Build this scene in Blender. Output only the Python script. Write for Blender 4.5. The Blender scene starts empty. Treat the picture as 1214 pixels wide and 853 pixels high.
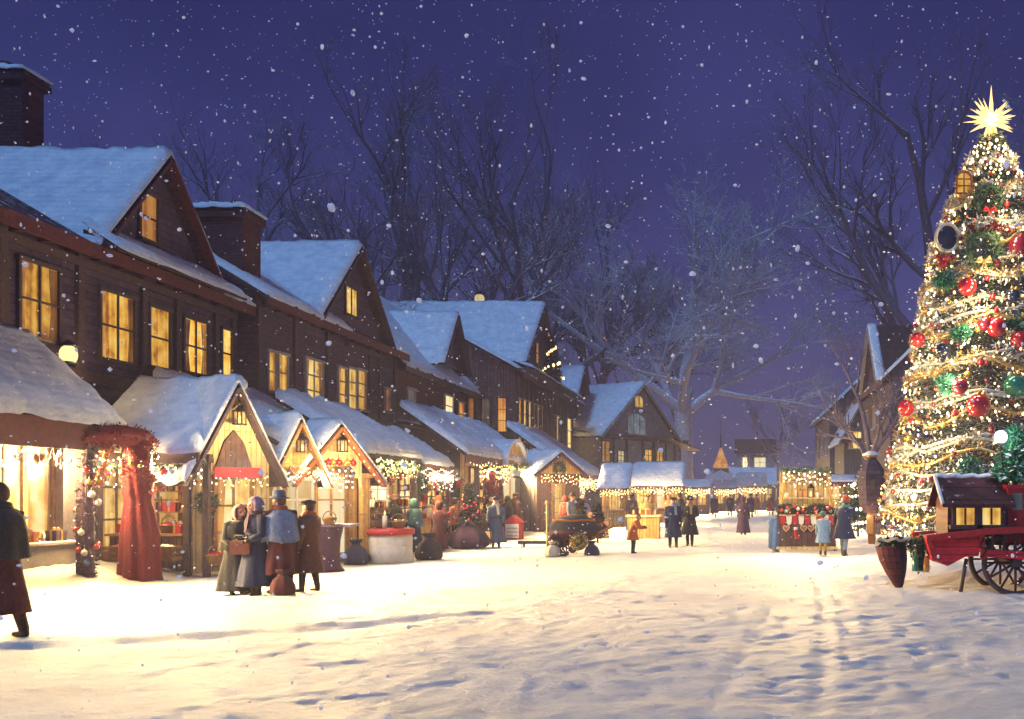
import bpy, math, random
import numpy as np
from mathutils import Vector, Matrix, noise
R = math.radians
PI = math.pi
rnd = random.Random(7)
scene = bpy.context.scene
COL = scene.collection

# ------------------------------------------------------------------ camera
W_PX, F_PX, VPX, HY, CAMH = 1214.0, 1150.0, 870.0, 585.0, 1.75
cam_d = bpy.data.cameras.new('camera')
cam = bpy.data.objects.new('camera', cam_d)
COL.objects.link(cam)
cam.location = (0, 0, CAMH)
cam.rotation_euler = (R(90), 0, 0)
cam_d.sensor_width = 36
cam_d.lens = F_PX / W_PX * 36
cam_d.shift_x = -(VPX - 607) / W_PX
cam_d.shift_y = (HY - 426.5) / W_PX
cam_d.clip_start = 0.1
cam_d.clip_end = 3000
scene.camera = cam

# ------------------------------------------------------------------ node helpers
MATS = {}


def new_mat(name):
    m = bpy.data.materials.new(name)
    m.use_nodes = True
    nt = m.node_tree
    nt.nodes.clear()
    out = nt.nodes.new('ShaderNodeOutputMaterial')
    MATS[name] = m
    return m, nt, out


def nd(nt, typ, **kw):
    n = nt.nodes.new(typ)
    for k, v in kw.items():
        setattr(n, k, v)
    return n


def ramp(nt, stops, fac=None):
    r = nt.nodes.new('ShaderNodeValToRGB')
    els = r.color_ramp.elements
    while len(els) < len(stops):
        els.new(0.5)
    for e, (p, c) in zip(els, stops):
        e.position = p
        e.color = (*c, 1) if len(c) == 3 else c
    if fac is not None:
        nt.links.new(fac, r.inputs[0])
    return r


def mth(nt, op, a, b=None, clamp=False):
    n = nd(nt, 'ShaderNodeMath', operation=op, use_clamp=clamp)
    for i, v in enumerate((a, b)):
        if v is None:
            continue
        if isinstance(v, (int, float)):
            n.inputs[i].default_value = v
        else:
            nt.links.new(v, n.inputs[i])
    return n.outputs[0]


def mixc(nt, fac, a, b, mode='MIX'):
    n = nd(nt, 'ShaderNodeMix', data_type='RGBA', blend_type=mode)
    for s, v in ((n.inputs[0], fac), (n.inputs[6], a), (n.inputs[7], b)):
        if isinstance(v, (int, float)):
            s.default_value = v
        elif isinstance(v, tuple):
            s.default_value = (*v, 1)
        else:
            nt.links.new(v, s)
    return n.outputs[2]


def surf(name, c1, c2=None, rough=0.7, scale=6.0, bump=0.15, pattern=None, psize=0.2, snow=0.0,
         spec=0.3, metal=0.0, gap=None, emit=None, emit_s=0.0, detail=6, sheen=0.0):
    """Principled with a noise driven two-tone base, an optional board / brick pattern and snow caught on upward faces."""
    m, nt, out = new_mat(name)
    L = nt.links.new
    c2 = c2 or tuple(x * 0.6 for x in c1)
    bs = nd(nt, 'ShaderNodeBsdfPrincipled')
    L(bs.outputs[0], out.inputs[0])
    tc = nd(nt, 'ShaderNodeTexCoord')
    vec = tc.outputs['Object']
    ns = nd(nt, 'ShaderNodeTexNoise')
    ns.inputs['Scale'].default_value = scale
    ns.inputs['Detail'].default_value = detail
    ns.inputs['Roughness'].default_value = 0.65
    L(vec, ns.inputs['Vector'])
    rp = ramp(nt, [(0.33, c2), (0.68, c1)], ns.outputs['Fac'])
    col = rp.outputs[0]
    height = ns.outputs['Fac']
    if pattern:
        sx = nd(nt, 'ShaderNodeSeparateXYZ')
        L(vec, sx.inputs[0])
        hor = mth(nt, 'ADD', sx.outputs[0], sx.outputs[1])
        cb = nd(nt, 'ShaderNodeCombineXYZ')
        if pattern == 'boards_v':
            L(sx.outputs[2], cb.inputs[0]); L(hor, cb.inputs[1])
        else:
            L(hor, cb.inputs[0]); L(sx.outputs[2], cb.inputs[1])
        br = nd(nt, 'ShaderNodeTexBrick')
        L(cb.outputs[0], br.inputs['Vector'])
        br.inputs['Scale'].default_value = 1.0
        br.inputs['Row Height'].default_value = psize
        br.inputs['Brick Width'].default_value = {'brick': psize * 3.0, 'shingle': psize * 1.6}.get(pattern, psize * 18)
        br.inputs['Mortar Size'].default_value = psize * (0.12 if pattern == 'brick' else 0.07)
        br.inputs['Mortar Smooth'].default_value = 0.3
        br.inputs['Color1'].default_value = (0.75, 0.75, 0.75, 1)
        br.inputs['Color2'].default_value = (1.2, 1.15, 1.1, 1)
        br.inputs['Mortar'].default_value = (*(gap or (0.35, 0.35, 0.35)), 1)
        col = mixc(nt, 1.0, col, br.outputs['Color'], 'MULTIPLY')
        height = mth(nt, 'SUBTRACT', mth(nt, 'MULTIPLY', height, 0.5), br.outputs['Fac'])
    if snow > 0:
        ge = nd(nt, 'ShaderNodeNewGeometry')
        sz = nd(nt, 'ShaderNodeSeparateXYZ')
        L(ge.outputs['Normal'], sz.inputs[0])
        n2 = nd(nt, 'ShaderNodeTexNoise')
        n2.inputs['Scale'].default_value = 5.0
        n2.inputs['Detail'].default_value = 5
        L(vec, n2.inputs['Vector'])
        k = mth(nt, 'ADD', sz.outputs[2], mth(nt, 'MULTIPLY', mth(nt, 'SUBTRACT', n2.outputs['Fac'], 0.5), 1.2))
        f = mth(nt, 'MULTIPLY', mth(nt, 'SUBTRACT', k, 1.0 - snow), 4.0, clamp=True)
        col = mixc(nt, f, col, (0.78, 0.81, 0.85))
    L(col, bs.inputs['Base Color'])
    bs.inputs['Roughness'].default_value = rough
    bs.inputs['Metallic'].default_value = metal
    bs.inputs['Specular IOR Level'].default_value = spec
    if sheen:
        bs.inputs['Sheen Weight'].default_value = sheen
    if bump:
        bp = nd(nt, 'ShaderNodeBump')
        bp.inputs['Strength'].default_value = min(1.0, bump * 2)
        bp.inputs['Distance'].default_value = 0.03
        L(height, bp.inputs['Height'])
        L(bp.outputs[0], bs.inputs['Normal'])
    if emit:
        bs.inputs['Emission Color'].default_value = (*emit, 1)
        bs.inputs['Emission Strength'].default_value = emit_s
    return m


def glow(name, dark, mid, light, strength, scale=3.0, folds=6.0, sampled=True):
    """A lit window: uneven lamplight seen through curtains and panes."""
    m, nt, out = new_mat(name)
    L = nt.links.new
    bs = nd(nt, 'ShaderNodeBsdfPrincipled')
    L(bs.outputs[0], out.inputs[0])
    tc = nd(nt, 'ShaderNodeTexCoord')
    oi = nd(nt, 'ShaderNodeObjectInfo')
    add = nd(nt, 'ShaderNodeVectorMath', operation='ADD')
    mul = nd(nt, 'ShaderNodeVectorMath', operation='SCALE')
    cmb = nd(nt, 'ShaderNodeCombineXYZ')
    for i in range(3):
        L(oi.outputs['Random'], cmb.inputs[i])
    L(cmb.outputs[0], mul.inputs[0]); mul.inputs['Scale'].default_value = 37.0
    L(tc.outputs['Object'], add.inputs[0]); L(mul.outputs[0], add.inputs[1])
    mp = nd(nt, 'ShaderNodeMapping')
    mp.inputs['Scale'].default_value = (folds, folds, 0.12)
    L(add.outputs[0], mp.inputs[0])
    n1 = nd(nt, 'ShaderNodeTexNoise'); n1.inputs['Scale'].default_value = 1.0; n1.inputs['Detail'].default_value = 1.5
    L(mp.outputs[0], n1.inputs['Vector'])
    n2 = nd(nt, 'ShaderNodeTexNoise'); n2.inputs['Scale'].default_value = scale * .42; n2.inputs['Detail'].default_value = 2.5
    n2.inputs['Roughness'].default_value = 0.5
    L(add.outputs[0], n2.inputs['Vector'])
    f = mth(nt, 'ADD', mth(nt, 'MULTIPLY', n1.outputs['Fac'], 0.5), mth(nt, 'MULTIPLY', n2.outputs['Fac'], 0.5))
    f = mth(nt, 'ADD', f, mth(nt, 'MULTIPLY', mth(nt, 'SUBTRACT', oi.outputs['Random'], 0.5), 0.12))
    rp = ramp(nt, [(0.36, dark), (0.5, mid), (0.64, light)], f)
    L(rp.outputs[0], bs.inputs['Emission Color'])
    L(mth(nt, 'MULTIPLY', mth(nt, 'ADD', mth(nt, 'MULTIPLY', oi.outputs['Random'], .75), .42), strength), bs.inputs['Emission Strength'])
    bs.inputs['Base Color'].default_value = (0.05, 0.03, 0.02, 1)
    bs.inputs['Roughness'].default_value = 0.25
    if not sampled:
        m.cycles.emission_sampling = 'NONE'
    return m


def lamp_mat(name, color, strength):
    m, nt, out = new_mat(name)
    e = nd(nt, 'ShaderNodeEmission')
    e.inputs[0].default_value = (*color, 1)
    e.inputs[1].default_value = strength
    nt.links.new(e.outputs[0], out.inputs[0])
    m.cycles.emission_sampling = 'NONE'
    return m


# snow with drifted grain, a faint sparkle and shallow hollows
def snow_mat(name, c, cold, bump=0.35, scale=3.0, streak=False, courses=False):
    m, nt, out = new_mat(name)
    L = nt.links.new
    bs = nd(nt, 'ShaderNodeBsdfPrincipled')
    L(bs.outputs[0], out.inputs[0])
    tc = nd(nt, 'ShaderNodeTexCoord')
    vec = tc.outputs['Object']
    if streak:
        mp = nd(nt, 'ShaderNodeMapping')
        mp.inputs['Rotation'].default_value = (0, 0, R(-18))
        mp.inputs['Scale'].default_value = (0.55, 1.3, 1)
        L(vec, mp.inputs[0])
        vec = mp.outputs[0]
    n1 = nd(nt, 'ShaderNodeTexNoise'); n1.inputs['Scale'].default_value = scale; n1.inputs['Detail'].default_value = 9
    n1.inputs['Roughness'].default_value = 0.68
    n2 = nd(nt, 'ShaderNodeTexNoise'); n2.inputs['Scale'].default_value = scale * 7; n2.inputs['Detail'].default_value = 6
    L(vec, n1.inputs['Vector']); L(vec, n2.inputs['Vector'])
    rp = ramp(nt, [(0.3, cold), (0.62, c)], n1.outputs['Fac'])
    colr = rp.outputs[0]
    if streak:
        n3 = nd(nt, 'ShaderNodeTexNoise'); n3.inputs['Scale'].default_value = 0.55; n3.inputs['Detail'].default_value = 8; n3.inputs['Roughness'].default_value = .72
        L(vec, n3.inputs['Vector'])
        st_ = ramp(nt, [(.47, (0, 0, 0)), (.72, (.4, .4, .4))], n3.outputs['Fac'])
        colr = mixc(nt, st_.outputs[0], colr, (.56, .47, .36))
    L(colr, bs.inputs['Base Color'])
    bs.inputs['Roughness'].default_value = 0.55
    bs.inputs['Specular IOR Level'].default_value = 0.25
    h = mth(nt, 'ADD', n1.outputs['Fac'], mth(nt, 'MULTIPLY', n2.outputs['Fac'], 0.35))
    if courses:      # shingle courses telling faintly through a thin cover
        sx = nd(nt, 'ShaderNodeSeparateXYZ')
        L(tc.outputs['Object'], sx.inputs[0])
        wv = mth(nt, 'SINE', mth(nt, 'ADD', mth(nt, 'MULTIPLY', sx.outputs[2], 42.0), mth(nt, 'MULTIPLY', n1.outputs['Fac'], 9.0)))
        h = mth(nt, 'ADD', h, mth(nt, 'MULTIPLY', wv, 0.07))
    bp = nd(nt, 'ShaderNodeBump')
    bp.inputs['Strength'].default_value = bump
    bp.inputs['Distance'].default_value = 0.12
    L(h, bp.inputs['Height']); L(bp.outputs[0], bs.inputs['Normal'])
    return m


snow_mat('snow_roof', (0.8, 0.85, 0.9), (0.5, 0.6, 0.72), 0.7, 2.6, False, True)
snow_mat('snow_ground', (0.88, 0.87, 0.85), (0.76, 0.77, 0.81), 0.95, 6.5, True)
surf('brick_red', (0.16, 0.05, 0.045), (0.08, 0.028, 0.03), 0.85, 8, 0.3, 'brick', 0.085, 0.12)
surf('brick_dark', (0.09, 0.028, 0.035), (0.045, 0.016, 0.022), 0.85, 7, 0.3, 'brick', 0.09, 0.12)
surf('boards_plum', (0.078, 0.056, 0.105), (0.036, 0.024, 0.05), 0.8, 6, 0.25, 'boards_h', 0.17)
surf('boards_grey', (0.15, 0.13, 0.14), (0.075, 0.065, 0.08), 0.8, 6, 0.25, 'boards_v', 0.2)
surf('boards_brown', (0.14, 0.08, 0.07), (0.065, 0.037, 0.04), 0.8, 6, 0.25, 'boards_v', 0.16)
surf('boards_honey', (0.66, 0.43, 0.14), (0.42, 0.24, 0.07), 0.7, 7, 0.2, 'boards_v', 0.13)
surf('boards_cream', (0.78, 0.64, 0.34), (0.6, 0.45, 0.2), 0.7, 5, 0.2, 'boards_v', 0.16)
surf('plaster_grey', (0.3, 0.27, 0.26), (0.19, 0.17, 0.18), 0.9, 3, 0.25)
surf('timber', (0.085, 0.052, 0.06), (0.036, 0.024, 0.03), 0.75, 12, 0.3)
surf('timber_red', (0.095, 0.022, 0.026), (0.045, 0.012, 0.018), 0.7, 10, 0.3)
surf('trim_light', (0.4, 0.36, 0.33), (0.26, 0.23, 0.23), 0.7, 9, 0.15, snow=0.25)
surf('trim_dark', (0.07, 0.05, 0.055), (0.035, 0.026, 0.03), 0.7, 9, 0.2, snow=0.2)
surf('shingle', (0.07, 0.035, 0.04), (0.03, 0.018, 0.025), 0.85, 9, 0.3, 'shingle', 0.2)
surf('shingle_red', (0.1, 0.026, 0.03), (0.04, 0.012, 0.018), 0.85, 5, 0.3, 'shingle', 0.22, 0.05)
surf('iron', (0.03, 0.03, 0.035), (0.015, 0.015, 0.018), 0.5, 14, 0.1, metal=0.6)
surf('red_paint', (0.6, 0.022, 0.035), (0.4, 0.012, 0.022), 0.45, 9, 0.15, 'boards_h', 0.14)
surf('red_plain', (0.5, 0.03, 0.03), (0.3, 0.015, 0.02), 0.5, 8, 0.1)
surf('wine_wood', (0.12, 0.022, 0.028), (0.05, 0.012, 0.018), 0.6, 8, 0.2, 'boards_h', 0.12, 0.03)
surf('navy_wood', (0.02, 0.025, 0.06), (0.01, 0.012, 0.03), 0.5, 8, 0.1)
surf('wood_warm', (0.36, 0.19, 0.08), (0.19, 0.09, 0.04), 0.65, 9, 0.2)
surf('bark', (0.12, 0.1, 0.12), (0.06, 0.05, 0.065), 0.9, 5, 0.4, snow=0.42)
surf('twig', (0.15, 0.12, 0.165), (0.095, 0.075, 0.11), 0.9, 5, 0.0, snow=0.4)
surf('twig_frost', (0.55, 0.51, 0.58), (0.38, 0.35, 0.42), 0.9, 5, 0.0, snow=0.5)
surf('bark_frost', (0.58, 0.55, 0.58), (0.32, 0.3, 0.33), 0.9, 4, 0.4, snow=0.6)
surf('needles', (0.06, 0.1, 0.05), (0.02, 0.05, 0.03), 0.7, 5, 0.0, snow=0.06)
surf('needles_frosted', (0.1, 0.12, 0.06), (0.03, 0.055, 0.03), 0.7, 5, 0.0, snow=0.42)
surf('velvet_red', (0.15, 0.005, 0.011), (0.06, 0.002, 0.006), 0.8, 26, 0.5, sheen=0.05, spec=0.2)
surf('needles_bright', (0.05, 0.24, 0.12), (0.02, 0.12, 0.07), 0.6, 7, 0.0, snow=0.3)
surf('needles_dark', (0.035, 0.05, 0.045), (0.018, 0.024, 0.028), 0.8, 5, 0.0, snow=0.12)
surf('tinsel_gold', (0.75, 0.52, 0.2), (0.5, 0.3, 0.1), 0.3, 20, 0.0, metal=0.6, spec=0.6)
surf('tinsel_cream', (0.78, 0.7, 0.5), (0.55, 0.46, 0.3), 0.35, 20, 0.0, metal=0.3, spec=0.6)
surf('tinsel_white', (0.75, 0.74, 0.66), (0.5, 0.5, 0.42), 0.4, 20, 0.0, metal=0.1, spec=0.6)
surf('tinsel_red', (0.2, 0.006, 0.012), (0.09, 0.003, 0.008), 0.5, 9, 0.0, spec=0.3)
surf('glass_red', (0.38, 0.012, 0.014), (0.26, 0.008, 0.01), 0.12, 3, 0.0, spec=0.8)
surf('glass_maroon', (0.2, 0.012, 0.025), (0.12, 0.01, 0.02), 0.15, 3, 0.0, spec=0.8)
surf('glass_gold', (0.75, 0.47, 0.12), (0.6, 0.33, 0.07), 0.2, 3, 0.0, metal=0.7, spec=0.7)
surf('glass_green', (0.02, 0.2, 0.11), (0.01, 0.1, 0.07), 0.15, 3, 0.0, spec=0.8)
surf('glass_blue', (0.05, 0.12, 0.26), (0.03, 0.06, 0.15), 0.15, 3, 0.0, spec=0.8)
surf('glass_white', (0.75, 0.7, 0.6), (0.6, 0.55, 0.48), 0.2, 3, 0.0, spec=0.8)
surf('glass_navy', (0.02, 0.025, 0.05), (0.01, 0.014, 0.03), 0.12, 3, 0.0, spec=0.8)
surf('wicker', (0.3, 0.17, 0.07), (0.12, 0.06, 0.03), 0.8, 40, 0.3)
surf('paper_white', (0.74, 0.7, 0.62), (0.6, 0.55, 0.47), 0.8, 6, 0.05)
surf('ginger', (0.3, 0.13, 0.045), (0.2, 0.08, 0.03), 0.8, 12, 0.1)
surf('sackcloth', (0.32, 0.24, 0.15), (0.2, 0.14, 0.09), 0.95, 30, 0.2)
for _n, _c in {'maroon': (0.085, 0.024, 0.03), 'charcoal': (0.035, 0.036, 0.045), 'slate': (0.1, 0.13, 0.2), 'bluegrey': (0.2, 0.26, 0.4),
               'brown': (0.12, 0.055, 0.04), 'pink': (0.5, 0.22, 0.24), 'scarlet': (0.4, 0.04, 0.025), 'rust': (0.42, 0.12, 0.04),
               'navy': (0.018, 0.026, 0.075), 'plum': (0.06, 0.03, 0.065), 'sky': (0.2, 0.32, 0.5), 'ochre': (0.5, 0.33, 0.12),
               'black': (0.016, 0.016, 0.02), 'cream': (0.6, 0.54, 0.42), 'teal': (0.05, 0.16, 0.18), 'lilac': (0.3, 0.24, 0.38)}.items():
    surf('cloth_' + _n, _c, tuple(x * 0.6 for x in _c), 0.92, 22, 0.2, sheen=0.15, spec=0.15)
surf('skin', (0.5, 0.27, 0.19), (0.42, 0.2, 0.14), 0.55, 14, 0.03)
surf('lips', (0.36, 0.1, 0.09), None, 0.5, 10, 0)
surf('dark_eye', (0.02, 0.015, 0.015), None, 0.2, 10, 0)
surf('leather', (0.05, 0.028, 0.02), (0.025, 0.014, 0.012), 0.5, 15, 0.1)
surf('hair_brown', (0.09, 0.045, 0.025), (0.04, 0.02, 0.012), 0.6, 30, 0.2)
surf('hair_grey', (0.3, 0.27, 0.25), (0.18, 0.16, 0.15), 0.6, 30, 0.2)
glow('window_amber', (0.32, 0.09, 0.006), (0.86, 0.42, 0.035), (1.0, 0.68, 0.16), 1.0, 7.0)
glow('window_yellow', (0.5, 0.2, 0.02), (0.95, 0.58, 0.1), (1.0, 0.82, 0.34), 1.05, 7.0)
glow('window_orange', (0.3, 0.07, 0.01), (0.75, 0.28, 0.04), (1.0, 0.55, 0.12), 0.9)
glow('window_bright', (0.9, 0.6, 0.2), (1.0, 0.84, 0.45), (1.0, 0.93, 0.66), 1.25)
glow('window_dim', (0.05, 0.045, 0.05), (0.16, 0.13, 0.11), (0.36, 0.27, 0.16), 0.8)
glow('shop_glow', (0.5, 0.2, 0.03), (1.0, 0.62, 0.15), (1.0, 0.86, 0.44), 1.05, 6.0, 6.0)
glow('curtain_glow', (0.12, 0.035, 0.006), (0.42, 0.17, 0.025), (0.7, 0.34, 0.07), 0.9, 5.0, 14.0)
glow('pane_blue', (0.06, 0.1, 0.14), (0.14, 0.22, 0.28), (0.3, 0.36, 0.4), 0.6)
lamp_mat('bulb', (1.0, 0.66, 0.24), 5.0)
lamp_mat('bulb_white', (1.0, 0.83, 0.55), 5.0)
lamp_mat('bulb_red', (1.0, 0.16, 0.05), 2.5)
lamp_mat('bulb_cold', (0.75, 0.85, 1.0), 4.0)
lamp_mat('star_light', (1.0, 0.68, 0.22), 2.4)
lamp_mat('star_core', (1.0, 0.85, 0.5), 5.0)
lamp_mat('lamp_globe', (1.0, 0.7, 0.28), 1.7)


# ------------------------------------------------------------------ mesh builder
class MB:
    def __init__(self, M=None):
        self.v, self.f, self.mi, self.sm = [], [], [], []
        self.M = M or Matrix()

    def add(self, verts, faces, m=0, smooth=False):
        b = len(self.v)
        M = self.M
        self.v.extend([M @ Vector(p) for p in verts])
        for f in faces:
            self.f.append([b + i for i in f]); self.mi.append(m); self.sm.append(smooth)

    def box(self, x0, x1, y0, y1, z0, z1, m=0):
        self.add([(x0, y0, z0), (x1, y0, z0), (x1, y1, z0), (x0, y1, z0), (x0, y0, z1), (x1, y0, z1), (x1, y1, z1), (x0, y1, z1)],
                 [(3, 2, 1, 0), (4, 5, 6, 7), (0, 1, 5, 4), (1, 2, 6, 5), (2, 3, 7, 6), (3, 0, 4, 7)], m)

    def beam(self, p0, p1, w, h, m=0, up=(0, 0, 1)):
        p0, p1 = Vector(p0), Vector(p1)
        d = (p1 - p0).normalized()
        upv = Vector(up)
        s = d.cross(upv)
        if s.length < 1e-4:
            s = d.cross(Vector((1, 0, 0)))
        s.normalize()
        t = s.cross(d).normalized()
        vs = []
        for p in (p0, p1):
            for a, b in ((-1, -1), (1, -1), (1, 1), (-1, 1)):
                vs.append(p + s * a * w / 2 + t * b * h / 2)
        self.add(vs, [(0, 1, 2, 3), (7, 6, 5, 4), (0, 4, 5, 1), (1, 5, 6, 2), (2, 6, 7, 3), (3, 7, 4, 0)], m)

    def tube(self, pts, rad, n=8, m=0, closed=False, cap=True, smooth=True):
        pts = [Vector(p) for p in pts]
        if not hasattr(rad, '__len__'):
            rad = [rad] * len(pts)
        vs, fs = [], []
        prev = None
        k = len(pts)
        for i, p in enumerate(pts):
            if closed:
                d = pts[(i + 1) % k] - pts[i - 1]
            else:
                d = pts[min(i + 1, k - 1)] - pts[max(i - 1, 0)]
            d = d.normalized() if d.length > 1e-9 else Vector((0, 0, 1))
            if prev is None:
                a = Vector((0, 0, 1)) if abs(d.z) < 0.9 else Vector((1, 0, 0))
                s = d.cross(a).normalized()
            else:
                s = prev - d * prev.dot(d)
                s = s.normalized() if s.length > 1e-6 else d.orthogonal().normalized()
            prev = s
            t = d.cross(s)
            for j in range(n):
                an = 2 * PI * j / n
                vs.append(p + (s * math.cos(an) + t * math.sin(an)) * rad[i])
        rings = k if closed else k - 1
        for i in range(rings):
            a, b = i * n, ((i + 1) % k) * n
            for j in range(n):
                fs.append((a + j, a + (j + 1) % n, b + (j + 1) % n, b + j))
        if cap and not closed:
            fs.append(tuple(range(n - 1, -1, -1)))
            fs.append(tuple((k - 1) * n + j for j in range(n)))
        self.add(vs, fs, m, smooth)

    def lathe(self, prof, c=(0, 0, 0), n=16, m=0, sx=1, sy=1, smooth=True, cap=True, wob=0, wk=5):
        vs, fs = [], []
        for r, z in prof:
            for j in range(n):
                a = 2 * PI * j / n
                q = r * (1 + wob * math.sin(a * wk + z * 3))
                vs.append((c[0] + q * sx * math.cos(a), c[1] + q * sy * math.sin(a), c[2] + z))
        for i in range(len(prof) - 1):
            for j in range(n):
                fs.append((i * n + j, i * n + (j + 1) % n, (i + 1) * n + (j + 1) % n, (i + 1) * n + j))
        if cap:
            fs.append(tuple(range(n - 1, -1, -1)))
            fs.append(tuple((len(prof) - 1) * n + j for j in range(n)))
        self.add(vs, fs, m, smooth)

    def sphere(self, c, r, s=(1, 1, 1), n=12, m=0, keep=None):
        rings = max(4, n // 2)
        vs, fs = [], []
        for i in range(rings + 1):
            th = PI * i / rings
            for j in range(n):
                a = 2 * PI * j / n
                vs.append((c[0] + r * s[0] * math.sin(th) * math.cos(a), c[1] + r * s[1] * math.sin(th) * math.sin(a), c[2] + r * s[2] * math.cos(th)))
        for i in range(rings):
            for j in range(n):
                q = (i * n + j, i * n + (j + 1) % n, (i + 1) * n + (j + 1) % n, (i + 1) * n + j)
                if keep:
                    mid = sum((Vector(vs[t]) for t in q), Vector()) / 4 - Vector(c)
                    if not keep(mid):
                        continue
                fs.append(q)
        self.add(vs, fs, m, True)

    def prism(self, pts, vec, m=0):
        pts = [Vector(p) for p in pts]
        vec = Vector(vec)
        n = len(pts)
        vs = pts + [p + vec for p in pts]
        fs = [tuple(range(n - 1, -1, -1)), tuple(range(n, 2 * n))]
        for i in range(n):
            j = (i + 1) % n
            fs.append((i, j, n + j, n + i))
        self.add(vs, fs, m)

    def quad(self, a, b, c, d, m=0):
        self.add([a, b, c, d], [(0, 1, 2, 3)], m)

    def snow_sheet(self, A, B, C, D, th=0.2, step=0.3, top_soft=False, m=0, droop=0.08):
        th *= .95
        step *= .7
        """Lying snow: A,B the eave, D,C the ridge; thick, uneven, with a rolled lip."""
        A, B, C, D = (Vector(p) for p in (A, B, C, D))
        lu = max((B - A).length, (C - D).length)
        lv = max((D - A).length, (C - B).length)
        nu, nv = max(4, int(lu / step)), max(4, int(lv / step))
        top, low = [], []
        slope = ((A + B) - (C + D)).normalized()
        for j in range(nv + 1):
            for i in range(nu + 1):
                u, v = i / nu, j / nv
                p = (A * (1 - u) + B * u) * (1 - v) + (D * (1 - u) + C * u) * v
                w = self.M @ p
                nz = noise.noise(w * 1.3) * 0.5 + noise.noise(w * 3.1) * 0.45 + noise.noise(w * 6.3) * 0.3
                e = min(u * lu, (1 - u) * lu, v * lv)
                if top_soft:
                    e = min(e, (1 - v) * lv)
                f = 0.45 + 0.55 * math.sqrt(min(1.0, e / 0.16))
                q = p + slope * (droop * (1 - v) ** 3 * (0.5 + 2.2 * nz))
                top.append(q + Vector((0, 0, th * f * (1 + 0.55 * nz))))
                low.append(q + Vector((0, 0, 0.005)))
        fs, s = [], nu + 1
        for j in range(nv):
            for i in range(nu):
                fs.append((j * s + i, j * s + i + 1, (j + 1) * s + i + 1, (j + 1) * s + i))
        k = len(top)
        ring = [i for i in range(s)] + [j * s + nu for j in range(1, nv + 1)] + [nv * s + i for i in range(nu - 1, -1, -1)] + [j * s for j in range(nv - 1, 0, -1)]
        for i in range(len(ring)):
            a, b = ring[i], ring[(i + 1) % len(ring)]
            fs.append((a, k + a, k + b, b))
        self.add(top + low, fs, m, True)

    def mesh(self, name, mats):
        me = bpy.data.meshes.new(name)
        me.from_pydata([tuple(p) for p in self.v], [], self.f)
        for mm in (mats if isinstance(mats, (list, tuple)) else [mats]):
            me.materials.append(MATS[mm] if isinstance(mm, str) else mm)
        if self.f:
            me.polygons.foreach_set('material_index', self.mi)
            me.polygons.foreach_set('use_smooth', self.sm)
        me.update()
        return me


def org(parent):
    p = Vector()
    while parent is not None:
        p += parent.location
        parent = parent.parent
    return p


def part(mb, name, mats, parent, label=None, kind=None):
    """A child mesh; mb holds coordinates in the frame of the world, shifted here to the thing's base."""
    o = org(parent)
    mb.v = [p - o for p in mb.v]
    ob = bpy.data.objects.new(name, mb.mesh(name, mats))
    ob.parent = parent
    COL.objects.link(ob)
    if label:
        ob['label'] = label
    if kind:
        ob['kind'] = kind
    return ob


def thing(name, label, cat, loc=(0, 0, 0), group=None, rz=0):
    ob = bpy.data.objects.new(name, None)
    ob.empty_display_size = 0.2
    ob.location = loc
    ob.rotation_euler = (0, 0, rz)
    ob['label'] = label
    ob['category'] = cat
    if group:
        ob['group'] = group
    COL.objects.link(ob)
    return ob


def solo(mb, name, mats, label, cat, loc=(0, 0, 0), group=None, local=False, rz=0):
    if not local:
        o = Vector(loc)
        mb.v = [p - o for p in mb.v]
    ob = bpy.data.objects.new(name, mb.mesh(name, mats))
    ob.location = loc
    ob.rotation_euler = (0, 0, rz)
    ob['label'] = label
    ob['category'] = cat
    if group:
        ob['group'] = group
    COL.objects.link(ob)
    return ob


def struct(mb, name, mats, kind='structure'):
    ob = bpy.data.objects.new(name, mb.mesh(name, mats))
    ob['kind'] = kind
    COL.objects.link(ob)
    return ob


def kids(o):
    return list(o.children)


def copy_tree(o, parent=None, label=None, loc=None, rz=None, group=None):
    c = o.copy()
    COL.objects.link(c)
    c.parent = parent
    if label:
        c['label'] = label
    if group:
        c['group'] = group
    if loc is not None:
        c.location = loc
    if rz is not None:
        c.rotation_euler = (0, 0, rz)
    for ch in kids(o):
        copy_tree(ch, c)
    return c


def frame(o, u, n):
    """u along the wall, n outward from it, z up."""
    o, u, n = Vector(o), Vector(u).normalized(), Vector(n).normalized()
    M = Matrix(((u.x, n.x, 0, o.x), (u.y, n.y, 0, o.y), (u.z, n.z, 1, o.z), (0, 0, 0, 1)))
    return M


def sstep(a, b, x):
    t = min(1.0, max(0.0, (x - a) / (b - a)))
    return t * t * (3 - 2 * t)


# ------------------------------------------------------------------ ground
def vnoise(x, y, seed=0):
    xi, yi = np.floor(x).astype(np.int64), np.floor(y).astype(np.int64)
    xf, yf = x - xi, y - yi
    def h(a, b):
        n = (a * 374761393 + b * 668265263 + seed * 982451653) & 0xFFFFFFFF
        n = ((n ^ (n >> 13)) * 1274126177) & 0xFFFFFFFF
        return ((n ^ (n >> 16)) & 0xFFFF) / 65535.0
    u, v = xf * xf * (3 - 2 * xf), yf * yf * (3 - 2 * yf)
    return (h(xi, yi) * (1 - u) + h(xi + 1, yi) * u) * (1 - v) + (h(xi, yi + 1) * (1 - u) + h(xi + 1, yi + 1) * u) * v


def npstep(a, b, x):
    t = np.clip((x - a) / (b - a), 0, 1)
    return t * t * (3 - 2 * t)


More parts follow.
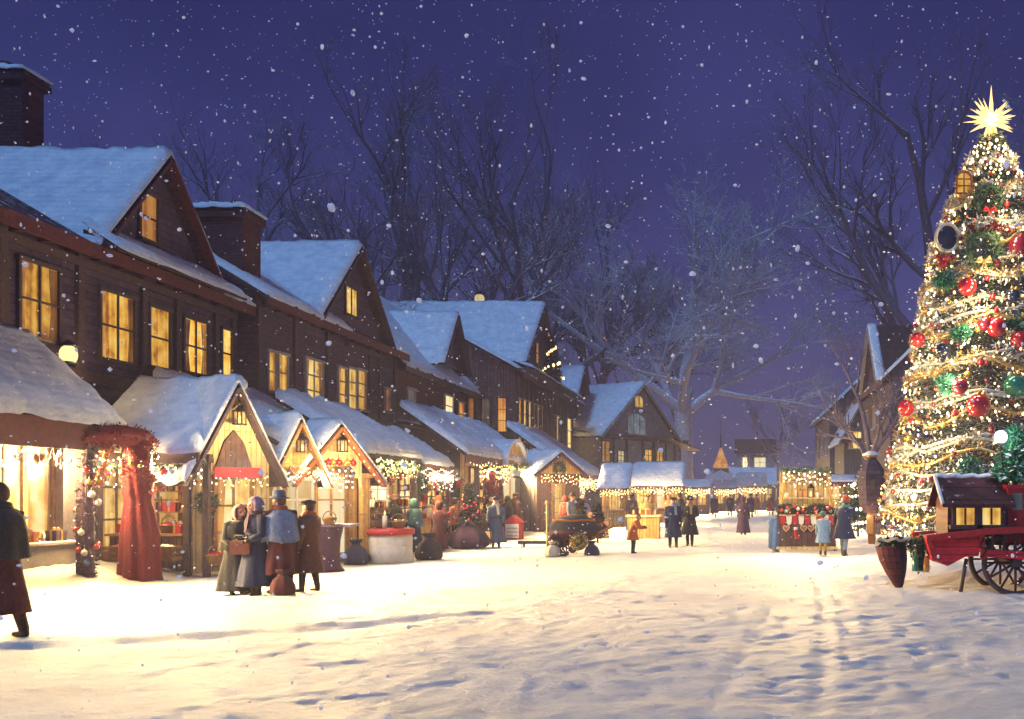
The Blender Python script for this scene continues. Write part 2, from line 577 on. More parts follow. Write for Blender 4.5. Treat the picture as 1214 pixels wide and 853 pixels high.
PRINTS = []
_q = random.Random(77)
for (x0_, y0_, ang, n_) in ((-8.6, 11.6, 25, 26), (-7.6, 16.2, -28, 30), (-6.0, 9.0, 62, 34), (-2.0, 8.0, 80, 40), (2.6, 8.5, 100, 30), (-4.2, 13.0, 8, 26), (-8.5, 14.0, 75, 20), (.5, 11, 40, 22), (-7, 19.5, 5, 26), (2.5, 26, -110, 30)):
    a_ = R(ang)
    for k_ in range(n_):
        a_ += _q.gauss(0, .05)
        x0_ += .62 * math.cos(a_); y0_ += .62 * math.sin(a_)
        s_ = .11 if k_ % 2 else -.11
        PRINTS.append((x0_ - math.sin(a_) * s_, y0_ + math.cos(a_) * s_, math.cos(a_), math.sin(a_)))
for k_ in range(90):
    PRINTS.append((_q.uniform(-10, 3), _q.uniform(8, 30), math.cos(k_), math.sin(k_)))


def ground_z(x, y):
    x, y = np.atleast_1d(np.asarray(x, float)), np.atleast_1d(np.asarray(y, float))
    # trodden snow: clods and streaks running with the street
    a = R(-20)
    xr, yr = x * math.cos(a) - y * math.sin(a), x * math.sin(a) + y * math.cos(a)
    wx, wy = xr + 1.4 * (vnoise(x * .45, y * .45, 21) - .5), yr + 1.4 * (vnoise(x * .45 + 9, y * .45, 22) - .5)
    z = (vnoise(wx * 0.3, wy * 0.5, 1) - 0.5) * 0.07
    for k, (f, am) in enumerate(((.8, .02), (1.7, .013), (3.3, .010), (6.7, .009), (11.0, .007))):
        c_, s_ = math.cos(k * 1.3), math.sin(k * 1.3)
        st = 1.7 if k < 3 else 1.2
        z += (vnoise((wx * c_ - wy * s_) * f, (wx * s_ + wy * c_) * f * st, 30 + k) - .5) * am * 2
    # a pair of sledge ruts curving up the street
    for off in (-.42, .42):
        cx = 0.15 + off + 1.6 * np.sin((y - 6) * .085) - .02 * y
        d = x - cx
        am = .35 + .65 * vnoise(y * .7, y * 0 + off, 17)
        z += npstep(5, 7, y) * npstep(60, 40, y) * am * (-.022 * np.exp(-(d / .08) ** 2) + .008 * np.exp(-((np.abs(d) - .14) / .06) ** 2))
    # drift against the shops, mounds under the tree and beside the cart
    bank = npstep(-11.2, -13.4, x - 0.12 * (y - 18)) * npstep(24.5, 20.5, y) * npstep(9, 13, y)
    z += 0.40 * bank
    z += 0.45 * np.exp(-(((x - 6.6) / 2.6) ** 2 + ((y - 24.5) / 3.4) ** 2))
    z += 0.28 * np.exp(-(((x - 4.4) / 1.5) ** 2 + ((y - 20.0) / 1.6) ** 2))
    # a rut trodden from the near left corner towards the stalls
    ux, uy = 0.86, 0.51
    px, py = x + 8.6, y - 11.0
    s = px * ux + py * uy
    d = -px * uy + py * ux + 0.35 * np.sin(s * 0.55) + (vnoise(x * 1.7, y * 1.7, 9) - .5) * 0.3
    z -= (.005 + .07 * vnoise(x * .9, y * .9, 41)) * np.exp(-(d / 0.17) ** 2) * npstep(-4, -2.5, s) * npstep(7.5, 4, s)
    z += 0.025 * np.exp(-((d - 0.34) / 0.16) ** 2) * npstep(-4, -2.5, s) * npstep(7.5, 4, s)
    for px_, py_, ca, sa in PRINTS:
        m_ = (np.abs(x - px_) < .4) & (np.abs(y - py_) < .4)
        if m_.any():
            dx, dy = x[m_] - px_, y[m_] - py_
            u_, v_ = dx * ca + dy * sa, -dx * sa + dy * ca
            e = (u_ / .15) ** 2 + (v_ / .065) ** 2
            z[m_] += -.02 * np.exp(-e ** 2) + .009 * np.exp(-((np.sqrt(e) - 1.5) / .35) ** 2)
    return z


def gz(x, y):
    return float(ground_z(x, y)[0])


xs = np.concatenate([np.linspace(-400, -60, 12)[:-1], np.linspace(-60, -17, 40)[:-1], np.arange(-17, 9, 0.075), np.linspace(9, 40, 50), np.linspace(60, 400, 10)])
ys = np.concatenate([np.linspace(-60, -4, 20)[:-1], np.linspace(-4, 6.5, 40)[:-1], np.arange(6.5, 16, 0.06), np.arange(16, 26, 0.1), np.arange(26, 50, 0.25), np.arange(50, 120, 1.0), np.linspace(122, 1500, 30)])
gx, gy = np.meshgrid(xs, ys)
gzv = ground_z(gx, gy)
far = npstep(90, 130, np.abs(gy)) + npstep(30, 60, np.abs(gx))
gzv = gzv * np.clip(1 - far, 0, 1)
nx, ny = len(xs), len(ys)
co = np.stack([gx, gy, gzv], -1).reshape(-1, 3)
ii = np.arange((ny - 1) * (nx - 1))
r0, c0 = ii // (nx - 1), ii % (nx - 1)
q = np.stack([r0 * nx + c0, r0 * nx + c0 + 1, (r0 + 1) * nx + c0 + 1, (r0 + 1) * nx + c0], -1)
me = bpy.data.meshes.new('ground')
me.vertices.add(len(co)); me.vertices.foreach_set('co', co.ravel())
me.loops.add(q.size); me.loops.foreach_set('vertex_index', q.ravel())
me.polygons.add(len(q)); me.polygons.foreach_set('loop_start', np.arange(0, q.size, 4)); me.polygons.foreach_set('loop_total', np.full(len(q), 4))
me.update(calc_edges=True)
me.polygons.foreach_set('use_smooth', np.ones(len(q), bool))
me.materials.append(MATS['snow_ground'])
ground = bpy.data.objects.new('ground', me)
ground['kind'] = 'structure'
COL.objects.link(ground)

HAZE_D, SKY_TINT, SKY_S, SUN_E, LAMP_K = 0.0019, (.93, .60, 1.72), 0.0165, 1.75, 5.2
POINT_K, SKY_LOW, SKY_MID = 2.4, (1.35, 1.0, 2.6), (.95, .68, 1.95)

# ------------------------------------------------------------------ houses
UP, OUT = (0, 1, 0), (1, 0, 0)       # frontage runs away from the camera, faces the street


def window(parent, M, a0, a1, z0, z1, cols=2, rows=2, gl='window_amber', fr='trim_dark', n=0.0, arch=False, name='window'):
    w = MB(M)
    t, p = 0.07, 0.07
    k = 0.005
    w.box(a0 - t, a0, n - .02, n + p, z0, z1)
    w.box(a1, a1 + t, n - .02, n + p, z0, z1)
    w.box(a0 - t - .03, a1 + t + .03, n - .02, n + p + .03, z1, z1 + t)
    w.box(a0 - t - .05, a1 + t + .05, n - .02, n + p + .08, z0 - t, z0)
    b = 0.045 if (a1 - a0) > 0.5 else 0.03
    for i in range(1, cols):
        x = a0 + (a1 - a0) * i / cols
        w.box(x - b / 2, x + b / 2, n + .02, n + .055, z0 + k, z1 - k)
    for j in range(1, rows):
        z = z0 + (z1 - z0) * j / rows
        w.box(a0 + k, a1 - k, n + .022, n + .05, z - b / 2, z + b / 2)
    fo = part(w, name, fr, parent)
    g = MB(M)
    if arch:
        pts = [(a0, n + .012, z0), (a1, n + .012, z0)]
        c, r = (a0 + a1) / 2, (a1 - a0) / 2
        for i in range(9):
            an = PI * i / 8
            pts.append((c + r * math.cos(an), n + .012, z1 - r * .55 + r * .55 * math.sin(an)))
        g.add(pts, [tuple(range(len(pts)))])
    else:
        g.quad((a0, n + .012, z0), (a1, n + .012, z0), (a1, n + .012, z1), (a0, n + .012, z1))
    part(g, 'pane', gl, fo)
    wd_ = a1 - a0
    if not arch and z1 - z0 > .7 and wd_ > .32 and gl in ('window_amber', 'window_yellow', 'shop_glow', 'window_bright') and rnd.random() < .6:
        for s in ((0, 1) if rnd.random() < .75 else (0,)):
            cu = MB(M)
            cw = wd_ * rnd.uniform(.16, .3)
            k = 7
            vs = []
            for i in range(k + 1):
                t = i / k
                for z, q_ in ((z0 + .01, 1.0), (z0 + (z1 - z0) * .4, .72), (z1 - .01, 1.0)):
                    x = cw * t * q_
                    vs.append((a0 + .004 + x if s == 0 else a1 - .004 - x, n + .016 + .004 * math.sin(i * 2.4), z))
            cu.add(vs, [(i * 3 + j, i * 3 + 3 + j, i * 3 + 4 + j, i * 3 + 1 + j) for i in range(k) for j in range(2)], 0, True)
            part(cu, 'curtain', 'curtain_glow', fo)
    return fo


def roof_slab(mb, M, prof, a0, a1, th, m=0):
    """A sloping slab: prof = (n, z) eave and ridge; extruded along the frontage."""
    (n0, z0), (n1, z1) = prof
    mb.prism([(a0, n0, z0), (a0, n1, z1), (a0, n1, z1 + th), (a0, n0, z0 + th)], (a1 - a0, 0, 0), m)


def gable(parent, M, ac, hw, zf, za, proj, back, wall, roofm='shingle', rake='timber_red', win=None, snow=0.2, ov=0.35, both=True, thick=.1, step=.28):
    """A cross gable: triangular front wall, two roof slopes and their snow."""
    g = MB(M)
    if wall:
        g.prism([(ac - hw, proj, zf), (ac + hw, proj, zf), (ac, proj, za)], (0, -0.18, 0))
        go = part(g, 'gable', wall, parent)
    else:
        go = parent
    s = (za - zf) / hw
    e = .22
    r = MB(M)
    for sg in (-1, 1):
        A = Vector((ac + sg * (hw + e), 0, zf - e * s)); T = Vector((ac, 0, za))
        r.prism([(A.x, proj + ov, A.z), (T.x, proj + ov, T.z), (T.x, proj + ov, T.z + thick), (A.x, proj + ov, A.z + thick)], (0, -(proj + ov + back), 0))
    ro = part(r, 'gable_roof', roofm, parent)
    b = MB(M)
    for sg in (-1, 1):
        b.beam((ac + sg * (hw + e + .02), proj + ov + .03, zf - e * s - .02), (ac, proj + ov + .03, za - .02), .06, .2, up=(0, 1, 0))
    part(b, 'bargeboard', rake, ro)
    for sg in ((-1, 1) if both else (-1,)):
        sn = MB(M)
        x = ac + sg * (hw + e + .04)
        z = zf - e * s + thick
        A, B = (x, proj + ov + .07, z), (x, -back, z)
        if snow:
            sn.snow_sheet(A, B, (ac, -back, za + thick), (ac, proj + ov + .07, za + thick), snow, step)
        else:          # a blown roof: snow only along the verge
            sn.snow_sheet(A, (A[0], A[1] - .5, A[2]), (ac, proj + ov - .45, za + thick), (ac, proj + ov + .07, za + thick), .15, .2)
        part(sn, 'snow', 'snow_roof', ro)
    if win:
        a0, a1, z0, z1, c, rr, gl = win
        window(parent, M, a0, a1, z0, z1, c, rr, gl, 'trim_dark', proj + .002)
    return go, ro


def house(label, M, L, D, ze, zr, wall, roofm='shingle', snow=((0, 1),), ov=.45, group='houses along the street', name='house', sth=.22, eave='timber_red', z0=0.0):
    base = M @ Vector((L / 2, -D / 2, z0))
    h = thing(name, label, 'house', base, group)
    w = MB(M)
    w.prism([(0, 0, z0), (0, 0, ze), (0, -D / 2, zr - .06), (0, -D, ze), (0, -D, z0)], (L, 0, 0))
    part(w, 'wall', wall, h)
    s = (zr - ze) / (D / 2)
    r = MB(M)
    roof_slab(r, M, ((ov, ze - s * ov), (-D / 2, zr)), -.3, L + .3, .12)
    roof_slab(r, M, ((-D - ov, ze - s * ov), (-D / 2, zr)), -.3, L + .3, .12)
    ro = part(r, 'roof', roofm, h)
    f = MB(M)
    f.box(-.32, L + .32, ov - .02, ov + .06, ze - s * ov - .16, ze - s * ov + .12)
    for i in range(int(L / .8)):
        f.box(.3 + i * .8, .4 + i * .8, .02, ov - .03, ze - s * ov - .1, ze - s * ov + .02)
    part(f, 'fascia', eave, ro)
    for q0, q1 in snow:
        sn = MB(M)
        A, B = (q0 * L - .28 * (q0 == 0), ov + .05, ze - s * (ov + .05) + .12), (q1 * L + .28 * (q1 == 1), ov + .05, ze - s * (ov + .05) + .12)
        sn.snow_sheet(A, B, (B[0], -D / 2, zr + .12), (A[0], -D / 2, zr + .12), sth, .35)
        part(sn, 'snow', 'snow_roof', ro)
        sn = MB(M)
        sn.snow_sheet((A[0], -D - ov, ze - s * ov + .12), (B[0], -D - ov, ze - s * ov + .12), (B[0], -D / 2, zr + .12), (A[0], -D / 2, zr + .12), sth, .8)
        part(sn, 'snow', 'snow_roof', ro)
    return h, ro


def chimney(parent, x0, x1, y0, y1, z0, z1, mat='brick_dark'):
    c = MB()
    c.box(x0, x1, y0, y1, z0, z1 - .25)
    c.box(x0 - .12, x1 + .12, y0 - .12, y1 + .12, z1 - .25, z1 - .08)
    c.box(x0 - .05, x1 + .05, y0 - .05, y1 + .05, z1 - .08, z1)
    for i in (0.28, 0.72):
        c.lathe([(.16, 0), (.14, .3), (.17, .34)], (x0 + (x1 - x0) * i, (y0 + y1) / 2, z1), 10)
    co = part(c, 'chimney', mat, parent)
    s = MB()
    s.snow_sheet((x0 - .14, y0 - .14, z1 - .02), (x1 + .14, y0 - .14, z1 - .02), (x1 + .14, y1 + .14, z1 - .02), (x0 - .14, y1 + .14, z1 - .02), .2, .2, True)
    part(s, 'snow', 'snow_roof', co)
    return co


def yat(X, px):
    return X * F_PX / (px - VPX)


def zat(Y, py):
    return CAMH + (HY - py) * Y / F_PX


def fwin(h, M, X, Y0, px0, px1, py0, py1, cols=2, rows=2, gl='window_amber', fr='trim_dark', arch=False, n=0.0):
    ya, yb = yat(X, px0), yat(X, px1)
    ym = (ya + yb) / 2
    return window(h, M, ya - Y0, yb - Y0, zat(ym, py1), zat(ym, py0), cols, rows, gl, fr, n, arch)


# --- house 1: plum boarded house with the big brick chimney
X1 = -14.0
M1 = frame((X1, 12.0, 0), UP, OUT)
h1, r1 = house('plum boarded house with a big brick chimney and a snowy pointed gable', M1, 15.2, 8.0, 7.15, 9.25, 'boards_plum', 'shingle_red', ((.9, 1),))
gable(h1, M1, 11.35, 2.4, 7.15, 9.8, .05, 7.5, 'boards_plum', win=(10.75, 11.4, 7.75, 8.85, 1, 2, 'window_orange'), snow=.2)
chimney(h1, -20.2, -17.75, 24.2, 24.95, 8.2, 12.3)
pent = MB(M1)
pent.prism([(8.8, .05, 7.25), (8.8, .8, 6.95), (8.8, .8, 7.03), (8.8, .05, 7.42)], (5.5, 0, 0))
po = part(pent, 'pent_roof', 'shingle', h1)
ps = MB(M1)
ps.snow_sheet((8.8, .86, 7.0), (14.3, .86, 7.0), (14.3, .02, 7.55), (8.8, .02, 7.55), .17, .22)
part(ps, 'snow', 'snow_roof', po)
for p0, p1, t0, t1, c, r_ in ((-30, 4, 303, 388, 2, 2), (22, 67, 315, 401, 2, 2), (118, 157, 350, 428, 2, 2), (176, 199, 367, 436, 1, 2), (217, 244, 381, 443, 2, 2), (262, 275, 392, 448, 1, 2)):
    fwin(h1, M1, X1, 12.0, p0, p1, t0, t1, c, r_, 'window_amber')
# corner posts, bands and a carved niche between the windows
tr = MB(M1)
for a in (6.5, 8.7, 10.95, 12.34, 14.15, 15.05):
    tr.box(a - .1, a + .1, -.02, .09, 3.2, 7.0)
tr.box(0, 15.2, -.02, .12, 4.15, 4.38)
tr.box(0, 15.2, -.02, .10, 6.6, 6.78)
part(tr, 'timber_framing', 'timber', h1)

# --- house 2: tall plum house with steep gable
X2 = -13.5
M2 = frame((X2, 27.4, 0), UP, OUT)
h2, r2 = house('dark plum house with a steep gable over a small cream window', M2, 11.2, 8.0, 7.45, 9.9, 'boards_plum', 'shingle', ((0, .5), (.93, 1)))
gable(h2, M2, 6.5, 3.0, 7.5, 10.3, .1, 7.0, 'boards_plum', win=(6.0, 7.0, 7.95, 8.9, 2, 1, 'window_yellow'), snow=.2, rake='timber')
chimney(h2, -15.5, -14.05, 27.75, 28.8, 7.0, 9.9, 'brick_dark')
for p0, p1, t0, t1, c, r_, g_ in ((317, 325, 418, 464, 1, 2, 'window_amber'), (329, 339, 421, 464, 1, 2, 'window_amber'),
                                  (361, 381, 428, 482, 2, 3, 'window_yellow'), (400, 410, 437, 484, 1, 3, 'window_amber'), (412, 421, 438, 485, 1, 3, 'window_yellow'), (423, 432, 440, 486, 1, 3, 'window_amber'), (456, 461, 462, 488, 1, 2, 'window_orange')):
    fwin(h2, M2, X2, 27.4, p0, p1, t0, t1, c, r_, g_, 'trim_light')
tr = MB(M2)
for a in (.1, 2.4, 4.75, 8.5, 9.5, 11.1):
    tr.box(a - .1, a + .1, -.02, .08, 3.5, 7.3)
tr.box(0, 11.2, -.02, .11, 4.3, 4.5)
tr.box(6.2, 9.6, .02, .16, 6.85, 7.0)
part(tr, 'timber_framing', 'timber', h2)

# --- house 3: red brick
M3 = frame((X2, 38.75, 0), UP, OUT)
h3, r3 = house('red brick house with a broad snowy roof and one narrow tall lit window', M3, 10.6, 7.0, 7.25, 10.9, 'brick_red', 'shingle', ((0, 1),), eave='trim_dark')
gable(h3, M3, 6.3, 1.9, 7.7, 10.0, .3, 2.6, 'boards_plum', snow=.16, rake='timber')
for p0, p1, t0, t1, c, r_, g_ in ((482, 491, 462, 490, 1, 2, 'window_dim'), (526, 536, 470, 505, 1, 3, 'window_bright'), (543, 549, 478, 505, 1, 2, 'window_orange')):
    fwin(h3, M3, X2, 38.75, p0, p1, t0, t1, c, r_, g_, 'trim_light')
band = MB(M3)
band.box(-.02, 10.6, -.02, .35, 4.5, 4.62)
bo = part(band, 'string_course', 'trim_dark', h3)
bs_ = MB(M3)
bs_.snow_sheet((0, .38, 4.62), (10.6, .38, 4.62), (10.6, .02, 4.66), (0, .02, 4.66), .1, .3)
part(bs_, 'snow', 'snow_roof', bo)

# --- house 4: stands forward with a tall gable
X4 = -11.2
M4 = frame((X4, 49.6, 0), UP, OUT)
h4, r4 = house('brown boarded house standing forward with a tall dark gable and rows of lit windows', M4, 15.2, 9.0, 8.1, 10.6, 'boards_brown', 'shingle', ((0, .2), (.75, 1)))
gable(h4, M4, 5.1, 4.7, 8.6, 12.3, .15, 8.4, 'boards_plum', snow=.22, rake='trim_dark', win=(4.4, 5.1, 9.0, 10.2, 1, 2, 'window_orange'))
for p0, p1, t0, t1, c, r_, g_ in ((614, 619, 474, 524, 1, 3, 'window_amber'), (620, 625, 476, 525, 1, 3, 'window_yellow'), (626, 630, 478, 525, 1, 3, 'window_yellow'), (633, 642, 482, 528, 2, 3, 'window_amber'),
                                  (657, 663, 494, 535, 1, 3, 'window_amber')):
    fwin(h4, M4, X4, 49.6, p0, p1, t0, t1, c, r_, g_, 'trim_light')
for k in range(3):    # end wall towards the viewer
    Me = frame((X4 - 2.6, 49.6, 0), (1, 0, 0), (0, -1, 0))
    window(h4, Me, .12 + k * .82, .5 + k * .82, 4.9, 6.6, 1, 3, ('window_orange', 'window_dim', 'window_orange')[k], 'trim_dark')
lp = MB(M4)
lp.box(-.3, 15.5, .1, 1.0, 8.0, 8.12)
lo = part(lp, 'ledge', 'trim_dark', h4)
ls = MB(M4)
ls.snow_sheet((-.3, 1.05, 8.12), (15.5, 1.05, 8.12), (15.5, .1, 8.45), (-.3, .1, 8.45), .16, .35)
part(ls, 'snow', 'snow_roof', lo)
tr = MB(M4)
for i in range(13):
    tr.box(.1 + i * 1.2, .26 + i * 1.2, -.02, .14, 3.4, 7.9)
part(tr, 'pilaster', 'timber', h4)

# --- house 4b beyond
M4b = frame((X4, 65.1, 0), UP, OUT)
h4b, r4b = house('narrow boarded house with a small dark dormer and a bank of slim amber windows', M4b, 15.0, 8.0, 8.2, 10.2, 'boards_grey', 'shingle', ((0, 1),))
gable(h4b, M4b, 3.9, 2.8, 8.4, 10.6, .2, 4.0, 'boards_plum', snow=.2, rake='timber_red')
for i, (p0, p1) in enumerate(((672, 676), (679, 683), (685, 689), (691, 695), (698, 702))):
    fwin(h4b, M4b, X4, 65.1, p0, p1, 497 + i * 3, 540 + i * 2, 1, 3, ('window_yellow', 'window_amber', 'window_amber', 'window_yellow', 'window_amber')[i], 'trim_light')

# --- house 5: half-timbered house turned towards the square
A5 = Vector((-9.15, 66.0, 0))
u5 = Vector((5.1, 8.0, 0)).normalized()
n5 = Vector((8.0, -5.1, 0)).normalized()
M5 = frame(A5, u5, n5)
h5, r5 = house('grey half timbered gable house with an arched attic window at the street end', M5, 9.4, 8.0, 5.7, 6.4, 'plaster_grey', 'shingle', ())
g5, gr5 = gable(h5, M5, 4.3, 4.4, 5.75, 9.5, .12, 8.0, 'plaster_grey', snow=.22, rake='trim_light')
window(h5, M5, 2.9, 4.9, 5.95, 7.4, 3, 3, 'pane_blue', 'trim_light', .124, True)
window(h5, M5, 3.7, 4.6, 7.9, 8.7, 2, 1, 'window_yellow', 'trim_light', .124, True)
for a0, a1, z0, z1, g_ in ((.25, 1.05, 3.9, 5.3, 'window_amber'), (1.95, 2.6, 3.7, 4.7, 'window_bright'), (5.0, 5.8, 3.7, 4.9, 'window_amber'), (6.3, 7.2, 3.7, 4.9, 'window_amber')):
    window(h5, M5, a0, a1, z0, z1, 2, 3, g_, 'trim_dark', 0.0, False)
tb = MB(M5)
tb.box(-.05, 9.45, .02, .14, 5.5, 5.7)
for a in (1.4, 2.9, 4.7, 6.0, 7.5, 8.6, 9.3):
    tb.box(a - .08, a + .08, -.02, .10, 2.6, 5.5)
part(tb, 'timber_framing', 'timber', h5)
lean = MB(M5)
lean.prism([(6.2, .1, 5.75), (10.4, .1, 5.0), (10.4, .1, 5.1), (6.2, .1, 5.85)], (0, 1.2, 0))
part(lean, 'side_roof', 'shingle_red', h5)

# --- right side, half hidden by the tree
DN = (0, -1, 0)
M6 = frame((8.4, 52.0, 0), (0, 1, 0), (-1, 0, 0))
h6, r6 = house('dim boarded house with a snow edged roof behind the decorated tree', M6, 12.0, 7.0, 8.2, 11.6, 'boards_plum', 'shingle', ((0, .12), (.5, .62)), sth=.2)
gable(h6, M6, 3.8, 3.2, 8.0, 11.3, .3, 4, 'boards_plum', snow=0, rake='trim_light')
window(h6, M6, 2.2, 3.2, 6.6, 7.9, 2, 2, 'window_dim', 'trim_light')
window(h6, M6, 5.4, 6.2, 5.6, 6.9, 2, 2, 'window_dim', 'trim_light')
window(h6, M6, 8.4, 9.4, 5.6, 6.9, 2, 2, 'window_dim', 'trim_light')
M7 = frame((7.5, 66.0, 0), (1, 0, 0), DN)
h7, r7 = house('small far cottage with one broad dim lit window', M7, 2.6, 6.0, 5.4, 5.9, 'boards_grey', 'shingle', (), sth=.2)
gable(h7, M7, 1.3, 1.5, 5.4, 8.2, .1, 6.0, 'boards_grey', snow=.2, rake='trim_light')
window(h7, M7, .35, 1.95, 4.8, 5.9, 3, 2, 'window_yellow', 'trim_light', .13)
M8 = frame((7.9, 80.0, 0), (0, 1, 0), (-1, 0, 0))
h8, r8 = house('faint tall house behind the far cottage', M8, 14.0, 8.0, 8.6, 12.4, 'boards_plum', 'shingle', ((0, 1),), sth=.25)
for i in range(3):
    window(h8, M8, 1.5 + i * 4, 2.6 + i * 4, 5, 6.6, 2, 2, 'window_dim', 'trim_light')

# --- far end of the street
M9 = frame((-.6, 118.0, 0), (1, 0, 0), DN)
h9, r9 = house('low far hall across the street end with a snow covered roof', M9, 6.8, 7, 2.9, 4.6, 'boards_plum', 'shingle', ((0, 1),), sth=.3)
for i in range(5):
    window(h9, M9, .5 + i * 1.3, 1.3 + i * 1.3, .9, 2.3, 2, 2, 'window_yellow', 'trim_dark')
M10 = frame((.4, 132.0, 0), (1, 0, 0), DN)
h10, r10 = house('pale far house with two blurred lit windows above the low hall', M10, 5.2, 7, 7.6, 9.2, 'plaster_grey', 'shingle', (), sth=.3)
window(h10, M10, .6, 1.7, 5.2, 6.6, 2, 2, 'window_bright', 'trim_light')
window(h10, M10, 2.4, 3.9, 5.2, 6.6, 2, 2, 'window_bright', 'trim_light')
ch = thing('church_tower', 'far little church tower with a needle spire and cone roof made to glow', 'tower', (-1.5, 112, 0))
c = MB(); c.box(-2.4, -.6, 111, 113, 0, 4.6)
part(c, 'wall', 'boards_brown', ch)
c = MB(); c.lathe([(2.4, 2.9), (1.0, 4.4), (.5, 4.7)], (-1.5, 112, 0), 8, smooth=False)
so = part(c, 'skirt_roof', 'snow_roof', ch)
c = MB(); c.lathe([(.95, 4.7), (.7, 5.4), (.08, 7.0)], (-1.5, 112, 0), 8, smooth=False)
part(c, 'cone_roof', 'window_orange', ch)  # roof is no lamp; a glowing material gives it the lamplit colour
c = MB(); c.lathe([(.09, 6.8), (.02, 10.4)], (-1.5, 112, 0), 6)
part(c, 'spire', 'iron', ch)

# ------------------------------------------------------------------ market stalls
LAMPS = []


def area_lamp(loc, aim, size, power, color=(1.0, 0.66, 0.25)):
    ld = bpy.data.lights.new('stall_lamp', 'AREA')
    ld.shape = 'RECTANGLE'
    ld.size, ld.size_y = size
    ld.energy = power
    ld.color = color
    ld.spread = R(125)
    lo = bpy.data.objects.new('stall_lamp', ld)
    lo.location = loc
    d = Vector(aim)
    lo.rotation_euler = d.to_track_quat('-Z', 'Y').to_euler()
    COL.objects.link(lo)
    LAMPS.append(lo)
    return lo


def leanto(parent, M, a0, a1, n0, z0, n1, z1, roofm='shingle', snow=.2, th=.1, fascia='timber_red', step=.24, fh=.14):
    r = MB(M)
    roof_slab(r, M, ((n0, z0), (n1, z1)), a0, a1, th)
    ro = part(r, 'roof', roofm, parent)
    f = MB(M)
    f.box(a0 - .02, a1 + .02, n0, n0 + .06, z0 - fh, z0 + th)
    part(f, 'fascia', fascia, ro)
    s = MB(M)
    s.snow_sheet((a0 - .05, n0 + .1, z0 + th - .02), (a1 + .05, n0 + .1, z0 + th - .02), (a1 + .05, n1, z1 + th), (a0 - .05, n1, z1 + th), snow, step)
    part(s, 'snow', 'snow_roof', ro)
    return ro


def post(parent, M, a, n, z0, z1, w=.12, mat='timber'):
    p = MB(M)
    p.box(a - w / 2, a + w / 2, n - w / 2, n + w / 2, z0, z1)
    p.box(a - w * .8, a + w * .8, n - w * .8, n + w * .8, z1 - .12, z1 - .02)
    return part(p, 'post', mat, parent)


def counter(parent, M, a0, a1, n0, n1, z0, z1, mat='boards_honey', top='wood_warm'):
    c = MB(M)
    c.box(a0, a1, n0, n1, z0, z1 - .05)
    co = part(c, 'counter', mat, parent)
    t = MB(M)
    t.box(a0 - .06, a1 + .06, n0 - .02, n1 + .08, z1 - .048, z1)
    part(t, 'counter_top', top, co)
    return co


def shopwall(parent, M, a0, a1, n, z0, z1, wall='boards_honey', depth=.14):
    w = MB(M)
    w.box(a0, a1, n - depth, n, z0, z1)
    return part(w, 'wall', wall, parent)


def shelf(parent, M, a0, a1, n0, n1, z, mat='wood_warm'):
    s = MB(M)
    s.box(a0, a1, n0, n1, z - .03, z)
    return part(s, 'shelf', mat, parent)


# ------------------------------------------------------------------ goods
PROTO = {}


def g_jar(col):
    o = MB(); o.lathe([(.05, 0), (.065, .02), (.065, .13), (.045, .16)], n=10)
    r = solo(o, 'jar', col, 'x', 'jar', local=True)
    l = MB(); l.lathe([(.05, .16), (.05, .19)], n=10)
    part(l, 'lid', 'glass_gold', r)
    return r


def g_bottle(col):
    o = MB(); o.lathe([(.045, 0), (.05, .02), (.05, .17), (.018, .23), (.018, .3)], n=10)
    r = solo(o, 'bottle', col, 'x', 'bottle', local=True)
    l = MB(); l.lathe([(.022, .29), (.022, .33)], n=8)
    part(l, 'cork', 'wood_warm', r)
    return r


def g_box(col):
    o = MB(); o.box(-.13, .13, -.11, .11, 0, .2); o.box(-.138, .138, -.118, .118, .14, .203)
    r = solo(o, 'gift_box', col, 'x', 'gift box', local=True)
    l = MB(); l.box(-.02, .02, -.122, .122, .0, .209); l.box(-.142, .142, -.02, .02, .0, .2085)
    for s in (-1, 1):
        l.tube([(0, 0, .21), (s * .06, .01, .26), (s * .1, 0, .23), (0, 0, .21)], .014, 6)
    part(l, 'ribbon', 'tinsel_gold' if 'gold' not in col else 'tinsel_red', r)
    return r


def g_sack(col):
    o = MB(); o.lathe([(.19, 0), (.225, .05), (.22, .16), (.17, .28), (.08, .36), (.06, .38), (.11, .43), (.13, .47)], n=30, wob=.07, wk=6)
    r = solo(o, 'sack', col, 'x', 'sack', local=True)
    l = MB(); l.tube([(math.cos(t) * .07, math.sin(t) * .07, .375) for t in [2 * PI * i / 12 for i in range(12)]], .014, 6, closed=True)
    part(l, 'string', 'timber', r)
    return r


def leafy_ring(mb, rad, tube, n, seed, m=0, leaf=.07):
    q = random.Random(seed)
    for i in range(n):
        a = q.random() * 2 * PI
        b = q.random() * 2 * PI
        c = Vector(((rad + tube * math.cos(b)) * math.cos(a), tube * math.sin(b) * .8, (rad + tube * math.cos(b)) * math.sin(a)))
        d = Vector((math.cos(a) * math.cos(b), math.sin(b), math.sin(a) * math.cos(b))) * leaf + Vector((q.uniform(-1, 1), q.uniform(-1, 1), q.uniform(-1, 1))) * leaf * .8
        s = d.cross(Vector((q.uniform(-1, 1), q.uniform(-1, 1), q.uniform(-1, 1)))).normalized() * leaf * .28
        mb.add([c - s, c + s, c + d], [(0, 1, 2)], m)


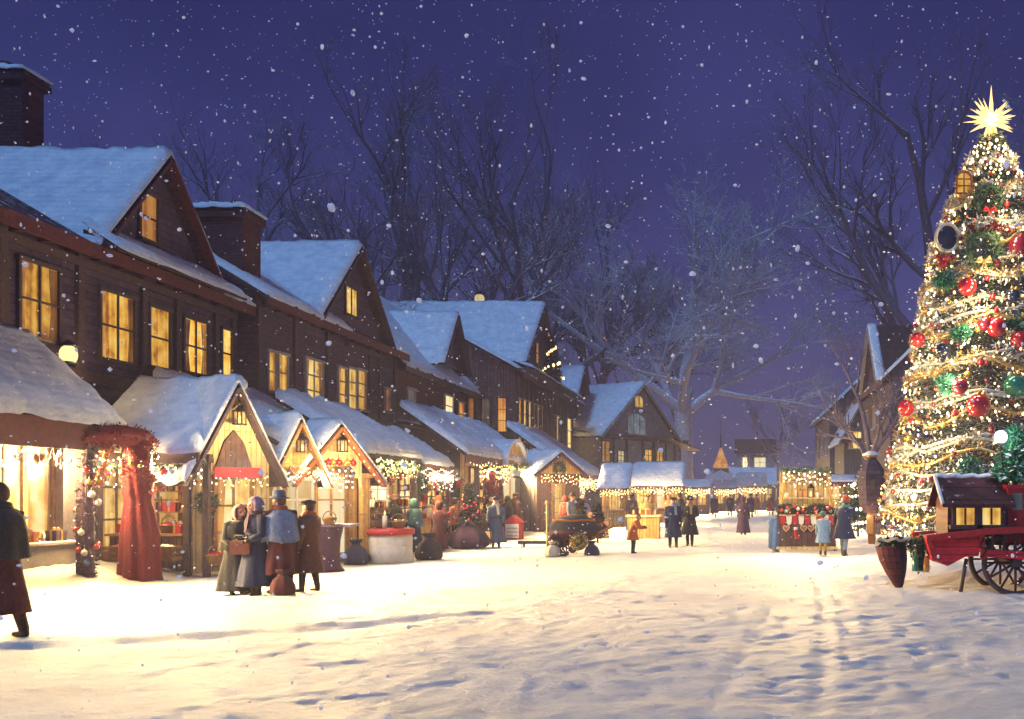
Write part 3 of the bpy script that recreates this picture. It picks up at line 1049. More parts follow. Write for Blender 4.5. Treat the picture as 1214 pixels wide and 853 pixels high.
def g_wreath(col):
    o = MB()
    o.tube([(math.cos(t) * .22, 0, math.sin(t) * .22) for t in [2 * PI * i / 18 for i in range(18)]], .05, 6, closed=True)
    leafy_ring(o, .22, .06, 420, 3)
    r = solo(o, 'wreath', 'needles', 'x', 'wreath', local=True)
    l = MB()
    for s in (-1, 1):
        l.tube([(0, -.07, -.2), (s * .08, -.1, -.14), (s * .12, -.08, -.2), (0, -.07, -.2)], .025, 6)
        l.beam((0, -.08, -.2), (s * .06, -.08, -.36), .05, .012)
    part(l, 'bow', col, r)
    return r


def g_lantern(col):
    o = MB()
    for sx in (-1, 1):
        for sy in (-1, 1):
            o.box(sx * .09 - .01, sx * .09 + .01, sy * .09 - .01, sy * .09 + .01, .02, .28)
    o.box(-.11, .11, -.11, .11, 0, .025); o.box(-.11, .11, -.11, .11, .28, .3)
    o.lathe([(.13, .3), (.03, .4), (.02, .42)], n=4, smooth=False)
    o.tube([(math.cos(t) * .04, 0, .45 + math.sin(t) * .04) for t in [2 * PI * i / 10 for i in range(10)]], .008, 5, closed=True)
    r = solo(o, 'lantern', col, 'x', 'lantern', local=True)
    l = MB(); l.lathe([(.03, .03), (.035, .15), (.015, .2)], n=8)
    part(l, 'flame', 'lamp_globe', r)
    return r


def g_stocking(col):
    o = MB(); o.tube([(0, 0, 0), (0, 0, -.14), (.01, 0, -.25), (.05, -.01, -.31), (.13, -.02, -.33)], [.06, .055, .055, .06, .035], 10)
    r = solo(o, 'stocking', col, 'x', 'stocking', local=True)
    l = MB(); l.lathe([(.066, -.06), (.07, .0), (.066, .03)], n=10)
    part(l, 'cuff', 'paper_white', r)
    return r


def g_star(col):
    o = MB()
    pts = []
    for i in range(10):
        a = PI / 2 + PI * i / 5
        q = .17 if i % 2 == 0 else .07
        pts.append((q * math.cos(a), .0, q * math.sin(a)))
    k = len(pts)
    o.add(pts + [(0, -.05, 0), (0, .05, 0)], [(i, (i + 1) % k, k) for i in range(k)] + [((i + 1) % k, i, k + 1) for i in range(k)])
    return solo(o, 'paper_star', col, 'x', 'star', local=True)


def g_heart(col):
    o = MB()
    pts = []
    for i in range(24):
        t = 2 * PI * i / 24
        pts.append((.011 * 16 * math.sin(t) ** 3 * .7, -.02, .0085 * (13 * math.cos(t) - 5 * math.cos(2 * t) - 2 * math.cos(3 * t) - math.cos(4 * t))))
    o.prism(pts, (0, .04, 0))
    r = solo(o, 'gingerbread_heart', col, 'x', 'gingerbread', local=True)
    l = MB()
    l.tube([Vector(p) * .82 + Vector((0, -.008, 0)) for p in pts], .007, 5, closed=True)
    part(l, 'icing', 'paper_white', r)
    return r


def g_crate(col):
    o = MB()
    for k in range(3):
        z = .03 + k * .1
        for s in (-1, 1):
            o.box(-.28, .28, s * .19 - .012, s * .19 + .012, z, z + .075)
            o.box(s * .28 - .012, s * .28 + .012, -.176, .176, z + .002, z + .073)
    o.box(-.27, .27, -.178, .178, 0.0, .028)
    r = solo(o, 'crate', 'wood_warm', 'x', 'crate', local=True)
    l = MB()
    q = random.Random(col)
    nu, nv = 12, 9
    vs = []
    for j in range(nv + 1):
        for i in range(nu + 1):
            u, v = i / nu * 2 - 1, j / nv * 2 - 1
            vs.append((u * .26, v * .165, .24 + .09 * (1 - u * u) * (1 - v * v) + .035 * abs(math.sin(u * 9)) * abs(math.sin(v * 7 + u))))
    l.add(vs, [(j * (nu + 1) + i, j * (nu + 1) + i + 1, (j + 1) * (nu + 1) + i + 1, (j + 1) * (nu + 1) + i) for j in range(nv) for i in range(nu)], 0, True)
    part(l, 'produce', col, r)
    return r


def g_basket(col):
    o = MB(); o.lathe([(.13, 0), (.19, .16), (.2, .18), (.17, .17)], n=14)
    o.tube([(math.cos(t) * .18, 0, .17 + math.sin(t) * .2) for t in [PI * i / 10 for i in range(11)]], .014, 6)
    r = solo(o, 'basket', 'wicker', 'x', 'basket', local=True)
    l = MB(); l.sphere((0, 0, .15), .165, (1, 1, .55), 14)
    part(l, 'filling', col, r)
    return r


def g_ball(col):
    o = MB(); o.sphere((0, 0, -.1), .085, n=12); o.lathe([(.02, -.02), (.02, .01)], n=8)
    o.tube([(0, 0, .0), (0, 0, .1)], .004, 4)
    return solo(o, 'hanging_bauble', col, 'x', 'bauble', local=True)


def g_candle(col):
    o = MB(); o.lathe([(.03, 0), (.03, .16), (.02, .165)], n=8)
    r = solo(o, 'candle', col, 'x', 'candle', local=True)
    l = MB(); l.lathe([(.004, .165), (.016, .19), (.002, .23)], n=6)
    part(l, 'flame', 'lamp_globe', r)
    return r


GB = dict(jar=g_jar, bottle=g_bottle, box=g_box, sack=g_sack, wreath=g_wreath, lantern=g_lantern, stocking=g_stocking, star=g_star, heart=g_heart,
          crate=g_crate, basket=g_basket, ball=g_ball, candle=g_candle)
WORDS = {'cloth_scarlet': 'scarlet', 'glass_red': 'red', 'glass_gold': 'gold', 'glass_green': 'green', 'glass_blue': 'blue', 'glass_white': 'white', 'glass_maroon': 'dark red',
         'paper_white': 'white', 'ginger': 'brown', 'red_plain': 'red', 'tinsel_red': 'red', 'tinsel_gold': 'gold', 'tinsel_cream': 'cream', 'cloth_navy': 'navy', 'cloth_cream': 'cream',
         'cloth_bluegrey': 'blue grey', 'sackcloth': 'tan', 'iron': 'black', 'cloth_rust': 'orange', 'cloth_ochre': 'yellow', 'needles_bright': 'green', 'cloth_plum': 'plum', 'cloth_teal': 'teal', 'cloth_lilac': 'lilac', 'lamp_globe': 'glowing', 'cloth_pink': 'pink'}


def put(kind, col, loc, label, group, rz=0.0, s=1.0):
    key = (kind, col)
    if key not in PROTO:
        PROTO[key] = GB[kind](col)
        o = PROTO[key]
        o['label'] = label
        o.rotation_euler = (0, 0, rz)
        o.location = loc
    else:
        o = copy_tree(PROTO[key], None, label, loc, rz)
    o['group'] = group
    o.scale = (s, s, s)
    return o


def row(kinds, M, a0, a1, n, z, where, nb=None, jit=.03, rz=None, s=1.0, gap=.3):
    """Goods side by side; every item its own object. kinds: list of (kind, colour)."""
    k = nb or max(1, int((a1 - a0) / gap))
    face = math.atan2((M @ Vector((0, 1, 0)) - M @ Vector()).x * -1, -(M @ Vector((0, 1, 0)) - M @ Vector()).y) if rz is None else rz
    nv = (M @ Vector((0, 1, 0)) - M @ Vector())
    face = math.atan2(nv.x, -nv.y) if rz is None else rz
    for i in range(k):
        kd, col = kinds[i % len(kinds)]
        a = a0 + (a1 - a0) * (i + .5) / k + rnd.uniform(-jit, jit)
        p = M @ Vector((a, n + rnd.uniform(-jit, jit) * .5, z))
        nm = {'box': 'gift box', 'heart': 'gingerbread heart', 'star': 'paper star', 'ball': 'hanging bauble', 'wreath': 'fir wreath with bow'}.get(kd, kd)
        verb = 'hanging' if kd in ('stocking', 'star', 'heart', 'ball', 'wreath') else 'standing'
        if kd == 'crate':
            lab = 'slatted crate heaped with %s produce %s' % (WORDS.get(col, 'mixed'), where)
        elif kd == 'basket':
            lab = 'wicker basket filled with %s goods %s' % (WORDS.get(col, 'mixed'), where)
        else:
            lab = ('small %s %s %s %s' % (WORDS.get(col, ''), nm, verb, where)).replace('  ', ' ').replace('hanging hanging', 'hanging').replace('bauble hanging', 'bauble')
        put(kd, col, p, lab, 'goods ' + where, face + rnd.uniform(-.3, .3), s)


BULB = {}


def fairy(M, pts, nb, label, sag=.12, mat='bulb', r=.022, group='strings of fairy lights along the stalls', kindname='fairy_lights'):
    P = [M @ Vector(p) for p in pts]
    w = []
    for i in range(len(P) - 1):
        for k in range(8):
            t = k / 8
            w.append(P[i].lerp(P[i + 1], t) - Vector((0, 0, sag * 4 * t * (1 - t))))
    w.append(P[-1])
    th = thing(kindname, label, 'fairy lights', P[0], group)
    mb = MB(); mb.tube(w, .006, 4)
    part(mb, 'wire', 'iron', th)
    if mat not in BULB:
        b = MB(); b.sphere((0, 0, 0), 1.0, (1, 1, 1.35), 8)
        BULB[mat] = b.mesh('bulb', mat)
    L = len(w) - 1
    for i in range(nb):
        t = (i + .5) / nb * L
        k = int(t)
        p = w[k].lerp(w[min(k + 1, L)], t - k) - Vector((0, 0, .02))
        o = bpy.data.objects.new('bulb', BULB[mat])
        o.parent = th
        o.location = p - P[0]
        s = r * rnd.uniform(.75, 1.25)
        o.scale = (s, s, s)
        COL.objects.link(o)
    return th

# ------------------------------------------------------------------ the row of stalls, near to far
SG = 'market stalls along the street'


def lampers(M, a, n, z, power, w=2.0, down=-.35):
    p = M @ Vector((a, n, z))
    nv = M @ Vector((0, 1, 0)) - M @ Vector()
    area_lamp(p, (nv.x, nv.y, down * .45), (w, .5), power)


def glowlamp(loc, power, color=(1.0, .7, .34), r=.12, name='lamp_or_fill'):  # default name covers real lights and added fill lamps
    ld = bpy.data.lights.new(name, 'POINT')
    ld.energy, ld.color, ld.shadow_soft_size = power, color, r
    o = bpy.data.objects.new(name, ld)
    o.location = loc
    COL.objects.link(o)
    return o


# corner shop at the near left
S1n = 'the corner shop'
s1 = thing('corner_shop', 'near corner shop with deep snowy roof, dark red fascia and golden windows', 'shop', (-13.2, 17, .3), SG)
M = frame((-14, 0, 0), UP, OUT)
leanto(s1, M, 11.5, 19.2, 1.8, 2.98, .1, 4.62, 'shingle_red', .26, .12, 'timber_red', .22, .42)
shopwall(s1, M, 11.5, 19.85, .3, .1, 3.3, 'boards_cream')
for a0, a1 in ((12.0, 13.6), (13.75, 15.3), (15.5, 17.1), (17.25, 18.6), (18.72, 19.45)):
    window(s1, M, a0, a1, .95, 2.72, 3 if a1 - a0 > 1 else 1, 1, 'shop_glow', 'boards_honey', .3)
pl = MB(M); pl.box(19.5, 19.95, .2, .52, .1, 3.2)
part(pl, 'pillar', 'trim_light', s1)
counter(s1, M, 14, 19.3, .45, 1.05, .2, .82, 'plaster_grey', 'trim_light')
sn = MB(M); sn.snow_sheet((14, 1.2, .83), (16.9, 1.2, .83), (16.9, .5, .83), (14, .5, .83), .07, .2, True)
part(sn, 'counter_snow', 'snow_roof', s1)
post(s1, M, 18.3, 1.75, .0, 2.62, .2, 'timber')
post(s1, M, 13.4, 1.75, .0, 2.62, .2, 'timber')
row([('box', 'cloth_plum'), ('jar', 'glass_blue'), ('bottle', 'glass_green'), ('box', 'glass_gold'), ('candle', 'paper_white')], M, 16.9, 19.2, .75, .82, 'on the grey counter of ' + S1n, 6)
row([('star', 'tinsel_gold'), ('ball', 'glass_red'), ('star', 'paper_white'), ('heart', 'ginger')], M, 13.6, 18.2, 1.5, 2.38, 'under the dark red fascia of ' + S1n, 9)
dw = thing('shop_door', 'tall yellow lit doorway between the corner shop and the red garland', 'doorway', (-13.8, 20.9, .2), None)
shopwall(dw, M, 19.96, 22.6, .15, .1, 3.2, 'boards_honey')
window(dw, M, 20.15, 20.95, .45, 2.6, 1, 3, 'window_yellow', 'wood_warm', .15)
window(dw, M, 21.2, 22.2, .45, 2.6, 2, 3, 'shop_glow', 'wood_warm', .15)
lampers(M, 17.0, 1.2, 2.45, 300, 3.5, -.6)
lampers(M, 14.0, 1.2, 2.45, 220, 3.0, -.7)
glowlamp((-12.9, 19.9, 2.3), 55)


def leafy_tube(mb, pts, rad, leafn, seed, leaf=.09, m=0, core=.6, n=8):
    """A thick tinsel or fir garland: a core with many small blades."""
    q = random.Random(seed)
    pts = [Vector(p) for p in pts]
    rr = rad if hasattr(rad, '__len__') else [rad] * len(pts)
    mb.tube(pts, [r * core for r in rr], n, m)
    for i in range(leafn):
        t = q.random() * (len(pts) - 1)
        k = min(int(t), len(pts) - 2)
        f = t - k
        c = pts[k].lerp(pts[k + 1], f)
        r = rr[k] * (1 - f) + rr[k + 1] * f
        d = Vector((q.gauss(0, 1), q.gauss(0, 1), q.gauss(0, 1))).normalized()
        ax = (pts[k + 1] - pts[k]).normalized()
        d = (d - ax * d.dot(ax) * .8).normalized()
        b = c + d * r * q.uniform(.4, 1.0)
        e = (d + Vector((q.gauss(0, .6), q.gauss(0, .6), q.gauss(0, .6)))).normalized() * leaf * q.uniform(.5, 1.2)
        s = e.cross(Vector((q.gauss(0, 1), q.gauss(0, 1), q.gauss(0, 1)))).normalized() * leaf * .22
        mb.add([b - s, b + s, b + e], [(0, 1, 2)], m)


AG = 'garlands of the red arch'
g = MB()
vs, n_, zs_ = [], 72, [.02, .12, .35, .6, .9, 1.2, 1.45, 1.6, 1.75, 2.0, 2.3, 2.6, 2.85]
rs_ = [.40, .37, .36, .345, .33, .30, .27, .235, .27, .25, .235, .24, .27]
for z_, r_ in zip(zs_, rs_):
    for j in range(n_):
        a_ = 2 * PI * j / n_
        f_ = 1 + (.07 * math.sin(a_ * 7 + z_ * .8) + .04 * math.sin(a_ * 13 + 2 * z_)) * (1.15 - .2 * z_) + .05 * noise.noise(Vector((math.cos(a_) * 2, math.sin(a_) * 2, z_ * 3)))
        vs.append((-11.8 + r_ * f_ * math.cos(a_) + .03 * math.sin(z_ * 2), 19.25 + r_ * f_ * math.sin(a_), z_))
g.add(vs, [(i * n_ + j, i * n_ + (j + 1) % n_, (i + 1) * n_ + (j + 1) % n_, (i + 1) * n_ + j) for i in range(len(zs_) - 1) for j in range(n_)], 0, True)
solo(g, 'draped_cloth', 'velvet_red', 'long dark red cloth draped like a robe around the porch post', 'cloth', (-11.8, 19.25, 0))
for i in range(14):
    a_ = rnd.uniform(PI, 2.1 * PI); z_ = rnd.uniform(1.7, 2.75)
    put('ball', rnd.choice(['glass_gold', 'glass_red']), (-11.8 + .29 * math.cos(a_), 19.25 + .29 * math.sin(a_), z_), 'small bauble pinned to the top of the red draped cloth', 'baubles on the red draped cloth', 0, .6)
g = MB(); leafy_tube(g, [(-11.8, 19.25, 1.9), (-11.8, 19.25, 2.1), (-11.8, 19.22, 2.5), (-11.8, 19.2, 2.85)], [.24, .3, .29, .3], 900, 3, .08, core=.8, n=14)
solo(g, 'garland', 'tinsel_red', 'dark red tinsel collar round the top of the draped post', 'garland', (-11.8, 19.25, 0), AG)
g = MB(); leafy_tube(g, [(-12.28, 18.05, 2.72), (-12.15, 18.4, 2.84), (-11.95, 18.8, 2.88), (-11.75, 19.25, 2.82), (-11.7, 19.4, 2.66)], [.15, .2, .24, .26, .2], 2200, 4, .07, core=.85)
solo(g, 'garland', 'tinsel_red', 'bushy red tinsel garland swagged across the top of the porch arch', 'garland', (-12, 18.8, 2.8), AG)
g = MB(); leafy_tube(g, [(-12.2, 18.3, .0), (-12.2, 18.3, .5), (-12.2, 18.3, 1.2), (-12.22, 18.3, 1.9), (-12.2, 18.3, 2.6)], [.17, .16, .17, .15, .16], 1300, 5, .08, core=.75)
solo(g, 'garland', 'cloth_plum', 'dark purple leafy garland wound around the other porch post', 'garland', (-12.2, 18.3, 0), AG)
for i in range(16):
    a = rnd.uniform(0, 2 * PI)
    z = rnd.uniform(.4, 2.5)
    col = rnd.choice(['glass_gold', 'glass_red', 'glass_blue', 'glass_white'])
    put('ball', col, (-12.2 + .19 * math.cos(a), 18.3 + .19 * math.sin(a), z), 'small %s bauble on the dark purple post garland' % WORDS[col], 'baubles on the purple post garland', 0, .7)
g = MB(); leafy_tube(g, [(-12.05, 18.72, 2.7), (-12.1, 18.6, 2.3), (-12.12, 18.5, 1.9)], .09, 300, 6, .07)
solo(g, 'garland', 'cloth_rust', 'short orange garland hanging from the arch beside the purple post', 'garland', (-12.1, 18.6, 2.7), AG)
fairy(Matrix(), [(-12.15, 18.35, 2.6), (-12.05, 18.6, 2.4), (-11.9, 19.0, 2.55)], 8, 'short string of amber lights under the red arch', .05)
wl = thing('wall_lamp', 'round glowing wall lamp above the corner shop roof', 'wall lamp', (-13.98, 20.0, 4.0))
m = MB(); m.sphere((-13.72, 20.0, 4.6), .17, (1, 1, 1.25), 16)
part(m, 'globe', 'lamp_globe', wl)
m = MB(); m.tube([(-14, 20, 4.25), (-13.8, 20, 4.2), (-13.72, 20, 4.38)], .03, 8); m.lathe([(.1, 4.36), (.16, 4.4), (.17, 4.46)], (-13.72, 20, 0), 12)
part(m, 'bracket', 'iron', wl)
m = MB(); m.lathe([(.19, 4.78), (.1, 4.86), (.03, 4.92)], (-13.72, 20, 0), 12)
part(m, 'hood', 'iron', wl)
glowlamp((-13.5, 20.0, 4.6), 22, r=.17)

# cream pointed hut
S3n = 'the cream pointed hut'
s3 = thing('market_hut', 'cream hut with a tall pointed snowy gable and an open lit side', 'stall', (-12, 21.3, .2), SG)
H3 = Vector((-10.72, 20.75, 0))
M = frame(H3 - Vector((.6, .8, 0)) * .8, (.6, .8, 0), (.8, -.6, 0))
gable(s3, M, .8, .8, 2.35, 4.0, 0, 1.7, 'boards_cream', rake='timber', snow=.24, ov=.2, step=.16)
shopwall(s3, M, .0, 1.6, -.02, .1, 2.4, 'boards_cream')
hd = MB(M); hd.prism([(.42, .0, 2.3), (.6, .0, 2.85), (.8, .0, 3.1), (1.0, .0, 2.85), (1.18, .0, 2.3)], (0, .07, 0))
part(hd, 'door_hood', 'boards_brown', s3)
window(s3, M, .45, 1.15, .35, 2.05, 2, 3, 'shop_glow', 'wood_warm', .0)
Mc = frame((0, 20.15, 0), (1, 0, 0), DN)
for x in (-11.35, -10.95, -13.2):
    post(s3, Mc, x, .0, .0, 2.5, .12, 'timber')
bm_ = MB(Mc); bm_.box(-13.35, -10.85, -.06, .08, 2.42, 2.56)
part(bm_, 'beam', 'timber', s3)
leanto(s3, Mc, -13.45, -11.0, .2, 2.5, -1.7, 4.05, snow=.24, fascia='timber', step=.2)
shopwall(s3, Mc, -13.3, -11.0, -1.2, .1, 3.0, 'boards_honey')
window(s3, Mc, -13.1, -12.2, .9, 2.3, 2, 2, 'shop_glow', 'wood_warm', -1.2)
window(s3, Mc, -12.05, -11.2, .9, 2.3, 2, 2, 'window_yellow', 'wood_warm', -1.2)
counter(s3, Mc, -13.1, -11.6, -.75, -.2, .1, .9, 'boards_brown', 'wood_warm')
row([('box', 'glass_red'), ('bottle', 'glass_green'), ('jar', 'glass_gold'), ('candle', 'paper_white'), ('basket', 'glass_red')], Mc, -13.0, -11.7, -.45, .9, 'on the brown counter of ' + S3n, 6)
row([('ball', 'glass_red'), ('star', 'tinsel_gold'), ('stocking', 'red_plain'), ('ball', 'glass_gold')], Mc, -13.1, -11.1, .05, 2.3, 'along the open side of ' + S3n, 7)
row([('crate', 'cloth_rust'), ('sack', 'sackcloth'), ('crate', 'needles_bright')], Mc, -12.9, -11.5, .12, .35, 'before the open side of ' + S3n, 3)
sg = thing('red_sign_board', 'small red hanging board under the cream hut gable', 'sign', (-10.0, 21.1, 2.3))
m = MB(M); m.box(.35, 1.35, .12, .16, 2.08, 2.3)
part(m, 'board', 'red_plain', sg)
m = MB(M); m.tube([(.8, .14, 2.3), (.8, .14, 2.45)], .01, 5)
part(m, 'hook', 'iron', sg)
row([('basket', 'glass_red'), ('box', 'glass_blue'), ('sack', 'paper_white'), ('box', 'glass_green')], M, .1, 1.5, .35, .3, 'at the foot of ' + S3n, 4)
row([('wreath', 'red_plain')], M, .05, .4, .06, 1.55, 'on the front of ' + S3n, 1, s=.8)
fairy(M, [(-.2, .26, 2.0), (.8, .26, 3.97), (1.8, .26, 2.0)], 18, 'fairy lights edging the gable of the cream hut', .0, 'bulb_white')
lampers(M, .8, .35, 2.25, 160, 1.2, -.5)
lampers(Mc, -12.2, .25, 2.4, 180, 1.8, -.5)
glowlamp((-12.2, 19.95, 2.0), 30)
HL = M @ Vector((.8, .3, 3.2))
put('lantern', 'iron', HL, 'black lantern added at the peak to light the cream pointed hut', 'lanterns added to light the gable fronts')
glowlamp(tuple(M @ Vector((.8, 1.0, 3.0))), 62)  # lamp and lantern are both added to brighten the dark hut front

# small orange gable stall
S4n = 'the orange gabled stall'
s4 = thing('market_stall', 'stall with a long snowy lean-to roof and a little orange gable', 'stall', (-11.5, 24, .1), SG)
M = frame((-10.6, 0, 0), UP, OUT)
leanto(s4, M, 22.5, 27.2, .0, 2.85, -2.85, 4.35, snow=.26)
M4g = frame(Vector((-10.25, 22.75, 0)) - Vector((.6, .8, 0)) * .55, (.6, .8, 0), (.8, -.6, 0))
gable(s4, M4g, .55, .5, 2.35, 3.4, .0, 1.4, 'boards_honey', rake='wood_warm', snow=.2, ov=.15, step=.15)
shopwall(s4, M4g, .02, 1.08, -.04, 0, 2.4, 'boards_honey')
window(s4, M4g, .2, .9, 1.15, 2.05, 2, 2, 'window_bright', 'paper_white', -.04)
shopwall(s4, M, 22.5, 27.2, -.6, 0, 3.1, 'boards_honey')
window(s4, M, 22.6, 23.6, 1.0, 2.25, 2, 2, 'window_bright', 'wood_warm', -.6)
window(s4, M, 25.6, 27.0, 1.0, 2.3, 3, 1, 'shop_glow', 'wood_warm', -.6)
Mc4 = frame((0, 22.55, 0), (1, 0, 0), DN)
shopwall(s4, Mc4, -11.3, -10.55, .05, 0, 2.6, 'boards_honey', .1)
window(s4, Mc4, -11.15, -10.7, 1.1, 2.2, 1, 2, 'window_bright', 'wood_warm', .05)
row([('ball', 'glass_white'), ('heart', 'ginger'), ('star', 'paper_white')], M4g, .05, 1.05, .12, 2.3, 'under the little gable of ' + S4n, 4)
rb = MB(M4g); rb.box(.0, 1.1, .0, .1, .95, 1.1)
part(rb, 'valance', 'red_plain', s4)
put('lantern', 'iron', M4g @ Vector((.55, .25, 2.7)), 'black lantern added at the peak to light the little orange gable', 'lanterns added to light the gable fronts')
glowlamp(tuple(M4g @ Vector((.55, .8, 2.7))), 36)  # added fill for the orange gable, set ahead of its added lantern

# yellow arched porch
S5n = 'the arched porch'
s5 = thing('porch_stall', 'porch stall with a yellow arched gable, red rake boards and a bright door', 'stall', (-10.2, 24.1, .05), SG)
M5p = frame(Vector((-9.7, 23.7, 0)) - Vector((.6, .8, 0)) * 24.1, (.6, .8, 0), (.8, -.6, 0))
M = M5p
gable(s5, M, 24.1, .95, 2.2, 3.35, .0, 1.4, None, rake='cloth_rust', snow=.18, ov=.15, step=.2)
ar = MB(M)
inner, outer = [], []
for i in range(13):
    t = PI * i / 12
    inner.append((24.1 - .68 * math.cos(t), -.02, 1.9 + .68 * math.sin(t)))
for i in range(12):
    p, q = inner[i], inner[i + 1]
    za = 2.3 + 1.0 * (1 - abs(p[0] - 24.1) / .95)
    zb = 2.3 + 1.0 * (1 - abs(q[0] - 24.1) / .95)
    ar.prism([p, q, (q[0], -.02, zb), (p[0], -.02, za)], (0, -.1, 0))
part(ar, 'arch', 'boards_cream', s5)
for a in (23.3, 24.9):
    post(s5, M, a, -.1, 0, 2.25, .2, 'boards_honey')
shopwall(s5, M, 23.1, 25.1, -.75, 0, 2.6, 'boards_honey')
window(s5, M, 24.0, 24.75, .25, 2.25, 2, 3, 'window_bright', 'wood_warm', -.75, True)
sl = [shelf(s5, M, 23.35, 23.9, -.72, -.45, z) for z in (.75, 1.2, 1.65)]
for z, ks in ((.75, [('jar', 'glass_blue'), ('jar', 'glass_maroon')]), (1.2, [('bottle', 'glass_maroon'), ('jar', 'glass_white')]), (1.65, [('jar', 'glass_red'), ('candle', 'paper_white')])):
    row(ks, M, 23.37, 23.88, -.58, z, 'on the shelves inside ' + S5n, 3)
row([('ball', 'glass_gold'), ('ball', 'glass_red')], M, 23.6, 24.6, .0, 2.6, 'in the arch of ' + S5n, 6)
fairy(M, [(23.0, .2, 2.0), (24.1, .2, 3.3), (25.2, .2, 2.0)], 16, 'fairy lights edging the arched porch gable', .0, 'bulb')
put('lantern', 'iron', M5p @ Vector((24.1, .25, 2.75)), 'black lantern added at the peak to light the arched porch', 'lanterns added to light the gable fronts')
glowlamp(tuple(M5p @ Vector((24.1, .8, 2.7))), 36)  # porch face lit by an added lamp; the lantern is put in too
glowlamp(tuple(M5p @ Vector((24.1, -.3, 2.1))), 25)
lampers(M, 24.1, .1, 2.15, 170, 1.2, -.4)
pd = thing('pedestal', 'dark purple draped pedestal with a thin shelf before the yellow porch', 'pedestal', (-9.1, 21.7, 0))
m = MB(); m.lathe([(.36, .0), (.3, .08), (.25, .3), (.27, .7), (.33, 1.0)], (-9.1, 21.75, 0), 14, wob=.05, wk=7)
part(m, 'drape', 'cloth_plum', pd)
m = MB(); m.box(-9.45, -8.5, 21.5, 22.0, 1.0, 1.06)
part(m, 'top', 'cloth_lilac', pd)

# long snow roofed stall with the white window
S6n = 'the long snowy stall'
s6 = thing('market_stall', 'long snowy roofed stall with a small square white window', 'stall', (-10.8, 28, 0), SG)
M = frame((-9.9, 0, 0), UP, OUT)
leanto(s6, M, 25.85, 30.5, .0, 2.76, -2.3, 4.2, snow=.3, fascia='timber')
shopwall(s6, M, 25.9, 30.4, -.8, 0, 3.2, 'boards_honey')
window(s6, M, 28.3, 29.8, 1.55, 2.5, 2, 3, 'window_bright', 'paper_white', -.8)
window(s6, M, 26.2, 27.8, .9, 2.4, 2, 2, 'shop_glow', 'wood_warm', -.8)
post(s6, M, 25.95, -.08, 0, 2.75, .2, 'timber')
post(s6, M, 30.3, -.08, 0, 2.75, .14, 'timber')
counter(s6, M, 27.6, 30.2, -.7, -.15, 0, .95, 'boards_brown')
row([('jar', 'glass_red'), ('box', 'red_plain'), ('jar', 'glass_maroon'), ('bottle', 'glass_red')], M, 27.7, 30.1, -.45, .95, 'on the counter of ' + S6n, 9)
row([('jar', 'glass_maroon'), ('jar', 'glass_red')], M, 27.8, 30.0, -.25, .95, 'on the counter edge of ' + S6n, 8)
row([('ball', 'glass_red'), ('lantern', 'iron'), ('star', 'tinsel_gold'), ('wreath', 'red_plain'), ('ball', 'glass_gold')], M, 26.2, 30.2, -.05, 2.32, 'under the eave of ' + S6n, 8)
fairy(M, [(25.9, .12, 2.7), (27.4, .12, 2.7), (29, .12, 2.7), (30.5, .12, 2.7)], 20, 'fairy lights along the eave of the long snowy roofed stall', .1)
lampers(M, 28.2, .05, 2.5, 260, 3.2, -.5)
glowlamp((-9.3, 29.3, 2.2), 34)
# drum table with the red cloth
dt = thing('drum_table', 'round barrel table in white cloth with a red runner round its rim', 'table', (-8.75, 24.6, 0))
m = MB(); m.lathe([(.58, .0), (.54, .3), (.55, .6), (.52, .74)], (-8.75, 24.7, 0), 24, wob=.035, wk=9)
part(m, 'cloth', 'paper_white', dt)
m = MB(); m.lathe([(.585, .70), (.6, .74), (.6, .84), (.5, .86)], (-8.75, 24.7, 0), 24)
part(m, 'runner', 'red_plain', dt)
put('basket', 'glass_gold', (-8.5, 24.6, .86), 'wicker basket filled with golden sweets on the drum table', 'goods on the drum table', 0, 1.0)
put('basket', 'cloth_charcoal', (-9.05, 24.6, .86), 'wicker basket filled with dark goods on the drum table', 'goods on the drum table', 0, 1.1)
put('candle', 'paper_white', (-8.78, 24.4, .86), 'tall white candle burning between baskets on the drum table', 'goods on the drum table', 0, 2.0)
put('sack', 'cloth_navy', (-9.35, 24.0, .0), 'dark blue sack leaning beside the drum table', 'sacks by the stalls', 0, 1.3)
put('sack', 'cloth_charcoal', (-8.05, 25.6, .0), 'charcoal sack standing behind the drum table', 'sacks by the stalls', 0, 1.5)
# dark fir in a tub
S7n = 'the low red stall'
s7 = thing('market_stall', 'low stall full of red goods under a small square snowy roof', 'stall', (-10.6, 33, 0), SG)
M = frame((-10.0, 0, 0), UP, OUT)
leanto(s7, M, 30.8, 34.2, .0, 2.62, -1.7, 3.7, snow=.26)
shopwall(s7, M, 30.6, 36.2, -.7, 0, 3.0, 'boards_cream')
for a0 in (30.9, 32.3, 33.7, 35.0):
    window(s7, M, a0, a0 + 1.1, .9, 2.35, 2, 4, 'shop_glow', 'timber_red', -.7)
for a in (30.75, 34.2):
    post(s7, M, a, -.06, 0, 2.6, .13, 'timber_red')
counter(s7, M, 31.0, 36.0, -.62, -.1, 0, .9, 'boards_honey', 'red_plain')
row([('box', 'red_plain'), ('jar', 'glass_red'), ('basket', 'cloth_rust'), ('jar', 'glass_gold'), ('sack', 'cloth_cream')], M, 31.1, 35.9, -.35, .9, 'on the red counter of ' + S7n, 12)
row([('stocking', 'red_plain'), ('ball', 'glass_red'), ('heart', 'ginger')], M, 31, 36, -.02, 2.3, 'under the roof of ' + S7n, 11)
row([('wreath', 'red_plain')], M, 30.6, 31.2, .05, 1.9, 'on the post of ' + S7n, 1, s=1.3)
lampers(M, 33.3, .1, 2.4, 280, 3.0, -.5)
glowlamp((-9.4, 32.0, 2.2), 34)

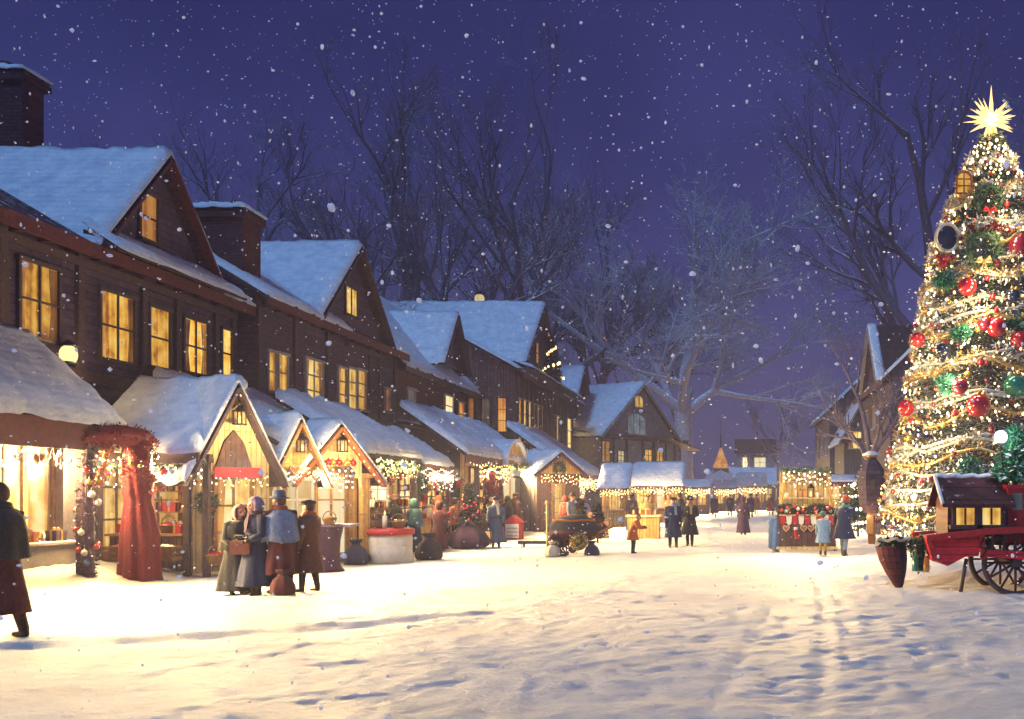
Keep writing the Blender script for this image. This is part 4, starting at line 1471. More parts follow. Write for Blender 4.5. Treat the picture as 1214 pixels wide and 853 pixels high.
S8n = 'the round gabled stall'
s8 = thing('market_stall', 'wide stall with a rounded orange gable and tall bright window', 'stall', (-10.5, 40, 0), SG)
M = frame((-9.6, 0, 0), UP, OUT)
leanto(s8, M, 34.6, 46.2, .0, 3.08, -2.3, 4.75, snow=.3, fascia='timber_red', fh=.3)
shopwall(s8, M, 36.3, 46.2, -.5, 0, 3.4, 'boards_honey')
window(s8, M, 41.6, 45.6, 1.5, 2.9, 2, 1, 'window_bright', 'wood_warm', -.5)
window(s8, M, 37.0, 39.0, 1.0, 2.7, 3, 3, 'shop_glow', 'timber_red', -.5)
window(s8, M, 39.3, 41.2, 1.0, 2.7, 3, 3, 'shop_glow', 'timber_red', -.5)
rg = MB(M)
rg.prism([(40.2, .1, 2.9)] + [(42.1 - 1.9 * math.cos(PI * i / 10), .1, 2.9 + 1.05 * math.sin(PI * i / 10)) for i in range(1, 10)] + [(44.0, .1, 2.9)], (0, -.2, 0))
part(rg, 'round_gable', 'boards_honey', s8)
rs = MB(M)
for i in range(10):
    a, b = PI * i / 10, PI * (i + 1) / 10
    pa = (42.1 - 2.05 * math.cos(a), 2.9 + 1.2 * math.sin(a)); pb = (42.1 - 2.05 * math.cos(b), 2.9 + 1.2 * math.sin(b))
    pc = (42.1 - 1.92 * math.cos(b), 2.9 + 1.06 * math.sin(b)); pe = (42.1 - 1.92 * math.cos(a), 2.9 + 1.06 * math.sin(a))
    rs.prism([(pa[0], .25, pa[1]), (pb[0], .25, pb[1]), (pc[0], .25, pc[1]), (pe[0], .25, pe[1])], (0, -1.6, 0))
part(rs, 'gable_hood', 'snow_roof', s8)
counter(s8, M, 36.6, 46, -.45, .05, 0, .95, 'boards_brown', 'red_plain')
for a in (36.4, 40.2, 46.0):
    post(s8, M, a, -.05, 0, 3.0, .16, 'timber')
row([('box', 'red_plain'), ('jar', 'glass_red'), ('bottle', 'glass_green'), ('basket', 'needles_bright'), ('candle', 'paper_white')], M, 36.8, 45.8, -.2, .95, 'on the counter of ' + S8n, 16)
row([('star', 'tinsel_gold'), ('wreath', 'red_plain'), ('ball', 'glass_red'), ('stocking', 'red_plain')], M, 36.8, 41.2, .02, 2.55, 'under the eave of ' + S8n, 8)
g = MB(); leafy_tube(g, [(-9.35, 37.2, 2.6), (-9.35, 37.3, 2.0), (-9.35, 37.6, 1.5), (-9.35, 37.9, 1.2)], [.2, .32, .3, .12], 700, 21, .12)
solo(g, 'garland', 'tinsel_red', 'long dark red garland hanging on the post of the round gabled stall', 'garland', (-9.35, 37.5, 2.6))
fairy(M, [(34.7, .12, 2.9), (37.5, .12, 2.95), (40.3, .12, 2.95), (43, .12, 2.95), (46.2, .12, 2.95)], 26, 'fairy lights along the eave of the round gabled stall', .12)
lampers(M, 39, .1, 2.6, 330, 4.0, -.45)
lampers(M, 44, .1, 2.6, 300, 4.0, -.45)
glowlamp((-9.0, 42.5, 2.4), 38)
mb_ = thing('post_box', 'small red box with a white gingerbread front by the round gabled stall', 'box', (-8.4, 37.0, 0))
m = MB(); m.box(-8.72, -8.1, 36.8, 37.4, .0, .62); m.prism([(-8.78, 36.78, .62), (-8.04, 36.78, .62), (-8.41, 36.78, .92)], (0, .66, 0))
part(m, 'body', 'red_plain', mb_)
m = MB()
m.box(-8.66, -8.16, 36.77, 36.798, .05, .58)
part(m, 'front_panel', 'paper_white', mb_)
m = MB()
for z in (.14, .28, .42):
    m.tube([(-8.6 + .05 * k, 36.755, z + (.03 if k % 2 else -.03)) for k in range(9)], .014, 5)
part(m, 'icing', 'ginger', mb_)

S9n = 'the turned orange booth'
A9 = Vector((-8.7, 43.0, 0))
M9s = frame(A9, (.8, .6, 0), (.6, -.8, 0))
s9 = thing('market_booth', 'narrow booth with an orange pointed gable and tall lit doorway', 'stall', (-8, 43.5, 0), SG)
gable(s9, M9s, 1.0, 1.1, 2.62, 3.5, .1, 4.0, 'boards_honey', rake='timber_red', snow=.22, ov=.2, step=.25)
shopwall(s9, M9s, -.05, 2.05, 0, 0, 2.75, 'boards_brown')
window(s9, M9s, .75, 1.25, .25, 2.15, 1, 3, 'window_yellow', 'wood_warm', .0)
sw = MB(M9s); sw.box(1.95, 2.08, -3.8, -.15, 0, 2.7)
part(sw, 'side_wall', 'boards_grey', s9)
sw = MB(M9s); sw.box(-.08, .05, -3.8, -.15, 0, 2.7)
part(sw, 'side_wall', 'boards_grey', s9)
row([('wreath', 'tinsel_gold')], M9s, .8, 1.2, .2, 2.85, 'in the gable of ' + S9n, 1)
row([('ball', 'glass_red'), ('ball', 'glass_gold')], M9s, 0, 2, .25, 2.45, 'below the gable of ' + S9n, 6)
glowlamp((-7.0, 42.5, 1.9), 36)

s10 = thing('market_stall', 'plain wooden stall with a bulging snow covered roof beside the orange booth', 'stall', (-9, 50, 0), SG)
M = frame((-8.0, 0, 0), UP, OUT)
leanto(s10, M, 47, 57, .0, 2.7, -3.0, 4.9, snow=.35)
shopwall(s10, M, 47, 57, -.7, 0, 3.2, 'boards_honey')
window(s10, M, 47.8, 50.4, .9, 2.4, 3, 2, 'shop_glow', 'wood_warm', -.7)
window(s10, M, 51.4, 53.6, .9, 2.4, 3, 2, 'window_amber', 'wood_warm', -.7)
window(s10, M, 54.4, 56.4, .9, 2.4, 3, 2, 'window_yellow', 'wood_warm', -.7)
fairy(M, [(47, .1, 2.6), (50, .1, 2.6), (53, .1, 2.6), (57, .1, 2.6)], 18, 'fairy lights along the eave of the plain wooden stall', .15)
lampers(M, 52, .1, 2.4, 380, 5.0, -.45)

Mh = frame((0, 50, 0), (1, 0, 0), DN)
s10b = thing('market_hut', 'small hut with a square grey snowy roof sloping towards the viewer', 'stall', (-6.2, 50.8, 0), SG)
leanto(s10b, Mh, -6.9, -5.35, .45, 1.95, -1.2, 3.1, snow=.2, fascia='timber', step=.25)
shopwall(s10b, Mh, -6.8, -5.45, 0, 0, 2.2, 'boards_honey')
window(s10b, Mh, -6.6, -5.65, .9, 1.8, 3, 1, 'window_yellow', 'wood_warm', 0)
wr = MB(Mh); wr.box(-5.6, -5.45, -1.6, -.15, 0, 2.4)
part(wr, 'side_wall', 'boards_brown', s10b)
lampers(Mh, -6.1, .5, 1.85, 120, 1.3, -.6)

M11 = frame((0, 57, 0), (1, 0, 0), DN)
s11 = thing('market_stall', 'wide stall with a pale blue snowy awning roof below the half timbered house', 'stall', (-4.4, 58, 0), SG)
leanto(s11, M11, -6.0, -2.9, .7, 2.1, -1.4, 3.35, snow=.22, fascia='timber', step=.3)
shopwall(s11, M11, -5.9, -3.0, 0, 0, 2.7, 'boards_brown')
window(s11, M11, -5.7, -4.9, .9, 2.3, 2, 2, 'window_yellow', 'wood_warm', 0)
window(s11, M11, -4.6, -4.1, .9, 2.3, 1, 2, 'window_bright', 'wood_warm', 0)
window(s11, M11, -3.8, -3.2, .9, 1.9, 2, 2, 'window_orange', 'wood_warm', 0)
sw = MB(M11); sw.box(-3.13, -3.0, -2.4, -.16, 0, 2.5)
part(sw, 'side_wall', 'boards_grey', s11)
lampers(M11, -4.4, .5, 2.0, 220, 2.6, -.5)

tb1 = thing('stall_table', 'orange lit wooden table stall with a pale plank top', 'table', (-3.5, 37.2, 0))
m = MB(); m.box(-4.05, -2.85, 36.9, 37.6, .02, .84)
part(m, 'front', 'boards_honey', tb1)
m = MB(); m.box(-4.12, -2.78, 36.82, 37.68, .845, .92)
part(m, 'top', 'boards_cream', tb1)
row([('lantern', 'iron'), ('jar', 'glass_gold'), ('box', 'red_plain'), ('candle', 'paper_white')], frame((0, 37.2, 0), (1, 0, 0), DN), -4.0, -2.9, 0, .92, 'on the orange lit table', 4)
glowlamp((-3.4, 36.3, 1.3), 26)
for i, (x, y, z, c) in enumerate(((-5.75, 37.6, 0, 'cloth_rust'), (-5.15, 37.65, 0, 'cloth_ochre'), (-5.7, 37.62, .34, 'cloth_ochre'), (-5.12, 37.66, .34, 'cloth_cream'), (-5.45, 37.64, .68, 'cloth_rust'))):
    put('crate', c, (x, y, z), 'slatted crate of %s produce, %s of the stack by the handcart' % (WORDS[c], ('bottom row', 'bottom row', 'middle row', 'middle row', 'top')[i]), 'crates stacked by the handcart', rnd.uniform(-.1, .1))
glowlamp((-5.4, 36.6, 1.4), 16)

# far stalls
FG = 'far stalls at the street end'
for i, (x0, x1, y, ze, zt, lab) in enumerate(((-4.2, -1.9, 80, 2.2, 3.1, 'far stall with a dark snowy roof under the big bare tree'), (-1.9, .2, 92, 2.2, 3.2, 'far stall in front of the little church tower'),
                                             (.3, 3.4, 100, 2.4, 3.6, 'far stall with amber goods before the low hall'))):
    Mf = frame((0, y, 0), (1, 0, 0), DN)
    s = thing('market_stall', lab, 'stall', ((x0 + x1) / 2, y + .6, 0), FG)
    leanto(s, Mf, x0, x1, .7, ze, -1.5, zt if i == 2 else zt - .3, snow=.25 if i == 2 else .03, fascia='timber', step=.4)
    shopwall(s, Mf, x0 + .1, x1 - .1, 0, 0, ze + .3, 'boards_brown')
    window(s, Mf, x0 + .3, (x0 + x1) / 2 - .1, .8, 1.9, 2, 1, ('window_orange', 'window_amber', 'window_amber')[i], 'timber', 0)
    window(s, Mf, (x0 + x1) / 2 + .1, x1 - .3, .8, 1.9, 2, 1, 'window_amber', 'timber', 0)
    lampers(Mf, (x0 + x1) / 2, .5, 2.0, 420, 2.6, -.5)

# ------------------------------------------------------------------ right hand stall
S13n = 'the trinket stall'
s13 = thing('trinket_stall', 'open trinket stall with tiered shelves and a red and white fringed front', 'stall', (2.05, 29.2, 0), None)
M = frame((0, 28.8, 0), (1, 0, 0), DN)
for a, b in ((1.2, 1.55), (3.0, 2.85)):
    p = MB(M); p.beam((a, .05, 0), (b, -.6, 2.45), .09, .09)
    part(p, 'post', 'boards_honey', s13)
for z, n0, n1 in ((1.12, -.5, .25), (1.62, -.75, -.35), (2.1, -.95, -.6)):
    shelf(s13, M, 1.35, 2.95, n0, n1, z, 'boards_cream')
bp_ = MB(M); bp_.box(1.4, 2.95, -1.05, -.98, .1, 2.4)
part(bp_, 'back_panel', 'boards_cream', s13)
cf = MB(M)
cf.box(1.32, 2.98, .15, .2, .18, 1.06)
part(cf, 'front_panel', 'boards_brown', s13)
cf = MB(M)
for i in range(9):
    a = 1.36 + i * .18
    cf.prism([(a, .21, 1.08), (a + .17, .21, 1.08), (a + .15, .21, .86), (a + .085, .21, .8), (a + .02, .21, .86)], (0, .03, 0), i % 2)
part(cf, 'fringe', ['red_plain', 'paper_white'], s13)
bt = MB(M); bt.box(1.25, 3.05, -.3, .35, .1, .17)
part(bt, 'base_board', 'boards_cream', s13)
row([('wreath', 'red_plain'), ('bottle', 'glass_green'), ('box', 'cloth_navy'), ('jar', 'glass_maroon')], M, 1.45, 2.6, -.0, 1.13, 'on the front shelf of ' + S13n, 5)
row([('jar', 'glass_white'), ('candle', 'paper_white'), ('box', 'glass_gold'), ('lantern', 'iron')], M, 1.5, 2.9, -.5, 1.62, 'on the middle shelf of ' + S13n, 6)
row([('star', 'tinsel_gold'), ('basket', 'glass_gold'), ('jar', 'glass_green'), ('bottle', 'glass_white')], M, 1.6, 2.9, -.75, 2.13, 'on the top shelf of ' + S13n, 6)
row([('heart', 'ginger'), ('stocking', 'red_plain'), ('heart', 'ginger')], M, 1.45, 2.85, .27, .72, 'along the front of ' + S13n, 6, s=.9)
m = MB(); leafy_tube(m, [M @ Vector((1.35 + .2 * k, .12 + .05 * math.sin(k * 2), 1.22 + .05 * math.sin(k * 1.3))) for k in range(9)], [.1, .16, .13, .17, .12, .16, .14, .16, .1], 1500, 401, .1, core=.5)
solo(m, 'fir_heap', 'needles_dark', 'heap of dark fir sprigs along the front shelf of the trinket stall', 'fir sprigs', M @ Vector((2, .1, 1.15)))
for i in range(22):
    c_ = rnd.choice(['glass_red', 'glass_red', 'glass_gold', 'glass_white'])
    put('ball', c_, M @ Vector((rnd.uniform(1.4, 2.95), .24 + rnd.uniform(-.05, .05), 1.3 + rnd.uniform(-.1, .15))), 'small %s bauble lying in the fir heap of the trinket stall' % WORDS[c_], 'baubles in the fir heap', 0, .7)
row([('sack', 'cloth_ochre'), ('crate', 'cloth_rust'), ('basket', 'glass_red')], M, 1.5, 2.9, -.6, 2.14, 'heaped on the upper shelf of ' + S13n, 3, s=.7)
cl = MB(M)
pts = []
for j in range(9):
    for i in range(7):
        pts.append((1.02 + i * .055, .12 + .05 * math.sin(i * 1.9 + j * .3), .98 - j * .105 - .03 * i * (j / 8)))
cl.add(pts, [(j * 7 + i, j * 7 + i + 1, (j + 1) * 7 + i + 1, (j + 1) * 7 + i) for j in range(8) for i in range(6)], 0, True)
c_ = solo(cl, 'shawl', 'cloth_sky', 'pale blue shawl hanging at the end of the open trinket stall', 'shawl', (1.2, 28.7, 1))
c_.modifiers.new('thick', 'SOLIDIFY').thickness = .012
glowlamp((2.2, 27.9, 2.2), 42)
area_lamp((2.2, 28.4, 2.4), (-.4, -1, -.3), (1.6, .5), 85)

S14 = thing('market_stall', 'far bright stall hung with cream lights behind the trinket stall', 'stall', (4.0, 45, 0), None)
M = frame((0, 45, 0), (1, 0, 0), DN)
leanto(S14, M, 2.6, 6.4, .7, 2.2, -1.4, 2.45, snow=.1, fascia='timber_red')
shopwall(S14, M, 2.7, 6.3, 0, 0, 2.3, 'boards_cream')
for k in range(3):
    window(S14, M, 2.9 + k * 1.15, 3.9 + k * 1.15, .8, 2.1, 2, 2, 'shop_glow', 'wood_warm', 0)
row([('basket', 'glass_gold'), ('box', 'red_plain'), ('jar', 'glass_white')], M, 2.8, 6.2, .3, .62, 'before the bright cream stall', 8)
ct = MB(M); ct.box(2.7, 6.3, .1, .55, 0, .62)
part(ct, 'counter', 'boards_honey', S14)
lampers(M, 4.5, .6, 2.0, 300, 3.2, -.5)
for k, z in enumerate((2.2, 1.85, 1.5)):
    fairy(M, [(2.6, .75, z), (3.9, .75, z), (5.2, .75, z), (6.4, .75, z)], 20, 'cream fairy lights across the bright stall behind the trinkets, ' + ('top strand', 'middle strand', 'lowest strand')[k], .2, 'bulb_white', .03)


def leaf_blob(mb, c, rad, n, leaf, seed, m=0):
    q = random.Random(seed)
    c = Vector(c)
    for i in range(n):
        d = Vector((q.gauss(0, 1), q.gauss(0, 1), q.gauss(0, 1))).normalized()
        r = q.random() ** .4
        nz = .75 + .5 * noise.noise(d * 2.2 + c)
        p = c + Vector((d.x * rad[0], d.y * rad[1], d.z * rad[2])) * r * nz
        e = (d + Vector((q.gauss(0, .7), q.gauss(0, .7), q.gauss(0, .7)))).normalized() * leaf
        s = e.cross(Vector((q.gauss(0, 1), q.gauss(0, 1), q.gauss(0, 1)))).normalized() * leaf * .3
        mb.add([p - s, p + s, p + e], [(0, 1, 2)], m)


for i, (x, y, h, w, lab) in enumerate(((3.0, 40.0, 1.9, .8, 'round leafy bush strung with warm lights behind the trinket stall'), (5.0, 39.0, 2.3, .9, 'taller bush strung with warm lights beside the black lantern post'))):
    b = thing('lit_bush', lab, 'bush', (x, y, 0), 'bushes strung with lights')
    m = MB(); m.tube([(x, y, 0), (x, y, h * .6)], [.06, .03], 6)
    for k in range(6):
        a = k * 1.05
        m.tube([(x, y, .3 + .1 * k), (x + math.cos(a) * w * .7, y + math.sin(a) * w * .7, h * .6 + .1 * k)], [.03, .012], 5)
    part(m, 'trunk', 'bark', b)
    m = MB(); leaf_blob(m, (x, y, h * .55), (w, w, h * .5), 2600, .13, i)
    part(m, 'crown', 'needles', b)
    q = random.Random(i)
    fairy(Matrix(), [(x + math.cos(t) * w * .85 * math.sin(PI * (.12 + .8 * k / 25)), y + math.sin(t) * w * .85, .2 + h * .85 * k / 25) for k, t in enumerate([k * .9 for k in range(26)])], 95,
          ('warm lights wound round the ' + ('round leafy bush', 'taller bush by the lantern post')[i]), .02, 'bulb_white', .05, 'lights on the bushes')

# black lantern house on its post
ln = thing('lantern_post', 'tall black pointed lantern box with an orange glowing foot in the snow', 'lantern', (4.75, 33.5, 0))
z0 = gz(4.75, 33.5)
m = MB()
m.lathe([(.22, 1.05), (.42, 1.35), (.5, 2.2), (.48, 2.5), (.14, 3.0)], (4.75, 33.5, z0), 6, smooth=False)
part(m, 'housing', 'boards_plum', ln)
m = MB(); m.lathe([(.2, 2.98), (.22, 3.06), (.06, 3.14)], (4.75, 33.5, z0), 6, smooth=False)
part(m, 'cap', 'wood_warm', ln)
m = MB(); m.box(4.66, 4.8, 32.98, 33.06, z0 + 1.85, z0 + 2.2)
part(m, 'pane', 'window_dim', ln)
m = MB()
m.box(4.62, 4.88, 33.37, 33.63, z0 - .1, z0 + 1.12)
part(m, 'post', 'wood_warm', ln)
m = MB()
m.box(4.56, 4.78, 33.2, 33.36, z0 + .35, z0 + 1.0)
part(m, 'lit_niche', 'window_orange', ln)
m = MB(); m.lathe([(.32, 3.05), (.3, 3.1), (.1, 3.2)], (4.75, 33.5, z0), 10)
part(m, 'snow', 'snow_roof', ln)
glowlamp((4.6, 32.9, 1.0), 12, (1, .5, .18))

# lamp on the roof ridge and little lit tree on the ledge
rl = thing('roof_lantern', 'small glowing lantern standing on the far snowy roof ridge', 'lantern', (-15.0, 57.2, 12.9))
m = MB(); m.sphere((-15.0, 57.2, 13.2), .3, (1, 1, 1.1), 12)
part(m, 'globe', 'window_bright', rl)
m = MB(); m.lathe([(.34, 12.75), (.34, 12.92), (.2, 12.96)], (-15, 57.2, 0), 8); m.lathe([(.32, 13.45), (.1, 13.7)], (-15, 57.2, 0), 8)
part(m, 'cage', 'timber', rl)
rt = thing('little_fir', 'little fir hung with orange lights on the ledge below the tall dark gable', 'tree', (-10.4, 56.2, 8.2))
m = MB(); m.tube([(-10.5, 56.2, 8.1), (-10.5, 56.2, 10.6)], [.07, .02], 6)
part(m, 'trunk', 'bark', rt)
m = MB()
for k in range(7):
    leaf_blob(m, (-10.5, 56.2, 8.5 + k * .3), (.75 - k * .09, .75 - k * .09, .3), 260, .2, 40 + k)
part(m, 'crown', 'needles_dark', rt)
fairy(Matrix(), [(-10.5 + math.cos(k * 1.1) * (.72 - k * .045), 56.2 + math.sin(k * 1.1) * (.72 - k * .045), 8.4 + k * .16) for k in range(15)], 26, 'orange lights wound round the little fir on the ledge', 0, 'bulb', .06, None)

# ------------------------------------------------------------------ dressing: shelves of small goods, light curtains, fir garlands
def rack(parent, M, a0, a1, n, zs, kinds, where, gap=.26, s=1.0):
    for i, z in enumerate(zs):
        shelf(parent, M, a0, a1, n - .12, n + .12, z)
        ks = kinds[i % len(kinds):] + kinds[:i % len(kinds)]
        row(ks, M, a0 + .05, a1 - .05, n, z, 'on the wall shelves of ' + where, gap=gap, s=s)


def curtain(M, a0, a1, n, z, drop, label, step=.22, nb=70, mat='bulb', r=.02):
    pts, k = [], int((a1 - a0) / step)
    for i in range(k + 1):
        a = a0 + (a1 - a0) * i / k
        d = drop * rnd.uniform(.5, 1.0)
        pts += [(a, n, z), (a, n + .005, z - d)]
    fairy(M, pts, nb, label, 0.0, mat, r, 'curtains of lights on the stall fronts', 'light_curtain')


def fir_garland(M, a0, a1, n, z, label, sag=.16, bays=3):
    pts = []
    for i in range(bays * 8 + 1):
        t = i / 8 % 1
        pts.append(M @ Vector((a0 + (a1 - a0) * i / (bays * 8), n, z - sag * 4 * t * (1 - t))))
    m = MB(); leafy_tube(m, pts, .09, int(170 * (a1 - a0)), int(a0 * 10), .09, core=.5, n=6)
    solo(m, 'garland', 'needles', label, 'garland', pts[0], 'fir garlands along the stall eaves')


G1 = [('bottle', 'glass_green'), ('jar', 'glass_gold'), ('box', 'glass_red'), ('jar', 'glass_white'), ('candle', 'paper_white')]
G2 = [('jar', 'glass_red'), ('box', 'glass_blue'), ('bottle', 'glass_maroon'), ('box', 'red_plain'), ('jar', 'glass_gold')]
M = frame((-14, 0, 0), UP, OUT)
rack(s1, M, 15.4, 17.2, .5, (1.3, 1.85), [('jar', 'glass_gold'), ('bottle', 'glass_maroon'), ('box', 'paper_white'), ('jar', 'glass_red')], S1n, .24)
curtain(M, 13.5, 18.2, 1.62, 2.62, .5, 'curtain of golden lights under the red fascia of the corner shop', .18, 95, 'bulb_white', .017)
M = frame(H3 - Vector((.6, .8, 0)) * .8, (.6, .8, 0), (.8, -.6, 0))
curtain(M, .1, 1.5, .1, 2.2, .4, 'curtain of lights on the front of the cream hut', .15, 36, 'bulb', .016)
curtain(Mc, -13.3, -11.0, .1, 2.4, .6, 'curtain of lights over the open side of the cream hut', .16, 70, 'bulb_white', .017)
rack(s3, Mc, -13.2, -11.05, -1.0, (1.35, 1.8), G2, S3n, .24)
fir_garland(Mc, -13.3, -10.9, .14, 2.42, 'fir garland along the open side of the cream hut', .12, 3)
M = frame((-10.6, 0, 0), UP, OUT)
rack(s4, M, 23.9, 25.5, -.42, (.9, 1.4, 1.9), G1, S4n, .24)
curtain(M4g, .05, 1.05, .1, 2.3, .3, 'curtain of lights under the little orange gable', .12, 30, 'bulb_white', .018)
curtain(M5p, 23.5, 24.7, -.3, 2.4, .7, 'curtain of lights inside the yellow arched porch', .16, 60, 'bulb_white', .018)
M = frame((-9.9, 0, 0), UP, OUT)
rack(s6, M, 26.1, 28.1, -.62, (1.35, 1.8, 2.2), G2, S6n, .25)
rack(s6, M, 28.2, 30.2, -.62, (1.3,), G1, S6n, .25)
fir_garland(M, 25.9, 30.4, .14, 2.66, 'fir garland along the eave of the long snowy roofed stall', .14, 5)
curtain(M, 26.0, 30.3, -.02, 2.6, .45, 'curtain of lights under the eave of the long snowy roofed stall', .2, 80, 'bulb', .018)
M = frame((-10.0, 0, 0), UP, OUT)
rack(s7, M, 31.0, 33.4, -.55, (1.35, 1.85), [('box', 'red_plain'), ('jar', 'glass_gold'), ('jar', 'glass_red'), ('bottle', 'glass_green')], S7n, .28)
rack(s7, M, 33.6, 36.0, -.55, (1.35, 1.85), G1, S7n, .28)
curtain(M, 30.8, 34.2, .1, 2.58, .8, 'curtain of lights under the small square roof of the low red stall', .2, 90, 'bulb_white', .02)
M = frame((-9.6, 0, 0), UP, OUT)
rack(s8, M, 36.6, 41.0, -.35, (1.4, 1.9), G2, S8n, .32)
curtain(M, 36.5, 41.2, .06, 2.85, .9, 'curtain of lights left of the rounded gable', .25, 95, 'bulb', .022)
fir_garland(M, 40.3, 44.0, .3, 2.95, 'fir garland across the rounded orange gable', .1, 3)
curtain(M9s, .05, 1.95, .3, 2.6, .5, 'curtain of lights on the turned orange booth', .16, 50, 'bulb', .022)
M = frame((-8.0, 0, 0), UP, OUT)
curtain(M, 47.2, 56.8, .1, 2.55, .8, 'curtain of lights under the bulging snowy roof', .4, 90, 'bulb', .028)
curtain(Mh, -6.8, -5.4, .5, 1.95, .4, 'curtain of lights on the small grey roofed hut', .15, 45, 'bulb', .024)
curtain(M11, -5.9, -3.0, .75, 2.1, .5, 'curtain of lights under the pale blue awning', .18, 70, 'bulb', .028)
for i, (x0, x1, y, z) in enumerate(((-4.1, -2.0, 79.2, 2.1), (-1.8, .1, 91.2, 2.1), (.4, 3.3, 99.2, 2.3))):
    curtain(frame((0, y, 0), (1, 0, 0), DN), x0, x1, 0, z, .7, 'curtain of lights on the far stall ' + ('under the big bare tree', 'before the church tower', 'before the low hall')[i], .2, 50, 'bulb', .045)
M = frame((0, 28.8, 0), (1, 0, 0), DN)
curtain(M, 1.5, 2.9, -.3, 2.42, .6, 'curtain of lights over the open trinket stall', .14, 50, 'bulb_white', .018)
fir_garland(M, 1.4, 3.0, -.45, 2.5, 'fir garland over the top of the open trinket stall', .08, 2)

# ------------------------------------------------------------------ the big decorated tree
TX, TY = 7.1, 26.8
TZ = gz(TX, TY)
PROF = [(0.35, 2.75), (0.93, 2.98), (2.1, 2.8), (4.2, 2.36), (6.06, 2.08), (8.6, 1.6), (9.9, 1.08), (10.96, .62), (11.6, .25)]


def trad(z):
    for (z0, r0), (z1, r1) in zip(PROF, PROF[1:]):
        if z <= z1:
            t = max(0, (z - z0) / (z1 - z0))
            return r0 + (r1 - r0) * t
    return .15


q = random.Random(11)
xt = thing('christmas_tree', 'tall christmas tree covered in lights, tinsel and red baubles', 'tree', (TX, TY, TZ))
m = MB(); m.tube([(TX, TY, TZ - .2), (TX, TY, 4), (TX, TY, 11.6)], [.24, .16, .03], 10)
part(m, 'trunk', 'bark', xt)
m = MB()
N = 760
for i in range(N):
    z = .55 + 11.0 * (1 - (1 - i / N) ** .62)
    z = .5 + 11.1 * (i / N) ** 1.15
    a = i * 2.39996 + q.uniform(-.2, .2)
    r = trad(z) * q.uniform(.82, 1.04)
    d = Vector((math.cos(a), math.sin(a), 0))
    b0 = Vector((TX, TY, z + r * .16))
    b1 = Vector((TX, TY, z)) + d * r + Vector((0, 0, -.04 * r))
    m.tube([b0, b0.lerp(b1, .55) + Vector((0, 0, -.05 * r)), b1], [.02, .014, .006], 3, cap=False)
    side = Vector((-d.y, d.x, 0))
    for k in range(50):
        t = .3 + .7 * q.random() ** .7
        p = b0.lerp(b1, t) + Vector((0, 0, -.05 * r * math.sin(t * PI)))
        p += side * q.gauss(0, .11 * r * (1.1 - t) + .05) + Vector((0, 0, q.gauss(0, .04)))
        e = (d * .8 + side * q.uniform(-1, 1) + Vector((0, 0, q.uniform(-.5, .35)))).normalized() * q.uniform(.1, .2)
        s = e.cross(Vector((q.gauss(0, 1), q.gauss(0, 1), q.gauss(0, 1)))).normalized() * .02
        m.add([p - s, p + s, p + e], [(0, 1, 2)])
part(m, 'crown', 'needles_frosted', xt)


def on_tree(px, py, off=1.0):
    """A point on the tree's street-side surface at a bearing and height."""
    z = CAMH + (HY - py) / 43.0
    r = trad(z) * off
    dx = max(-.97, min(.97, (px - 1175) / 43.0 / max(r, .1)))
    y = TY - r * math.sqrt(1 - dx * dx)
    return Vector((VPX and (px - VPX) / F_PX * y, y, CAMH + (HY - py) / F_PX * y))


def spiral(turns, z0, z1, off, sag, n=220, ph=0):
    pts = []
    for k in range(n + 1):
        t = k / n
        a = ph + turns * 2 * PI * t
        z = max(.6, z0 + (z1 - z0) * t + (.42 * noise.noise(Vector((math.cos(a) * 1.4 + ph, math.sin(a) * 1.4, t * 7))) if n < 400 else 0))
        r = trad(z) * off
        pts.append((TX + r * math.cos(a), TY + r * math.sin(a), z - sag * (.5 + .5 * math.sin(a * 7))))
    return pts


GG = 'tinsel garlands on the christmas tree'
m = MB(); leafy_tube(m, spiral(11, .8, 11.0, 1.0, .16), .12, 9000, 31, .13, core=.35, n=5)
solo(m, 'garland', 'tinsel_cream', 'cream tinsel garland spiralling round the christmas tree', 'garland', (TX, TY, .8), GG)
m = MB(); leafy_tube(m, spiral(9, .7, 10.9, .99, .2, ph=3.6), .14, 9000, 37, .13, core=.3, n=5)
solo(m, 'garland', 'tinsel_white', 'frosty white tinsel garland spiralling round the christmas tree', 'garland', (TX, TY, .7), GG)
m = MB(); leafy_tube(m, spiral(8, 1.0, 10.6, 1.02, .25, ph=1.5), .12, 9000, 32, .12, core=.35, n=5)
solo(m, 'garland', 'tinsel_gold', 'gold tinsel garland spiralling round the christmas tree', 'garland', (TX, TY, 1), GG)

# fairy lights: one strand
fl = thing('fairy_lights', 'long strand of warm white lights wound all over the christmas tree', 'fairy lights', (TX, TY, .6))
sp = spiral(26, .6, 11.3, 1.02, .08, 900, 2.0)
m = MB(); m.tube(sp, .008, 3)
part(m, 'wire', 'needles_dark', fl)
cand = []
for i in range(2500):
    z = .5 + 10.9 * q.random() ** 1.25
    a = q.uniform(0, 2 * PI)
    r = trad(z) * q.uniform(.9, 1.06)
    cand.append((Vector((TX + r * math.cos(a), TY + r * math.sin(a), z + q.uniform(-.05, .05))), q.uniform(.018, .036), q.random()))
cand.sort(key=lambda c: (c[0] - Vector((0, 0, CAMH))).length)
bm0 = BULB.get('bulb_white') or None
for c, s, _ in cand[:100]:
    o = bpy.data.objects.new('bulb', BULB['bulb_white' if _ < .5 else 'bulb'])
    o.parent = fl; o.location = c - fl.location; o.scale = (s, s, s)
    COL.objects.link(o)
m = MB()
for c, s, k in cand[100:]:
    m.sphere(c, s, (1, 1, 1.3), 6, 0 if k < .48 else (1 if k < .9 else (2 if k < .96 else 3)))
part(m, 'bulbs', ['bulb', 'bulb_white', 'bulb_red', 'bulb_cold'], fl, kind='stuff')


